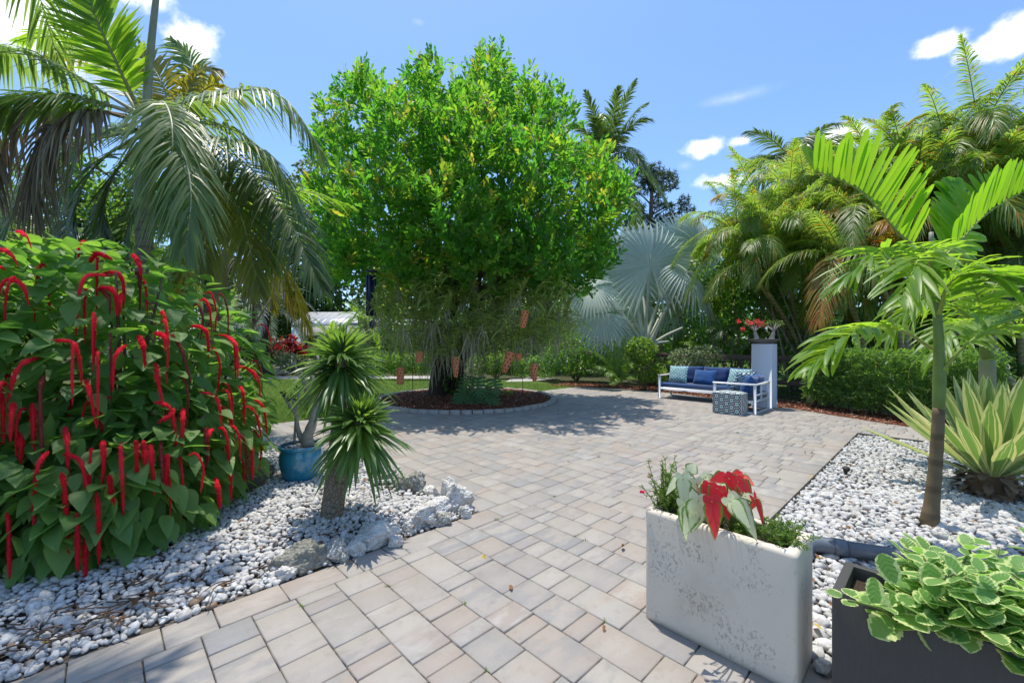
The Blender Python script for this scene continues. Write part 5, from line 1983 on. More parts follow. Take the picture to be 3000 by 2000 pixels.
# ------------------------------------------------------------------ little spot lamp in the right gravel
sp_ = gnd(2478, 1392)
spot = thing('garden_spotlight', 'small black garden spotlight stuck in the right gravel bed', 'lamp', sp_)
MB().add(tube([sp_, sp_ + (0, 0, .05)], .012, 8)).build('stake', M_WIRE, spot)
MB().add(tube([sp_ + (.02, .03, .04), sp_ + (-.015, -.03, .085)], [.022, .034], 14)).build('lamp_head', M_WIRE, spot)

# ------------------------------------------------------------------ sectional sofa
M_WHITE = plain('white_powder_coat', (.72, .73, .74), .35, .5, .03, 10, .02)


def fabric(name, col):
    k = K(name)
    w = k.new('ShaderNodeTexWave')
    w.inputs['Scale'].default_value = 260
    n = k.noise(300, 2)
    s = k.noise(4, 4)
    c = k.mix(s, tuple(v * .8 for v in col), tuple(v * 1.2 for v in col))
    return k.done(k.bsdf(k.mix(k.math('MULTIPLY', n, .3), c, tuple(v * .6 for v in col)), .85, .2, 0, k.bump(n, .3, .002), Sheen_Weight=.25))


M_BLUE = fabric('blue_canvas', (.018, .085, .27))
M_BLUED = fabric('navy_canvas', (.022, .06, .18))


def mat_trellis():
    k = K('aqua_trellis')
    x, y, z = k.lf()
    X, Y = k.math('MULTIPLY', x, 11.5), k.math('MULTIPLY', y, 11.5)
    wv = k.math('MULTIPLY', k.math('SINE', k.math('MULTIPLY', k.math('SUBTRACT', X, Y), 6.283)), .10)
    wv2 = k.math('MULTIPLY', k.math('SINE', k.math('MULTIPLY', k.math('ADD', X, Y), 6.283)), .10)
    a = k.math('ABSOLUTE', k.math('SUBTRACT', k.math('FRACT', k.math('ADD', k.math('ADD', X, Y), wv)), .5))
    b = k.math('ABSOLUTE', k.math('SUBTRACT', k.math('FRACT', k.math('ADD', k.math('SUBTRACT', X, Y), wv2)), .5))
    f = k.math('SUBTRACT', 1.0, k.step(k.math('MINIMUM', a, b), .07, .11))
    c = k.mix(f, (.40, .60, .60), (.03, .13, .20))
    return k.done(k.bsdf(c, .85, .2, 0, k.bump(k.noise(300, 2), .3, .002)))


def mat_fret():
    k = K('fret_pattern')
    x, y, z = k.lf()
    br = k.new('ShaderNodeTexBrick')
    cm = k.new('ShaderNodeCombineXYZ')
    k.put(cm.inputs[0], k.math('ADD', k.math('MULTIPLY', x, .8), k.math('MULTIPLY', y, .6)))
    k.put(cm.inputs[1], k.math('SUBTRACT', k.math('MULTIPLY', y, .8), k.math('MULTIPLY', x, .6)))
    k.put(br.inputs['Vector'], cm.outputs[0])
    br.inputs['Scale'].default_value = 5.0
    br.inputs['Mortar Size'].default_value = .055
    br.inputs['Mortar Smooth'].default_value = .02
    br.inputs['Brick Width'].default_value = 1.1
    br.inputs['Row Height'].default_value = .30
    for nm, cc in (('Color1', (.62, .68, .66)), ('Color2', (.36, .52, .54)), ('Mortar', (.02, .035, .06))):
        br.inputs[nm].default_value = (*cc, 1)
    return k.done(k.bsdf(br.outputs['Color'], .85, .2))


def mat_hex():
    k = K('hexagon_print')
    x, y, z = k.lf()
    X, Y = k.math('MULTIPLY', x, 1.732 / .20), k.math('MULTIPLY', y, 1 / .145)
    # hexagons with corners left and right: lattice steps (1.732, 1)

    def cell(ox, oy):
        a = k.math('SUBTRACT', k.math('MULTIPLY', k.math('FRACT', k.math('ADD', k.math('DIVIDE', X, 1.732), ox)), 1.732), .866)
        b = k.math('SUBTRACT', k.math('FRACT', k.math('ADD', Y, oy)), .5)
        a, b = k.math('ABSOLUTE', a), k.math('ABSOLUTE', b)
        return k.math('MAXIMUM', b, k.math('ADD', k.math('MULTIPLY', a, .866), k.math('MULTIPLY', b, .5))), a, b
    d1, a1, b1 = cell(0.0, 0.0)
    d2, a2, b2 = cell(.5, .5)
    d = k.math('MINIMUM', d1, d2)
    c = k.ramp(d, [(0, (.24, .46, .43)), (.20, (.24, .46, .43)), (.21, (.72, .74, .73)), (.29, (.72, .74, .73)), (.30, (.014, .022, .05)), (.43, (.014, .022, .05)), (.44, (.72, .74, .73)), (1, (.70, .73, .72))])
    # side links between neighbours
    s1 = k.math('MINIMUM', k.math('ADD', k.math('MULTIPLY', k.math('GREATER_THAN', d1, .40), 1.0), b1), k.math('ADD', k.math('MULTIPLY', k.math('LESS_THAN', a2, .40), 9.0), b2))
    link = k.math('MULTIPLY', k.math('MULTIPLY', k.math('GREATER_THAN', d, .42), k.math('LESS_THAN', k.math('MINIMUM', b1, b2), .15)), k.math('GREATER_THAN', k.math('MINIMUM', b1, b2), .055))
    c = k.mix(link, c, (.018, .028, .055))
    return k.done(k.bsdf(c, .8, .25, 0, k.bump(k.noise(320, 2), .25, .002)))


M_TREL, M_FRET, M_HEX = mat_trellis(), mat_fret(), mat_hex()


def pillow(w, h, d, c, ax, ay, sag=.0, n=14, puff=.45):
    """plump cushion; w along ax, h along ay, thickness d"""
    ax, ay = nrm(np.asarray(ax, float)), nrm(np.asarray(ay, float))
    az = np.cross(ax, ay)
    g = np.linspace(-1, 1, n)
    X, Y = np.meshgrid(g, g, indexing='ij')
    th = ((1 - np.abs(X) ** 2.6) * (1 - np.abs(Y) ** 2.6)) ** puff
    pin = 1 - .07 * (np.abs(X) * np.abs(Y)) ** 0 * (1 - np.maximum(np.abs(X), np.abs(Y)) ** 8) * 0
    Xe = X * (1 - .06 * (1 - Y ** 2) * np.abs(X) ** 6)
    Ye = Y * (1 - .06 * (1 - X ** 2) * np.abs(Y) ** 6)
    wr = np.array([[mnoise.noise(Vector((x * 2.1 + c[0], y * 2.1 + c[1], c[2]))) for y in g] for x in g]) * .08 * d
    V = []
    for s in (1, -1):
        V.append(np.stack([Xe * w / 2, Ye * h / 2, s * th * d / 2 + wr], -1).reshape(-1, 3))
    V = np.concatenate(V)
    i = np.arange(n - 1)[:, None] * n
    j = np.arange(n - 1)[None]
    f = np.stack([i + j, i + j + 1, i + n + j + 1, i + n + j], -1).reshape(-1, 4)
    Fq = np.concatenate([f[:, ::-1], f + n * n])
    A = np.zeros((len(V), 3))
    A[:, 0], A[:, 1] = V[:, 0], V[:, 1]
    A[:, 2] = R.random()
    P = np.asarray(c) + V[:, :1] * ax + V[:, 1:2] * ay + V[:, 2:] * az
    return P, Fq, A


def slab(w, h, d, c, ax, ay, r=.03):
    """seat pad with soft edges"""
    return box(*c, w, h, d, r, ax, ay)


UZ = np.array([0, 0, 1.])
# long bench: front u=10.78, back u=11.52, v -5.48 .. -3.25 ; return: front arm end u=9.74, v -3.66 .. -2.80
LV0, LV1, LU0, LU1 = -5.48, -3.30, 10.78, 11.52
RU0, RU1, RV0, RV1 = 9.74, 10.72, -3.66, -2.80
sofa = thing('outdoor_sofa', 'white framed corner sofa with blue cushions at the patio edge', 'sofa', W(10.9, -4.2))


def bar(name, a, b, t1, t2, bev=.006):
    """square tube between two (u,v,z) points"""
    a3, b3 = W(*a), W(*b)
    d = b3 - a3
    L = np.linalg.norm(d)
    m = (a3 + b3) / 2
    if abs(d[2]) > .9 * L:
        return MB().add(box(*m, t1, t2, L, bev, EU, EV)).build(name, M_WHITE, sofa, False)
    ux = nrm(d)
    return MB().add(box(*m, L, t1, t2, bev, ux, np.cross(UZ, ux))).build(name, M_WHITE, sofa, False)


T = .055
for u in (LU0 + T / 2, LU1 - T / 2):
    bar('leg', (u, LV0 + T / 2, 0), (u, LV0 + T / 2, .60), T, T)
bar('leg', (LU1 - T / 2, LV1, 0), (LU1 - T / 2, LV1, .66), T, T)
bar('arm', (LU0 - .01, LV0 + T / 2, .615), (LU1 + .01, LV0 + T / 2, .615), .075, .035)
bar('floor_rail', (LU0 + T, LV0 + T / 2, .018), (LU1 - T, LV0 + T / 2, .018), .05, .035)
bar('floor_rail', (LU1 - T / 2, LV0 + T, .018), (LU1 - T / 2, LV1, .018), .05, .035)
bar('seat_rail', (LU0 + T / 2, LV0 + T, .265), (LU0 + T / 2, LV1, .265), .05, .075)
bar('seat_rail', (LU1 - T / 2, LV0 + T, .265), (LU1 - T / 2, LV1, .265), .05, .075)
bar('back_rail', (LU1 - T / 2, LV0 + T, .50), (LU1 - T / 2, LV1, .50), .035, .05)
bar('back_rail', (LU1 - T / 2, LV0 + T, .62), (LU1 - T / 2, LV1, .62), .035, .05)
for v in (RV0 + T / 2, RV1 - T / 2):
    bar('leg', (RU0 + T / 2, v, 0), (RU0 + T / 2, v, .60), T, T)
bar('leg', (RU1 - T / 2, RV1 - T / 2, 0), (RU1 - T / 2, RV1 - T / 2, .60), T, T)
bar('arm', (RU0 + T / 2, RV0 - .01, .615), (RU0 + T / 2, RV1 + .01, .615), .075, .035)
bar('back_rail', (RU0 + .07, RV1 - T / 2, .615), (RU1, RV1 - T / 2, .615), .06, .035)
bar('floor_rail', (RU0 + T, RV1 - T / 2, .018), (RU1 - T, RV1 - T / 2, .018), .05, .035)
bar('floor_rail', (RU0 + T / 2, RV0 + T, .018), (RU0 + T / 2, RV1 - T, .018), .05, .035)
bar('seat_rail', (RU0 + T, RV1 - T / 2, .25), (RU1 - T, RV1 - T / 2, .25), .045, .06)
bar('back_rail', (RU0 + T, RV1 - T / 2, .385), (RU1 - T, RV1 - T / 2, .385), .035, .055)
bar('back_slat', ((RU0 + RU1) / 2 - .05, RV1 - T / 2, .27), ((RU0 + RU1) / 2 - .05, RV1 - T / 2, .60), .03, .04)
bar('seat_rail', (RU0 + T / 2, RV0 + T, .25), (RU0 + T / 2, RV1 - T, .25), .05, .06)
bar('seat_rail', (RU0 + T, RV0 + T / 2, .25), (LU0, RV0 + T / 2, .25), .05, .06)
MB().add(slab(LU1 - LU0 - .08, LV1 - LV0 - .07, .125, W((LU0 + LU1) / 2, (LV0 + LV1) / 2, .366), EU, -EV)).build('seat_cushion', M_BLUE, sofa, False)
MB().add(slab(LU0 - RU0 - .06, RV1 - RV0 - .09, .125, W((LU0 + RU0) / 2, (RV0 + RV1) / 2, .346), EU, -EV)).build('seat_cushion', M_BLUED, sofa, False)
tilt_b = nrm(EU * .30 + UZ)
for v, w in ((LV0 + .62, .68), (LV0 + 1.30, .66), (LV0 + 1.92, .58)):
    MB().add(pillow(w, .47, .20, W(LU1 - .20, v, .64), EV, tilt_b, puff=.32)).build('back_cushion', M_BLUED, sofa)
tilt_r = nrm(EV * .42 + UZ)
for u, w in ((RU0 + .30, .46), (RU0 + .72, .46)):
    MB().add(pillow(w, .46, .22, W(u, RV1 - .22, .58), EU, tilt_r, puff=.32)).build('back_cushion', M_BLUE, sofa)


def loose(name, label, mat, w, h, d, c, ax, ay):
    o = MB().add(pillow(w, h, d, (0, 0, 0), ax, ay)).build(name, mat)
    o.location = c
    o['label'] = label
    o['category'] = 'pillow'
    o['group'] = 'throw pillows on the sofa'


loose('throw_pillow', 'square aqua trellis pillow at the left end of the sofa', M_TREL, .50, .46, .17, W(LU0 + .30, LV0 + .42, .65), EV + EU * .05, nrm(EU * .42 + UZ - EV * .06))
loose('throw_pillow', 'plain blue rectangular pillow in the middle of the sofa', M_BLUE, .56, .40, .18, W(LU0 + .26, LV0 + 1.12, .61), EV - EU * .08, nrm(EU * .5 + UZ))
loose('throw_pillow', 'aqua trellis pillow behind the arm rail at the right', M_TREL, .52, .46, .17, W(LU0 + .34, LV0 + 1.92, .64), EV + EU * .08, nrm(EU * .45 + UZ + EV * .1))
loose('throw_pillow', 'black and white fret patterned pillow in the sofa corner', M_FRET, .46, .46, .18, W(RU0 + .62, RV0 + .42, .62), EV * .7 + EU * .75, nrm(UZ + EV * .35 + EU * .15))

# ------------------------------------------------------------------ hexagon print ottoman
oc = W(*UV(gnd(2172, 1218)), 0) + EU * .20 - EV * .285
ott = thing('ottoman', 'box shaped ottoman with navy and aqua hexagon print', 'ottoman', oc)


def panel(w, h, c, ax, ay, n=8, puff=.012):
    az = np.cross(nrm(ax), nrm(ay))
    g = np.linspace(-1, 1, n)
    X, Y = np.meshgrid(g, g, indexing='ij')
    V = np.stack([X * w / 2, Y * h / 2, puff * (1 - X ** 4) * (1 - Y ** 4)], -1).reshape(-1, 3)
    i = np.arange(n - 1)[:, None] * n
    j = np.arange(n - 1)[None]
    f = np.stack([i + j, i + n + j, i + n + j + 1, i + j + 1], -1).reshape(-1, 4)
    A = np.zeros((len(V), 3))
    A[:, 0], A[:, 1] = V[:, 0], V[:, 1]
    return np.asarray(c) + V[:, :1] * nrm(ax) + V[:, 1:2] * nrm(ay) + V[:, 2:] * az, f, A


mb = MB()
ow, od, oh = .57, .40, .43
for c, ax, w in ((oc - EU * od / 2, EV, ow), (oc + EU * od / 2, -EV, ow), (oc + EV * ow / 2, EU, od), (oc - EV * ow / 2, -EU, od)):
    mb.add(panel(w, oh, c + UZ * (oh / 2 + .01), ax, UZ))
mb.build('side_cover', M_HEX, ott)
MB().add(panel(ow, od, oc + UZ * (oh + .01), EV, EU, puff=.035)).build('top_cover', M_HEX, ott)
M_PIPING = plain('white_piping', (.62, .65, .66), .8, .2, .05)
for z in (.012, oh + .01):
    pts = [oc + EU * a * od / 2 + EV * b * ow / 2 + UZ * z for a, b in ((-1, -1), (-1, 1), (1, 1), (1, -1), (-1, -1))]
    for q in range(4):
        MB().add(tube([pts[q], pts[q + 1]], .006, 6)).build('piping', M_PIPING, ott)

# ------------------------------------------------------------------ white pedestal and bonsai bowl
pc_ = W(*UV(at(2262, 1198, 9.55)), 0) * (1, 1, 0) + EU * .215 - EV * .215
ped = thing('pedestal', 'tall square white pedestal behind the sofa corner', 'pedestal', pc_)
MB().add(box(*(pc_ + UZ * .735), .42, .42, 1.46, .006, EU, EV)).build('shaft', plain('white_render', (.60, .62, .65), .5, .4, .03, 6, .05), ped, False)
MB().add(box(*(pc_ + UZ * .008), .40, .40, .016, .004, EU, EV)).build('foot_plate', M_WIRE, ped, False)
bw = pc_ + UZ * 1.466
bowl = thing('shallow_bowl', 'wide shallow dark bowl on top of the white pedestal', 'bowl', bw)
MB().add(lathe([(.001, 0), (.16, 0), (.18, .01), (.27, .06), (.325, .10), (.33, .112), (.315, .112), (.27, .085), (.001, .085)], 36, bw)).build('body', plain('dark_stoneware', (.12, .115, .11), .6, .4, .2, 20, .1), bowl)
MB().add(lathe([(.300, .098), (.15, .112), (.001, .115)], 30, bw)).build('gravel_top', mat_soil('pale_grit', (.25, .20, .15), (.5, .43, .36), 90), bowl)
M_ADEN = leafmat('adenium_leaf', (.07, .11, .03), (.12, .16, .05), (.24, .36, .06), tr=.35)
M_ADENBARK = plain('grey_caudex', (.34, .32, .29), .7, .3, .2, 30, .3)
M_REDPETAL = leafmat('red_petal', (.62, .025, .05), (.72, .07, .09), (.9, .1, .12), tr=.3)
for lb, off, lean, fl_ in (('bonsai desert rose with red flowers in the shallow bowl', -EV * .15 - EU * .06, -1, True), ('bonsai desert rose without flowers in the shallow bowl', EV * .15 + EU * .04, 1, False)):
    b = bw + off + UZ * .11
    root = thing('bonsai', lb, 'bonsai', b)
    MB().add(tube(curve([b - UZ * .02, b + UZ * .05, b + UZ * .12 + EV * .02 * lean, b + UZ * .19 + EV * .035 * lean], 10), [.07, .062, .055, .05, .045, .042, .04, .036, .03, .026], 10)).build('caudex', M_ADENBARK, root)
    tp, P, Fp = b + UZ * .18 + EV * .03 * lean, [], []
    for q in range(9):
        a = q * .7
        e = tp + EV * math.cos(a) * R.uniform(.12, .22) + EU * math.sin(a) * .12 + UZ * R.uniform(.10, .22)
        MB().add(tube(curve([tp, (tp + e) / 2 + UZ * .01, e], 6), np.linspace(.014, .006, 6), 5)).build('branch', M_ADENBARK, root)
        P += [e + R.normal(0, .02, 3) for _ in range(16)]
        if fl_ and q % 2 == 0:
            Fp += [e + UZ * .03 + R.normal(0, .03, 3) for _ in range(16)]
    if fl_:
        for e in (-EV * .36 + UZ * .27, -EV * .27 + UZ * .10, -EV * .10 + UZ * .24, EV * .05 + UZ * .24):
            Fp += [tp + e + R.normal(0, .022, 3) - UZ * .03 for _ in range(16)]
    n = len(P)
    MB().add(leaves(P, rdir(n) + (0, 0, .5), rdir(n), R.uniform(.04, .075, n), .022, OBLA)).build('foliage', M_ADEN, root)
    if Fp:
        n = len(Fp)
        MB().add(leaves(Fp, rdir(n), rdir(n), .05, .038, OVAL)).build('flowers', M_REDPETAL, root)

# ------------------------------------------------------------------ black feeder post, patterned pot, boxes in the hedge
M_BLACK = plain('black_metal', (.018, .018, .020), .5, .4, .2, 30, .1)
fp = at(2396, 1182, 10.3) * (1, 1, 0)
post = thing('feeder_post', 'black square post with a flat tray on top in the hedge', 'post', fp)
MB().add(box(*(fp + UZ * 1.0), .13, .13, 2.0, .01, EU, EV)).build('post', M_BLACK, post, False)
MB().add(box(*(fp + UZ * .62 - EU * .068), .004, .09, .42, .001, EU, EV)).build('peeling_paint', plain('peeling_paint', (.42, .40, .38), .8, .2, .6, 40, .3), post, False)
MB().add(box(*(fp + UZ * 2.02 - EV * .04), .40, .40, .05, .01, EU, EV)).build('tray', M_BLACK, post, False)
cup = thing('blue_cup', 'small bright blue cup on the tray of the black post', 'cup', fp + UZ * 2.047)
MB().add(lathe([(.001, 0), (.05, 0), (.062, .075), (.054, .075), (.045, .01), (.001, .01)], 20, fp + UZ * 2.047)).build('cup_wall', plain('bright_blue', (.012, .06, .55), .3, .5, .1), cup)
k = K('scale_pattern')
_x, _y, _z = k.lf()
_X, _Y = k.math('MULTIPLY', _x, 16.0), k.math('MULTIPLY', _y, 4.5)
_a = k.math('ABSOLUTE', k.math('SUBTRACT', k.math('FRACT', k.math('ADD', _X, _Y)), .5))
_b = k.math('ABSOLUTE', k.math('SUBTRACT', k.math('FRACT', k.math('SUBTRACT', _X, _Y)), .5))
M_SCALE = k.done(k.bsdf(k.mix(k.math('SUBTRACT', 1.0, k.step(k.math('MINIMUM', _a, _b), .06, .13)), (.50, .46, .41), (.20, .185, .17)), .7, .3))
sp_ = gnd(2390, 1187)
pt = thing('patterned_pot', 'round beige pot with a scale pattern in front of the hedge', 'pot', sp_)
MB().add(lathe([(.001, 0), (.12, 0), (.165, .06), (.185, .13), (.18, .19), (.165, .225), (.15, .225), (.15, .2), (.001, .19)], 32, sp_)).build('body', M_SCALE, pt)
MB().add(lathe([(.148, .205), (.001, .21)], 24, sp_)).build('soil', M_POTSOIL, pt)
tw = thing('trellis_twigs', 'thin twigs standing in the patterned beige pot', 'plant', sp_ + UZ * .2)
for q in range(6):
    MB().add(tube(curve([sp_ + UZ * .2, sp_ + UZ * .4 + np.append(R.normal(0, .06, 2), 0), sp_ + UZ * R.uniform(.5, .75) + np.append(R.normal(0, .12, 2), 0)], 6), .004, 4)).build('twig', M_TWIG, tw)
bx = at(2808, 1048, 9.0)
sb = thing('utility_boxes', 'two black utility boxes on a post in a gap of the hedge', 'utility box', bx * (1, 1, 0))
MB().add(box(*(bx * (1, 1, .5)), .09, .07, bx[2] + .1, .006)).build('post', M_BLACK, sb, False)
for dx in (-.16, .17):
    MB().add(box(*(bx + (dx, -.06, .0)), .20, .10, .24, .012)).build('box', M_BLACK, sb, False)
    mb = MB()
    for q in range(5):
        mb.add(box(*(bx + (dx - .055 + q * .026, -.112, .045)), .016, .004, .022, .001))
    mb.build('lettering', plain('white_print', (.7, .7, .7)), sb, False)
ub = gnd(2810, 1182)
ub = np.array([ub[0] * .8, ub[1] * .8, 0])
tb_ = thing('black_side_table', 'low black table half hidden behind the variegated agave', 'table', ub)
MB().add(box(*(ub + UZ * .42), .55, .5, .04, .008, EU, EV)).build('table_top', M_BLACK, tb_, False)
for a in (-.22, .22):
    for b in (-.2, .2):
        MB().add(box(*(ub + EU * a + EV * b + UZ * .20), .04, .04, .40, .004, EU, EV)).build('leg', M_BLACK, tb_, False)

# ------------------------------------------------------------------ RIGHT: young palm in the gravel
WIDE = (np.array([0, .1, .4, .75, .93, 1.0]), np.array([.35, .8, 1.0, .95, .8, .25]))
WIDE2 = (np.array([0, .1, .35, .65, .85, .95, 1.0]), np.array([.35, .65, .95, 1.0, .82, .55, .22]))
YLEAF = (np.array([0, .1, .4, .75, .93, 1.0]), np.array([.4, .8, 1.0, .8, .45, .08]))
M_YPALM = leafmat('young_palm_leaflet', (.08, .19, .018), (.12, .24, .02), (.28, .62, .02), (.42, .70, .03), tr=.5, rough=.38, spec=.45)
YGL = None
M_YRACH = plain('yellow_green_stalk', (.26, .32, .06), .45, .4, .15, 20, .05)
ya = gnd(2722, 1540)
yp = thing('young_palm', 'young ringed palm with bright green leaves in the right gravel bed', 'palm tree', ya)
Zy = ya[1]
palm_trunk(yp, ya, at(2750, 1195, Zy), .049, .039, M_PTRUNK_BR, (.012, 0, 0), 1.45, n=16)
MB().add(tube(curve([at(2750, 1200, Zy), at(2752, 1060, Zy), at(2745, 900, Zy), at(2735, 780, Zy)], 16), np.interp(np.linspace(0, 1, 16), [0, .2, .5, 1], [.039, .043, .032, .022]), 14)).build('crownshaft', M_CROWNGREEN, yp)
MB().add(tube(curve([at(2735, 900, Zy + .03), at(2732, 780, Zy + .03), at(2728, 680, Zy + .03)], 10), np.linspace(.028, .015, 10), 10)).build('leaf_sheath', M_CROWNSHAFT, yp)
YG = [M_YRACH, M_YPALM]
# two big upright leaves catching the light
fr(yp, YG, (2745, 760, Zy), (2640, 690, Zy - .05), (2520, 560, Zy - .1), (2388, 500, Zy - .1), n=24, L=.50, wd=.058, a0=44, a1=26, lift=1.5, droop=.07, r0=.016, prof=WIDE2, fold=.35, shape=(.6, .6), jit=.10, start=.2, vee=True, rnd=.6)
fr(yp, YG, (2745, 770, Zy), (2800, 720, Zy), (2900, 620, Zy + .05), (3060, 530, Zy + .05), n=22, L=.42, wd=.055, a0=44, a1=26, lift=1.5, droop=.07, r0=.016, prof=WIDE2, fold=.35, shape=(.6, .6), jit=.10, start=.16, vee=True, rnd=.4)
fr(yp, YG, (2740, 790, Zy), (2790, 690, Zy + .15), (2800, 610, Zy + .25), (2790, 540, Zy + .3), n=18, L=.36, wd=.07, a0=60, a1=30, lift=.0, droop=.1, up=(0, -1, .1), prof=WIDE2, r0=.02, jit=.05, rnd=.1)
# lower leaves
YGL = [M_YRACH, M_FROND_BRIGHT]
fr(yp, YGL, (2730, 1020, Zy), (2630, 965, Zy - .1), (2500, 975, Zy - .2), (2375, 1085, Zy - .3), n=26, L=.38, wd=.055, a0=58, a1=18, lift=.4, droop=.5, r0=.016, prof=YLEAF, fold=.4, start=.3, jit=.16)
fr(yp, YGL, (2762, 1085, Zy - .03), (2830, 1010, Zy - .1), (2930, 950, Zy - .15), (3080, 900, Zy - .2), n=28, L=.46, wd=.045, a0=66, a1=25, lift=.3, droop=.5, r0=.016, prof=YLEAF, start=.3, jit=.16, rnd=.3)
fr(yp, YGL, (2735, 850, Zy), (2660, 760, Zy - .2), (2570, 740, Zy - .35), (2470, 830, Zy - .45), n=34, L=.44, wd=.036, a0=58, a1=18, lift=.3, droop=.4, r0=.015, prof=YLEAF, fold=.3, rnd=.25, jit=.14)
fr(yp, YGL, (2752, 920, Zy - .04), (2775, 840, Zy - .15), (2840, 800, Zy - .25), (3010, 815, Zy - .4), n=30, L=.5, wd=.042, a0=52, a1=18, lift=.15, droop=.5, r0=.018, prof=YLEAF, fold=.3, rnd=.3, jit=.14)
fr(yp, YGL, (2745, 860, Zy), (2720, 760, Zy - .35), (2690, 760, Zy - .7), (2640, 880, Zy - .95), n=30, L=.42, wd=.036, a0=58, a1=18, lift=.3, droop=.4, r0=.015, prof=YLEAF, fold=.3, rnd=.35, jit=.14)

# second young palm behind the agave
yb = at(2898, 1330, 5.5) * (1, 1, 0)
yq = thing('slender_palm', 'slender pale trunked palm rising behind the variegated agave', 'palm tree', yb)
Zb = 5.5
palm_trunk(yq, yb, at(2892, 1055, Zb), .085, .078, M_CROWNSHAFT, flare=1.15)
shaft(yq, at(2892, 1050, Zb), at(2880, 965, Zb), .06, .035, M_CROWNGREEN)
for q, (pts, kw) in enumerate(((((2880, 985, Zb), (2800, 900, Zb), (2680, 890, Zb), (2600, 990, Zb)), {}), (((2880, 985, Zb), (2860, 860, Zb), (2800, 800, Zb), (2720, 840, Zb)), {}), (((2885, 990, Zb), (2960, 900, Zb), (3060, 900, Zb), (3160, 1000, Zb)), {}),
                               (((2882, 985, Zb), (2910, 850, Zb), (2980, 790, Zb + .1), (3080, 800, Zb + .2)), {}), (((2885, 990, Zb), (2840, 940, Zb - .4), (2790, 960, Zb - .7), (2740, 1040, Zb - .9)), {}), (((2885, 990, Zb), (2930, 960, Zb - .3), (2990, 970, Zb - .5), (3050, 1050, Zb - .6)), {}),
                               (((2882, 985, Zb), (2850, 880, Zb + .5), (2760, 850, Zb + 1), (2680, 930, Zb + 1.3)), {}))):
    fr(yq, YGL, *pts, n=34, L=.52, wd=.045, a0=66, a1=22, lift=.2, droop=.5, r0=.016, prof=YLEAF, fold=.25, jit=.12, **kw)

# ------------------------------------------------------------------ variegated agave
k = K('agave_leaf')
_x, _y, _z = k.lf()
_ax = k.math('ABSOLUTE', _x)
_s = k.new('ShaderNodeTexNoise', noise_dimensions='2D')
_s.inputs['Scale'].default_value = 1.0
_s.inputs['Detail'].default_value = 3
_cm = k.new('ShaderNodeCombineXYZ')
k.put(_cm.inputs[0], k.math('ADD', k.math('MULTIPLY', _x, 4.2), k.math('MULTIPLY', _z, 60)))
k.put(_cm.inputs[1], k.math('MULTIPLY', _y, .5))
k.put(_s.inputs['Vector'], _cm.outputs[0])
_f = k.math('ADD', k.math('MULTIPLY', _ax, .40), _s.outputs['Fac'])
_g = k.mix(_z, (.12, .20, .055), (.17, .24, .085))
_e = k.step(_f, .70, .78)
_c = k.mix(_e, _g, (.58, .58, .26))
_c = k.mix(k.math('MULTIPLY', k.step(_y, .30, .0), .75), _c, (.48, .50, .30))
_c = k.mix(k.step(_y, .975, .99), _c, (.28, .14, .05))
M_AGAVE = k.leafy(_c, k.mix(_e, (.22, .42, .06), (.66, .66, .22)), .25, .38, .45)
ag = gnd(2905, 1452)
aga = thing('variegated_agave', 'large agave rosette with yellow striped sword leaves on the right gravel', 'agave', ag)
MB().add(tube(curve([ag - UZ * .02, ag + UZ * .1, ag + UZ * .26], 12), np.array([.17, .19, .18, .20, .18, .19, .17, .18, .17, .16, .15, .12]) * (1 + R.normal(0, .03, 12)), 16)).build('stump', plain('fibrous_stump', (.14, .095, .06), .95, .1, .5, 45, 1.0), aga)
M_DEADAG = leafmat('dry_agave_base', (.16, .11, .07), (.28, .2, .13), (.2, .15, .1), tr=.05, rough=.9)
n = 70
a_ = R.uniform(0, 6.28, n)
MB().add(leaves(np.stack([ag[0] + .2 * np.cos(a_), ag[1] + .2 * np.sin(a_), R.uniform(.02, .24, n)], 1), np.stack([np.cos(a_) * .6, np.sin(a_) * .6, R.normal(-.3, .4, n)], 1), np.stack([np.cos(a_), np.sin(a_), a_ * 0 + .5], 1), R.uniform(.06, .13, n), .07, STRAP, .3)).build('dry_scales', M_DEADAG, aga)
AGP = (np.array([0, .08, .25, .5, .68, .84, .95, 1.0]), np.array([.62, .5, .68, 1.0, .92, .58, .2, .02]))
cnt = 50
f = (np.arange(cnt) + .5) / cnt
phi = np.arange(cnt) * 2.39996 + .4
tilt = np.radians(np.interp(f, [0, .3, .7, 1], [6, 24, 50, 72]) + R.normal(0, 4, cnt))
A = np.stack([np.sin(tilt) * np.cos(phi), np.sin(tilt) * np.sin(phi), np.cos(tilt)], 1)
N = np.stack([-np.cos(phi) * np.cos(tilt), -np.sin(phi) * np.cos(tilt), np.sin(tilt) + .1], 1)
Pb = ag + UZ * .27 + np.stack([np.cos(phi), np.sin(phi), 0 * phi], 1) * (.03 + .11 * f)[:, None] - UZ * (f * .07)[:, None]
bt = leaves(Pb, A, N, R.uniform(.9, 1.08, cnt) * np.interp(f, [0, .3, 1], [.85, 1, 1.05]), R.uniform(.125, .15, cnt), AGP, fold=.42, droop=.02, bend=R.uniform(.02, .16, cnt))
leaf_parts(bt, cnt, range(cnt), 'leaf', M_AGAVE, aga)

# ------------------------------------------------------------------ clipped hedge along the right side
M_PODO = leafmat('podocarpus_leaf', (.058, .115, .04), (.105, .18, .055), (.28, .52, .06), tr=.36, rough=.42, extra=(.16, (.13, .24, .04), (.35, .6, .04)))


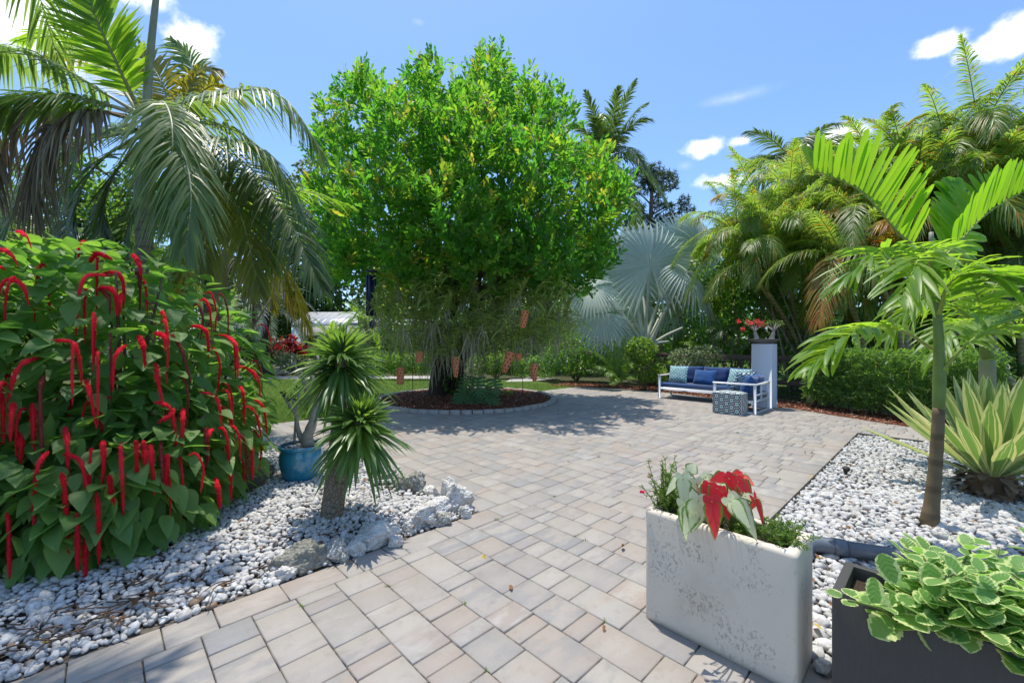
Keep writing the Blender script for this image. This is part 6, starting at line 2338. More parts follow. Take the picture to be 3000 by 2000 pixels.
def hedge(label, v0, v1, off, hgt, n):
    um, vm = np.interp((v0 + v1) / 2, FV[:, 0], FV[:, 1]) + off, (v0 + v1) / 2
    root = thing('hedge', label, 'hedge', W(um, vm), 'clipped hedge shrubs along the patio')
    for q in range(7):
        v = R.uniform(v0 + .1, v1 - .1)
        b = W(np.interp(v, FV[:, 0], FV[:, 1]) + off + R.uniform(-.12, .15), v)
        MB().add(tube(curve([b, b + UZ * .5 + R.normal(0, .04, 3), b + UZ * hgt * .9 + R.normal(0, .06, 3)], 7), np.linspace(.022, .008, 7), 6)).build('stem', M_TWIG, root)
    nc = int(n * .82) // 9
    v = R.uniform(v0, v1, nc)
    w = R.uniform(-.36, .36, nc)
    w = np.sign(w) * np.abs(w) ** .6 * .36 ** .4
    u = np.interp(v, FV[:, 0], FV[:, 1]) + off + w
    z = R.uniform(.12, hgt, nc) ** .9
    C = np.outer(u, [CU, SU, 0]) + np.outer(v, [SU, -CU, 0]) + np.outer(z, [0, 0, 1])
    P = np.repeat(C, 9, 0) + R.normal(0, .03, (nc * 9, 3))
    ax = nrm(R.normal(size=(nc, 3)) - np.outer(np.sign(w) * .0 + .3, [CU, SU, 0]) + (0, 0, .5))
    A = nrm(np.repeat(ax, 9, 0) + R.normal(0, .55, (nc * 9, 3)))
    MB().add(leaves(P, A, rdir(nc * 9) + (0, 0, .8), R.uniform(.065, .125, nc * 9), .018, STRAP, flat=True, rnd=np.clip(np.repeat(R.random(nc), 9) + R.normal(0, .1, nc * 9), 0, 1))).build('foliage', M_PODO, root)


hedge('clipped hedge section right behind the white pedestal', -2.35, -1.35, .82, 1.40, 9000)
hedge('clipped hedge section with the black feeder post', -1.35, -.35, .82, 1.36, 8500)
hedge('clipped hedge section behind the drooping leaf of the young palm', -.35, .62, .82, 1.38, 8500)
hedge('clipped hedge section right of the utility boxes', .95, 1.9, .85, 1.42, 7000)
hedge('clipped hedge section farthest right behind the agave', 1.9, 3.1, .85, 1.42, 7000)
hedge('low clipped shrub filling the hedge gap under the utility boxes', .62, .95, .95, .55, 1600)

# ------------------------------------------------------------------ rail and wire fence behind the sofa
M_BOARD = plain('weathered_board', (.105, .075, .055), .9, .2, .4, 26, .6)
M_WIREG = plain('galvanised_wire', (.22, .22, .21), .5, .5, .2, 30, .05, .6)
FP = [np.array(p) for p in ((2.5, 17.3, 0), (5.0, 14.95, 0), (6.0, 13.4, 0), (6.95, 11.9, 0), (7.9, 10.55, 0), (8.8, 9.4, 0))]
fen = thing('wire_fence', 'weathered rail fence with wire mesh behind the sofa', 'fence', FP[1])
for p in FP:
    MB().add(box(*(p + UZ * .58), .11, .11, 1.16, .008)).build('post', M_BOARD, fen, False)
wires = MB()
for a, b in zip(FP[:-1], FP[1:]):
    d = b - a
    L = np.linalg.norm(d)
    ux = d / L
    nrm_ = np.cross(UZ, ux)
    for z in (1.06, .42):
        MB().add(box(*((a + b) / 2 + UZ * z - nrm_ * .065), L - .02, .035, .135, .006, ux, nrm_)).build('rail', M_BOARD, fen, False)
    m = int(L / .11)
    for q in range(1, m):
        p = a + d * q / m
        wires.add(box(*(p + UZ * .54), .005, .005, 1.0, .001))
    for z in np.arange(.08, 1.0, .11):
        wires.add(box(*((a + b) / 2 + UZ * z), L, .005, .005, .001, ux, nrm_))
wires.build('wire_mesh', M_WIREG, fen, False, kind='stuff')

# ------------------------------------------------------------------ silver fan palm
k = K('silver_fan')
_x, _y, _z = k.lf()
_n = k.noise(3, 3)
_c = k.mix(_z, (.25, .33, .29), (.54, .61, .56))
_c = k.mix(k.math('MULTIPLY', k.step(k.math('ABSOLUTE', _x), .75, 1.0), .35), _c, (.60, .66, .62))
_c = k.mix(k.math('MULTIPLY', _n, .25), _c, (.25, .32, .28))
M_FAN = k.leafy(_c, (.46, .60, .46), .26, .5, .35)
M_PETIOLE = plain('pale_petiole', (.46, .49, .39), .55, .35, .15, 12, .1)
bb = at(1893, 1128, 14.8) * (1, 1, 0)
bis = thing('silver_fan_palm', 'silver blue fan palm with big round leaves behind the fence', 'palm tree', bb)
MB().add(tube(curve([bb, bb + UZ * .9, bb + UZ * 1.6], 12), np.interp(np.linspace(0, 1, 12), [0, .6, 1], [.30, .27, .20]), 14)).build('trunk', M_BARK, bis)


def fan(px, py, Y, rpx, facing, updir, spread=168, nseg=44, elong=1.0, droop=.10, base=(1893, 1000), by=14.8, fold=.85):
    hub = at(px, py, Y)
    Rr = rpx / F * Y
    N = nrm(np.array(facing, float))
    U = np.array(updir, float)
    U = nrm(U - N * (U @ N))
    S = np.cross(U, N)
    th = np.radians(np.linspace(-spread, spread, nseg + 1))
    ri = np.array([.03, .25, .5, .64, .78, .9, 1.0])
    V, Fq, A = [], [], []
    zf = R.uniform(.1, .9)
    for q in range(nseg):
        tm = (th[q] + th[q + 1]) / 2
        dt = (th[1] - th[0]) / 2
        Rs = Rr * (1 - .30 * (abs(tm) / math.pi) ** 2 * (elong - .0)) * R.uniform(.93, 1.03)
        s0 = len(V)
        z = np.clip(zf + R.normal(0, .16), 0, 1)
        tw = R.normal(0, .015)
        for i, r in enumerate(ri):
            w = dt * (1 if r <= .66 else np.interp(r, [.64, 1.0], [1, .04]))
            c = hub
            for e, dx in ((-1, -w), (0, 0), (1, w)):
                t = tm + dx + tw * max(0, r - .6)
                D = U * math.cos(t) + S * math.sin(t)
                hgt = (fold * Rs * r * w * (1 if e else 0)) + .06 * Rs * r * (1 - r)
                p = hub + D * Rs * r + N * hgt
                p = p - UZ * (droop * Rs * r ** 3) - N * (.12 * Rs * r * r)
                V.append(p)
                A.append((e, r, z))
        for i in range(len(ri) - 1):
            a = s0 + i * 3
            Fq += [[a, a + 1, a + 4, a + 3], [a + 1, a + 2, a + 5, a + 4]]
    mb = MB()
    mb.add((np.array(V), np.array(Fq), np.array(A)))
    o = mb.build('fan_leaf', M_FAN, bis, False)
    b = at(base[0] + R.normal(0, 8), base[1] + 20, by)
    mid = (b + hub) / 2 + (hub - b) * (.0, 0, .06)
    MB().add(tube(curve([b, mid, hub, hub + U * Rr * .25], 12), np.interp(np.linspace(0, 1, 12), [0, .2, .85, 1], [.085, .055, .035, .01]), 8)).build('petiole', M_PETIOLE, bis)


fan(1838, 785, 15.0, 160, (-.35, -1, .15), (-.35, 0, 1), spread=160)
fan(1905, 778, 14.5, 160, (.05, -1, .12), (.02, 0, 1), spread=165, elong=.2)
fan(1738, 842, 14.3, 105, (-.35, -.75, .75), (-.7, -.4, .35), droop=.28)
fan(1765, 918, 14.5, 112, (-.2, -.9, .45), (-.8, -.2, .05), droop=.2)
fan(2012, 800, 14.2, 120, (.55, -.65, .7), (.55, -.5, .1), droop=.55)
fan(2060, 745, 16.0, 165, (.6, -.8, .2), (.65, 0, .75), spread=150)
fan(1990, 745, 15.9, 150, (.35, -1, .1), (.5, 0, .9), spread=140)
fan(1880, 860, 15.8, 130, (-.2, -1, .3), (-.5, 0, .4), spread=160)
fan(1960, 880, 15.9, 120, (.3, -1, .3), (.6, 0, .3), spread=160, droop=.3)
fan(1800, 960, 14.9, 90, (-.2, -.8, .6), (-.6, -.1, -.3), droop=.3)
for px, py in ((2000, 960), (1790, 880), (1960, 1000), (1840, 900)):
    b, h = at(1895, 1020, 14.8), at(px, py, 14.6)
    MB().add(tube(curve([b, (b + h) / 2 + UZ * .06, h], 8), np.linspace(.07, .04, 8), 8)).build('cut_petiole', M_PETIOLE, bis)

# ------------------------------------------------------------------ shrubs between fence and patio
fb = at(1868, 1152, 13.3) * (1, 1, 0)
sh = shrub('leafy_shrub', 'tall light green shrub in front of the silver fan palm', [(at(1885, 1025, 13.3), (.40, .38, .40)), (at(1890, 1085, 13.2), (.38, .3, .38)), (at(1925, 1095, 13.2), (.28, .25, .25)), (at(1850, 1010, 13.4), (.22, .2, .2))], 1500, .10, M_BRIGHT, 9, .014)
fern = thing('fern', 'arching pale green fern left of the light green shrub', 'fern', at(1815, 1140, 13.4) * (1, 1, 0))
for px, py, dz in ((1745, 1075, -.2), (1740, 1030, 0), (1765, 1005, .1), (1800, 1000, .1), (1850, 1010, 0), (1775, 1100, -.4), (1790, 1125, -.5), (1850, 1060, -.3), (1720, 1085, .1), (1830, 985, .2)):
    b = at(1822, 1120, 13.4)
    e = at(px, py, 13.4 + dz)
    mb = MB()
    frond(mb, [b, (b + e) / 2 + UZ * .18, e], n=30, L=.20, wd=.04, a0=80, a1=50, droop=.2, r0=.008, lift=.05, up=(0, -.6, .8))
    mb.build('frond', [M_STEM, M_BRIGHT], fern)
shrub('round_bush', 'dense rounded dark green bush left of the fern by the fence', [(at(1690, 1035, 16.3), (1.2, .9, .85)), (at(1640, 1050, 16.6), (.7, .6, .6)), (at(1740, 1020, 16.4), (.7, .6, .7))], 4200, .11, M_DEEPLEAF, 7, .02)
M_WHITEVAR = leafmat('white_edged_leaf', (.06, .12, .04), (.34, .38, .24), (.2, .34, .08), (.5, .55, .3), tr=.3, rough=.4)
shrub('variegated_bush', 'white flecked leafy bush hanging over the fence behind the sofa', [(at(2010, 1045, 13.0), (.5, .35, .28)), (at(2070, 1040, 12.6), (.45, .35, .3)), (at(2040, 1070, 12.8), (.5, .3, .25))], 1500, .09, M_WHITEVAR, 6, .012)
shrub('low_bush', 'low dark bush at the fence left of the round bush', [(at(1590, 1070, 17.5), (.7, .5, .5)), (at(1530, 1075, 18), (.6, .5, .4))], 1400, .11, M_DEEPLEAF, 5, .015)
M_TALLSH = M_DEEPLEAF
for q, (lb, x, y, r, z) in enumerate((('tall glossy shrub behind the silver fan palm', 5.9, 16.6, 1.3, 4.9), ('tall glossy shrub behind the sofa', 7.6, 15.0, 1.3, 5.0), ('tall glossy shrub above the white pedestal', 9.0, 13.6, 1.25, 4.8),
                                      ('tall glossy shrub above the black feeder post', 10.2, 12.0, 1.2, 4.2), ('tall glossy shrub behind the young palm', 11.6, 11.2, 1.3, 3.9), ('tall glossy shrub at the far right behind the hedge', 13.0, 10.4, 1.3, 3.8), ('tall shrub in the gap left of the silver fan palm', 3.6, 20.0, 1.5, 4.4), ('tall shrub behind the round bush by the fence', 1.6, 21.5, 1.5, 4.0))):
    lumps = [((x + R.normal(0, .25), y + R.normal(0, .2), zz), (r, r * .75, .85)) for zz in np.arange(.9, z - .5, .8)]
    root = shrub('tall_shrub', lb, lumps, 5200, .135, M_TALLSH, 0, group='tall glossy shrubs behind the fence')
    for s in range(9):
        b = np.array([x + R.uniform(-.7, .7), y - r * .55 + R.uniform(-.2, .3), 0])
        t = np.array([x + R.uniform(-1.2, 1.2), y - r * .45 + R.uniform(-.3, .3), z * R.uniform(.5, .85)])
        MB().add(tube(curve([b, (b + t) / 2 + R.normal(0, .12, 3), t], 8), np.linspace(.045, .015, 8), 6)).build('stem', M_PALESTEM, root)
# strappy understory along the fence
for q, (px, py, y, n_, L_) in enumerate(((1800, 905, 16.2, 16, 1.0), (1995, 950, 15.6, 16, 1.0), (1960, 1000, 15.2, 12, .7), (2120, 900, 13.6, 18, .8), (2200, 960, 13.0, 16, .7))):
    b = at(px, py + 70, y)
    root = thing('understory_palm', ('bright fronded understory palm at the left foot of the silver fan palm', 'bright fronded understory palm right of the silver fan palm', 'small fronded plant above the left end of the sofa',
                                      'strappy understory plant above the sofa arm', 'strappy understory plant left of the white pedestal')[q], 'plant', b * (1, 1, 0))
    MB().add(tube([b * (1, 1, 0), b], .04, 6)).build('stem', M_TWIG, root)
    for s in range(n_ // 2):
        a = R.uniform(0, 6.28)
        mb = MB()
        frond(mb, arc(b, (math.cos(a), math.sin(a) * .8 - .2, 0), L_, R.uniform(.5, 1.3), R.uniform(.5, 1.0)), n=22, L=.3, wd=.045, r0=.012, droop=.4)
        mb.build('frond', BRT if q < 3 else GR, root)

# ------------------------------------------------------------------ clumping golden palms on the right
def areca(label, base, tops, nf, Lf, kinds, seed):
    root = thing('golden_cane_palm', label, 'palm tree', base, 'clumping cane palms behind the hedge')
    M_CANE = M_CANES
    for q, (px, py, y) in enumerate(tops):
        h = at(px, py, y)
        b = np.asarray(base) + np.array([R.uniform(-.7, .7), R.uniform(-.5, .5), 0])
        P = curve([b, (b * .45 + h * .55) - UZ * .2 + (b - h) * (.10, .10, 0), h - UZ * .55], 20)
        MB().add(tube(P, np.linspace(.075, .05, 20) * (1 + .04 * np.sin(np.arange(20) * 2.2)), 9)).build('cane', M_CANE, root)
        MB().add(tube([P[-1], h], [.062, .035], 9)).build('crownshaft', M_CROWNGREEN, root)
        a0 = R.uniform(0, 6.28)
        for s in range(nf):
            a = a0 + s * 2.39996
            d = (math.cos(a), math.sin(a), 0)
            f = s / nf
            rise = np.interp(f, [0, .5, 1], [1.9, 1.0, .35]) + R.normal(0, .12)
            drop = np.interp(f, [0, .5, 1], [.9, 1.05, 1.1]) + R.normal(0, .12)
            mb = MB()
            Ln = Lf * R.uniform(.8, 1.1) / (1 + .28 * rise)
            frond(mb, arc(h, d, Ln, rise, drop), n=68, L=.62, wd=.027, a0=62, a1=18, r0=.018, lift=.22, droop=.75, start=.14, cl=14)
            mt = kinds[0]
            if R.random() < kinds[2]:
                mt = kinds[1]
            mb.build('frond', [M_YRACH, mt], root)


k = K('cane_bark')
_w = k.new('ShaderNodeTexWave', wave_type='BANDS', bands_direction='Z')
_w.inputs['Scale'].default_value = 3.0
k.put(_w.inputs['Vector'], k.pos())
_n = k.noise(5, 4)
_c = k.mix(_n, (.19, .20, .06), (.33, .25, .10))
M_CANES = k.done(k.bsdf(k.mix(k.step(_w.outputs['Fac'], .8, 1), _c, (.38, .36, .28)), .5, .4))
areca('dense clump of cane palms left, above the white pedestal', at(2300, 1150, 13.6) * (1, 1, 0), [(2230, 650, 13.4), (2310, 590, 13.8), (2390, 640, 13.2), (2200, 740, 12.8), (2300, 720, 12.4), (2420, 760, 12.2), (2160, 690, 13.8), (2460, 580, 14.0), (2250, 800, 12.6), (2360, 560, 14.2)], 13, 2.7, (M_FROND_ARECA, M_FROND_GOLD, .08), 1)
areca('leaning cane palm clump in the middle, behind the young palm', at(2640, 1180, 10.6) * (1, 1, 0), [(2520, 640, 11.0), (2610, 560, 11.4), (2470, 760, 10.6), (2700, 660, 10.6), (2590, 780, 10.2), (2560, 490, 11.9), (2650, 500, 11.6)], 12, 2.4, (M_FROND_ARECA, M_FROND_GOLD, .07), 2)
areca('tallest golden cane palm clump at the right edge', at(2870, 1200, 10.4) * (1, 1, 0), [(2690, 530, 10.8), (2780, 470, 10.9), (2870, 400, 10.6), (2950, 480, 10.2), (2900, 580, 9.8), (2800, 620, 10.0), (3050, 420, 10.4), (3060, 600, 9.6), (2720, 600, 10.5)], 13, 2.6, (M_FROND_ARECA, M_FROND_GOLD, .10), 3)
areca('low shaded cane palms at the right edge behind the hedge', at(3000, 1220, 9.8) * (1, 1, 0), [(2780, 800, 10.4), (2880, 720, 10.2), (2980, 760, 9.6), (3080, 700, 9.8)], 8, 2.0, (M_FROND, M_FROND_GOLD, .05), 4)

# ------------------------------------------------------------------ far palms
def far_palm(name, label, px, py, Y, Lf, nf, mats, L=.8, wd=.05, rises=(1.6, .2), drops=(.5, 1.2), r=.17, n=46, trunkmat=None, up0=0., lift=.15):
    h = at(px, py, Y)
    b = h * (1, 1, 0)
    root = thing(name, label, 'palm tree', b)
    palm_trunk(root, b, h, r, r * .75, trunkmat or M_PTRUNK, (R.normal(0, .2), 0, 0), 1.3)
    a0 = R.uniform(0, 6.28) + up0
    for s in range(nf):
        a = a0 + s * 2.39996
        f = s / nf
        rise, drop = np.interp(f, [0, 1], rises) + R.normal(0, .1), np.interp(f, [0, 1], drops) + R.normal(0, .1)
        mb = MB()
        frond(mb, arc(h, (math.cos(a), math.sin(a), 0), Lf * R.uniform(.85, 1.1) / (1 + .28 * max(0, rise)), rise, drop), n=n, L=L, wd=wd, a0=62, a1=22, r0=.035, lift=lift, droop=.4, cl=14)
        mb.build('frond', mats, root)
    return root


far_palm('royal_palm', 'dark royal palm rising behind the right side of the round tree', 1775, 470, 24, 3.8, 20, DRK, 1.0, .085, (2.4, -.2), (.7, 1.1))
far_palm('coconut_palm', 'blue green coconut palm behind the cane palms', 2330, 480, 19.5, 3.6, 22, DRK, 1.0, .07, (1.1, -.2), (.7, 1.2), lift=.05)
far_palm('silver_date_palm', 'silver leaved date palm in the border beyond the lawn', 790, 905, 18.6, 2.6, 26, [M_RACHIS, M_SILVER], .5, .04, (2.6, -.3), (.5, 1.2), .19, 40, M_BARKDARK, lift=.3)
far_palm('dwarf_date_palm', 'feathery dwarf date palm in front of the cottage roof', 965, 985, 20.5, 1.6, 18, BRT, .28, .03, (1.6, 0), (.6, 1.3), .09, 36)
far_palm('dwarf_date_palm', 'feathery dwarf date palm near the wind chime', 1070, 945, 19.0, 1.9, 18, BRT, .32, .03, (1.6, 0), (.6, 1.3), .09, 36)
far_palm('fan_fronded_palm', 'green palm in the border left of the cottage', 655, 960, 19.5, 2.4, 18, GR, .5, .04, (1.6, -.2), (.5, 1.2), .14, 36)
far_palm('shade_palm', 'dark palm under the left trees, seen through the ringed palm', 470, 820, 13.0, 2.8, 14, DRK, .7, .05, (1.5, -.2), (.6, 1.2), .13, 36)
far_palm('shade_palm', 'dark palm behind the red tasselled shrub at the left edge', 110, 760, 10.5, 2.8, 16, DRK, .7, .05, (1.4, -.2), (.5, 1.2), .13, 40)

# ------------------------------------------------------------------ pine
M_NEEDLE = leafmat('pine_needle', (.035, .065, .035), (.065, .10, .04), (.1, .17, .05), tr=.2, rough=.5)
pnb = at(1908, 1060, 40) * (1, 1, 0)
pine = thing('pine_tree', 'tall open crowned pine far behind the silver fan palm', 'pine tree', pnb)
MB().add(tube(curve([pnb, at(1905, 760, 40), at(1908, 600, 40), at(1915, 500, 40)], 16), np.linspace(.38, .10, 16), 10)).build('trunk', M_BARK, pine)
PL = [(1912, 500, 30), (1880, 520, 28), (1940, 520, 28), (1860, 505, 16), (1965, 545, 24), (1972, 515, 16), (1905, 545, 34), (1940, 560, 22), (1858, 560, 22), (1842, 600, 22), (1872, 610, 24), (1930, 600, 26), (1960, 610, 18),
      (2005, 590, 20), (2020, 615, 17), (1990, 620, 14), (1965, 640, 30), (1925, 650, 30), (1880, 650, 32), (1845, 655, 28), (2015, 640, 12), (1900, 690, 40), (1960, 690, 36)]
P, A = [], []
for px, py, r in PL:
    c = at(px, py, 40 + R.uniform(-1.5, 1.5))
    rm = r / F * 40
    MB().add(tube(curve([at(1907, py + 40, 40), (c + at(1907, py + 30, 40)) / 2, c], 8), np.linspace(.09, .03, 8), 5)).build('branch', M_BARK, pine)
    for q in range(int(26 * (r / 20) ** 2)):
        t = c + rdir(1)[0] * rm * R.uniform(.45, 1) * (1, 1, .85)
        for s in range(13):
            P.append(t)
            A.append(nrm(R.normal(size=3)) + (0, 0, .35))
n = len(P)
MB().add(leaves(P, A, rdir(n), R.uniform(.28, .45, n), .05, BLADE, flat=True)).build('crown', M_NEEDLE, pine)

# ------------------------------------------------------------------ far broadleaf trees, each its own
M_FARA = leafmat('far_leaf_dark', (.035, .07, .022), (.07, .115, .03), (.16, .32, .04), tr=.35, rough=.42)
M_FARB = leafmat('far_leaf_mid', (.05, .11, .022), (.10, .17, .03), (.26, .48, .04), tr=.4, rough=.42)
M_FARC = leafmat('far_leaf_olive', (.06, .09, .03), (.11, .14, .045), (.22, .3, .05), tr=.3, rough=.45)
FT = [(-120, 24, 700, 260, 0, 'dark tree beyond the left edge of the lawn'), (60, 27, 480, 260, 1, 'green tree behind the left palms'), (230, 30, 440, 260, 1, 'dark tree behind the dead palm fronds'), (400, 33, 480, 260, 1, 'green tree behind the ringed trunk'),
      (545, 31, 520, 250, 0, 'dark tree behind the yellow fronds'), (690, 36, 520, 250, 1, 'green tree left of the cottage roof'), (800, 33, 580, 220, 0, 'dark tree right behind the cottage'), (915, 37, 470, 200, 2, 'olive tree beside the crown of the round tree'),
      (960, 34, 600, 230, 0, 'dark tree behind the cottage ridge'), (1110, 36, 700, 240, 1, 'green tree behind the wind chime'), (1260, 33, 740, 260, 0, 'dark tree behind the trunk of the round tree'), (1420, 35, 720, 260, 1, 'green tree behind the orchids'),
      (1570, 32, 720, 250, 0, 'dark tree behind the right half of the round tree'), (1720, 33, 690, 220, 1, 'green tree left of the silver fan palm'), (1850, 36, 660, 210, 0, 'dark tree under the pine'), (1990, 34, 700, 190, 0, 'dark tree right of the pine'), (2130, 36, 640, 150, 2, 'olive tree in the gap beside the cane palms'),
      (2280, 30, 560, 220, 0, 'dark tree behind the left cane palms'), (2480, 26, 500, 230, 0, 'dark tree behind the middle cane palms'), (2700, 22, 430, 260, 0, 'dark tree behind the tall cane palms'), (2920, 20, 420, 280, 0, 'dark tree at the right edge'), (3150, 19, 480, 300, 1, 'green tree beyond the right edge')]
for px, Y, tp, wpx, kd, lb in FT:
    c = at(px, tp, Y)
    H_, r = c[2], wpx / F * Y / 2
    b = c * (1, 1, 0)
    root = thing('broadleaf_tree', lb, 'tree', b, 'trees in the background')
    MB().add(tube(curve([b, b + UZ * H_ * .35 + R.normal(0, .2, 3) * (1, 1, 0), b + UZ * H_ * .8], 12), np.linspace(.28, .1, 12), 8)).build('trunk', M_BARKDARK, root)
    lumps = []
    for q in range(16):
        z = H_ * R.uniform(.16, .90)
        a, rr = R.uniform(0, 6.28), r * R.uniform(.25, .85) * math.sqrt(max(.15, 1 - (z / H_ - .45) ** 2 * 2.2))
        s = r * R.uniform(.30, .50)
        lumps.append((b + np.array([math.cos(a) * rr, math.sin(a) * rr * .8, min(z, H_ - s * .8)]), (s, s, s * .85)))
    lumps.append((b + UZ * (H_ - r * .35), (r * .45, r * .45, r * .38)))
    for l in lumps[:6]:
        MB().add(tube(curve([b + UZ * H_ * .3, (b + UZ * H_ * .35 + l[0]) / 2, l[0]], 7), np.linspace(.12, .03, 7), 5)).build('limb', M_BARKDARK, root)
    MB().add(bush_leaves(lumps, 4200, .40 if Y > 28 else .30, .5, shell=(.35, 1.08))).build('crown', (M_FARA, M_FARB, M_FARC)[kd], root)

lumps = [(np.array([x, 46 + 6 * math.sin(x * .2) - abs(x) * .15, R.uniform(1.5, 3)]), (3.2, 2.0, R.uniform(2.5, 4.2))) for x in np.arange(-46, 60, 3.0)]
MB().add(bush_leaves(lumps, 26000, .62, .5, shell=(.3, 1.05))).build('far_treeline', M_FARA, None, True, kind='stuff')
# ------------------------------------------------------------------ border beyond the lawn
shrub('border_shrub', 'mid green shrub in the border left of the silver date palm', [(at(715, 1020, 19.3), (.8, .6, .6)), (at(755, 1005, 19.6), (.6, .5, .5))], 1300, .14, M_MIDLEAF, 5)
shrub('border_shrub', 'pale silvery shrub in the border right of the silver date palm', [(at(850, 1060, 18.9), (.62, .5, .38)), (at(900, 1070, 19), (.5, .4, .3)), (at(825, 1045, 19), (.35, .3, .3))], 1500, .10, leafmat('silvery_shrub_leaf', (.10, .14, .07), (.24, .28, .17), (.3, .4, .15), tr=.3), 5)
M_RED = leafmat('red_cordyline_leaf', (.12, .012, .018), (.28, .03, .03), (.5, .04, .03), tr=.3, rough=.4)
for q, (px, py, lb) in enumerate(((815, 1020, 'red cordyline left of the cottage wall'), (852, 1005, 'red cordyline against the cottage wall'), (770, 1030, 'small red cordyline behind the date palm stem'), (880, 1030, 'red cordyline beside the cottage door'))):
    c = at(px, py, 20.5)
    root = thing('cordyline', lb, 'plant', c * (1, 1, 0), 'red cordylines by the cottage')
    MB().add(tube([c * (1, 1, 0), c], .02, 5)).build('stem', M_TWIG, root)
    n = 70
    MB().add(leaves(c + R.normal(0, .14, (n, 3)), R.normal(size=(n, 3)) + (0, 0, .8), rdir(n) + (0, 0, 1), R.uniform(.3, .55, n), .09, STRAP, .3, droop=.4)).build('foliage', M_RED, root)
sp_ = thing('strappy_clump', 'bright strappy clump at the edge of the far border', 'plant', at(750, 1088, 18.7) * (1, 1, 0))
n = 130
MB().add(leaves(at(750, 1082, 18.7) + R.normal(0, .12, (n, 3)) * (2, 1, .3), R.normal(size=(n, 3)) * (1, 1, .3) + (0, 0, 1.1), rdir(n) + (0, 0, 1), R.uniform(.4, .75, n), .035, STRAP, .3, droop=.5)).build('foliage', M_BRIGHT, sp_)
for lb, l in (('bright green clipped shrub row left of the round tree trunk', [(at(px, 1062, 17.0), (.42, .4, .48)) for px in (1085, 1120, 1155, 1190, 1225, 1260)]), ('bright green shrub row right of the round tree trunk', [(at(px, 1068, 17.6), (.42, .4, .42)) for px in (1400, 1440, 1475, 1505)]), ('tall bright shrub in the sun behind the right orchids', [(at(px, py, 21.0), (1.1, .8, .9)) for px, py in ((1380, 960), (1450, 920), (1520, 960), (1600, 930), (1660, 980), (1480, 1010))]), ('tall bright shrub in the sun between the porch house and the trunk', [(at(px, py, 21.5), (.9, .7, .8)) for px, py in ((1300, 980), (1340, 900), (1310, 1030))])):
    shrub('border_shrub', lb, l, 2600, .11, M_BRIGHT, 6)
shrub('border_shrub', 'tall mixed green shrub in front of the porch house windows', [(at(px, py, 22.0), (1.0, .7, .8)) for px, py in ((1090, 985), (1150, 960), (1215, 985), (1270, 950), (1120, 1020), (1240, 1020))], 3000, .15, M_MIDLEAF, 6)
shrub('border_shrub', 'dark green shrub mass in front of the cottage porch', [(at(px, 1040, 20.5), (.8, .6, .55)) for px in (950, 1010, 1060)], 2200, .14, M_MIDLEAF, 6)

# ------------------------------------------------------------------ cottage
k = K('siding_paint')
_p = k.pos()
_sx = k.new('ShaderNodeSeparateXYZ')
k.put(_sx.inputs[0], _p)
_fr = k.math('FRACT', k.math('MULTIPLY', _sx.outputs[2], 6.2))
_c = k.mix(k.noise(3, 4), (.40, .50, .51), (.47, .56, .57))
M_SIDING = k.done(k.bsdf(_c, .6, .3, 0, k.bump(_fr, .8, .03)))
M_TRIM = plain('white_trim', (.70, .71, .71), .5, .4, .05, 8, .05)
M_SHINGLE = plain('roof_shingle', (.30, .275, .25), .9, .2, .25, 9, .6)
k = K('metal_roof')
_sx = k.new('ShaderNodeSeparateXYZ')
k.put(_sx.inputs[0], k.pos())
_fr = k.math('ABSOLUTE', k.math('SUBTRACT', k.math('FRACT', k.math('MULTIPLY', _sx.outputs[0], 2.6)), .5))
M_METAL = k.done(k.bsdf((.42, .43, .44), .45, .5, .4, k.bump(k.step(_fr, .36, .5), 1.0, .03)))
M_PANE = plain('dark_window_pane', (.02, .025, .03), .08, .6, .1, 3, .02)
cx0, cx1, cy0, cy1 = -12.2, -9.2, 23.5, 27.5
cot = thing('cottage', 'small pale blue cottage with metal and shingle roofs beyond the lawn', 'cottage', ((cx0 + cx1) / 2, cy0, 0))
MB().add(box((cx0 + cx1) / 2, (cy0 + cy1) / 2, 1.15, cx1 - cx0, cy1 - cy0, 2.3, .02)).build('wall', M_SIDING, cot, False)
xm = (cx0 + cx1) / 2 - 1.0


def prism(x0, x1, y0, y1, z0, zr, th, mat, name, par):
    """gable roof, ridge along x"""
    ym = (y0 + y1) / 2
    for a, b in ((y0, ym), (y1, ym)):
        V = np.array([(x0, a, z0), (x1, a, z0), (x1, b, zr), (x0, b, zr), (x0, a, z0 + th), (x1, a, z0 + th), (x1, b, zr + th), (x0, b, zr + th)])
        Fq = np.array([[0, 1, 2, 3], [4, 5, 6, 7], [0, 1, 5, 4], [1, 2, 6, 5], [2, 3, 7, 6], [3, 0, 4, 7]])
        MB().add((V, Fq, np.zeros((8, 3)))).build(name, mat, par, False)


prism(cx0 - .1, cx1 + 1.0, cy0 + .2, cy1 + .2, 2.45, 3.25, .06, M_METAL, 'metal_roof', cot)
for z0, z1, y0, y1 in ((1.85, 2.46, cy0 - 1.1, cy0 + .5),):
    V = np.array([(cx0 + .9, y0, z0), (cx1 + 1.4, y0, z0), (cx1 + 1.4, y1, z1), (cx0 + .4, y1, z1), (cx0 + .9, y0, z0 + .07), (cx1 + 1.4, y0, z0 + .07), (cx1 + 1.4, y1, z1 + .07), (cx0 + .4, y1, z1 + .07)])
    MB().add((V, np.array([[0, 1, 2, 3], [4, 5, 6, 7], [0, 1, 5, 4], [1, 2, 6, 5], [2, 3, 7, 6], [3, 0, 4, 7]]), np.zeros((8, 3)))).build('shingle_roof', M_SHINGLE, cot, False)
V = np.array([(cx0, cy0 - .01, 2.3), (cx0 + 1.7, cy0 - .01, 2.3), (cx0 + .85, cy0 - .01, 2.75)])
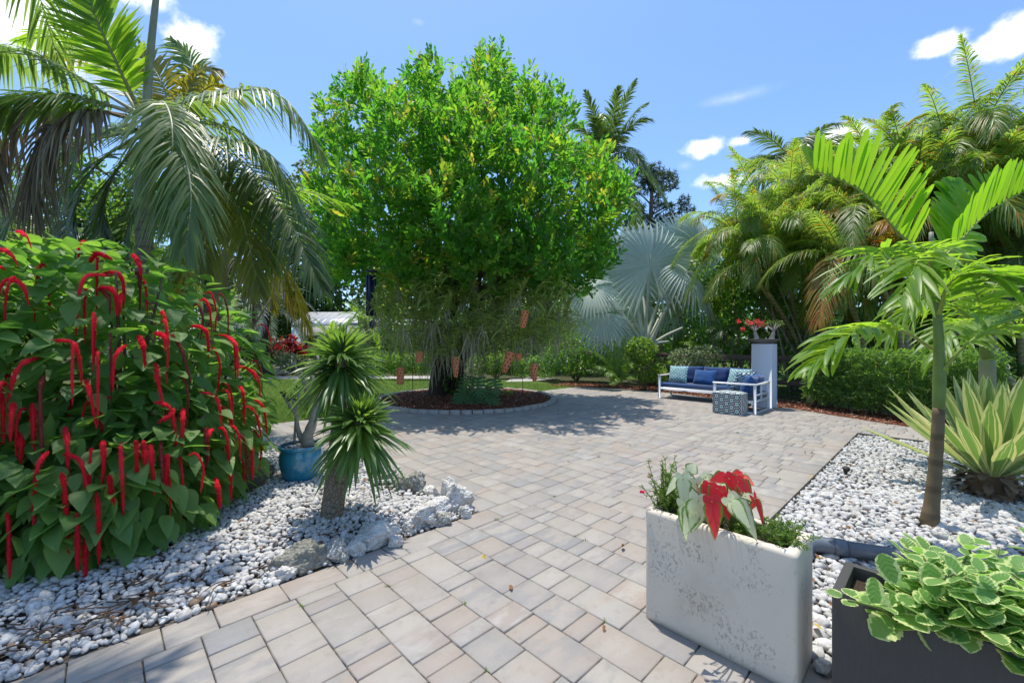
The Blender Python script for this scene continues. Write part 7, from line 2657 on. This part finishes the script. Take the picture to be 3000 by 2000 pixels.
MB().add((np.concatenate([V, V + (0, .1, 0)]), [np.array([[0, 1, 2], [3, 4, 5]]), np.array([[0, 1, 4, 3], [1, 2, 5, 4], [2, 0, 3, 5]])], np.zeros((6, 3)))).build('gable', M_SIDING, cot, False)
for x, w, z0, z1 in ((cx0 + .95, .62, .35, 1.80), (cx0 + 2.6, .8, .7, 1.7)):
    fw = MB()
    for a, b, c, d in ((x - w / 2, .09, (z0 + z1) / 2, z1 - z0), (x + w / 2, .09, (z0 + z1) / 2, z1 - z0)):
        fw.add(box(a, cy0 - .03, c, b, .06, d, .005))
    for z in (z0, z1, (z0 + z1) / 2):
        fw.add(box(x, cy0 - .03, z, w - .09, .05, .09, .005))
    wf = fw.build('window', M_TRIM, cot, False)
    MB().add(box(x, cy0 - .005, (z0 + z1) / 2, w - .05, .02, z1 - z0 - .05, .002)).build('pane', M_PANE, wf, False)
for x in (cx0 + .04, cx1 - .04):
    MB().add(box(x, cy0 - .02, 1.15, .12, .06, 2.3, .005)).build('corner_board', M_TRIM, cot, False)
wx0, wx1, wy = -8.6, -3.2, 24.4
por = thing('porch_house', 'low white porch house with flat fascia behind the wind chime', 'house', ((wx0 + wx1) / 2, wy, 0))
MB().add(box((wx0 + wx1) / 2, wy + 2.5, 1.2, wx1 - wx0, 3, 2.4, .02)).build('wall', M_SIDING, por, False)
MB().add(box((wx0 + wx1) / 2, wy + 1.5, 2.62, wx1 - wx0 + .6, 5.2, .14, .01)).build('roof', M_METAL, por, False)
MB().add(box((wx0 + wx1) / 2, wy - 1.12, 2.60, wx1 - wx0 + .7, .06, .34, .01)).build('fascia', M_TRIM, por, False)
MB().add(box((wx0 + wx1) / 2, wy - .95, 2.1, wx1 - wx0 + .4, .08, .62, .01)).build('gable_panel', M_SIDING, por, False)
for x in np.linspace(wx0 + .1, wx1 - .1, 5):
    MB().add(box(x, wy - .9, 1.0, .14, .14, 2.0, .01)).build('porch_post', M_TRIM, por, False)
for x in (wx0 + 1.2, wx0 + 2.6, wx1 - 1.2):
    fw = MB()
    for s in (-.5, .5):
        fw.add(box(x + s, wy + .96, 1.25, .09, .06, 1.5, .005))
    for z in (.5, 1.25, 2.0):
        fw.add(box(x, wy + .96, z, .9, .05, .09, .005))
    wf = fw.build('window', M_TRIM, por, False)
    MB().add(box(x, wy + .985, 1.25, .95, .02, 1.45, .002)).build('pane', M_PANE, wf, False)
for z in (.45, .75):
    MB().add(box((wx0 + wx1) / 2 - 1.3, wy - .9, z, 2.4, .05, .06, .005)).build('railing', M_TRIM, por, False)
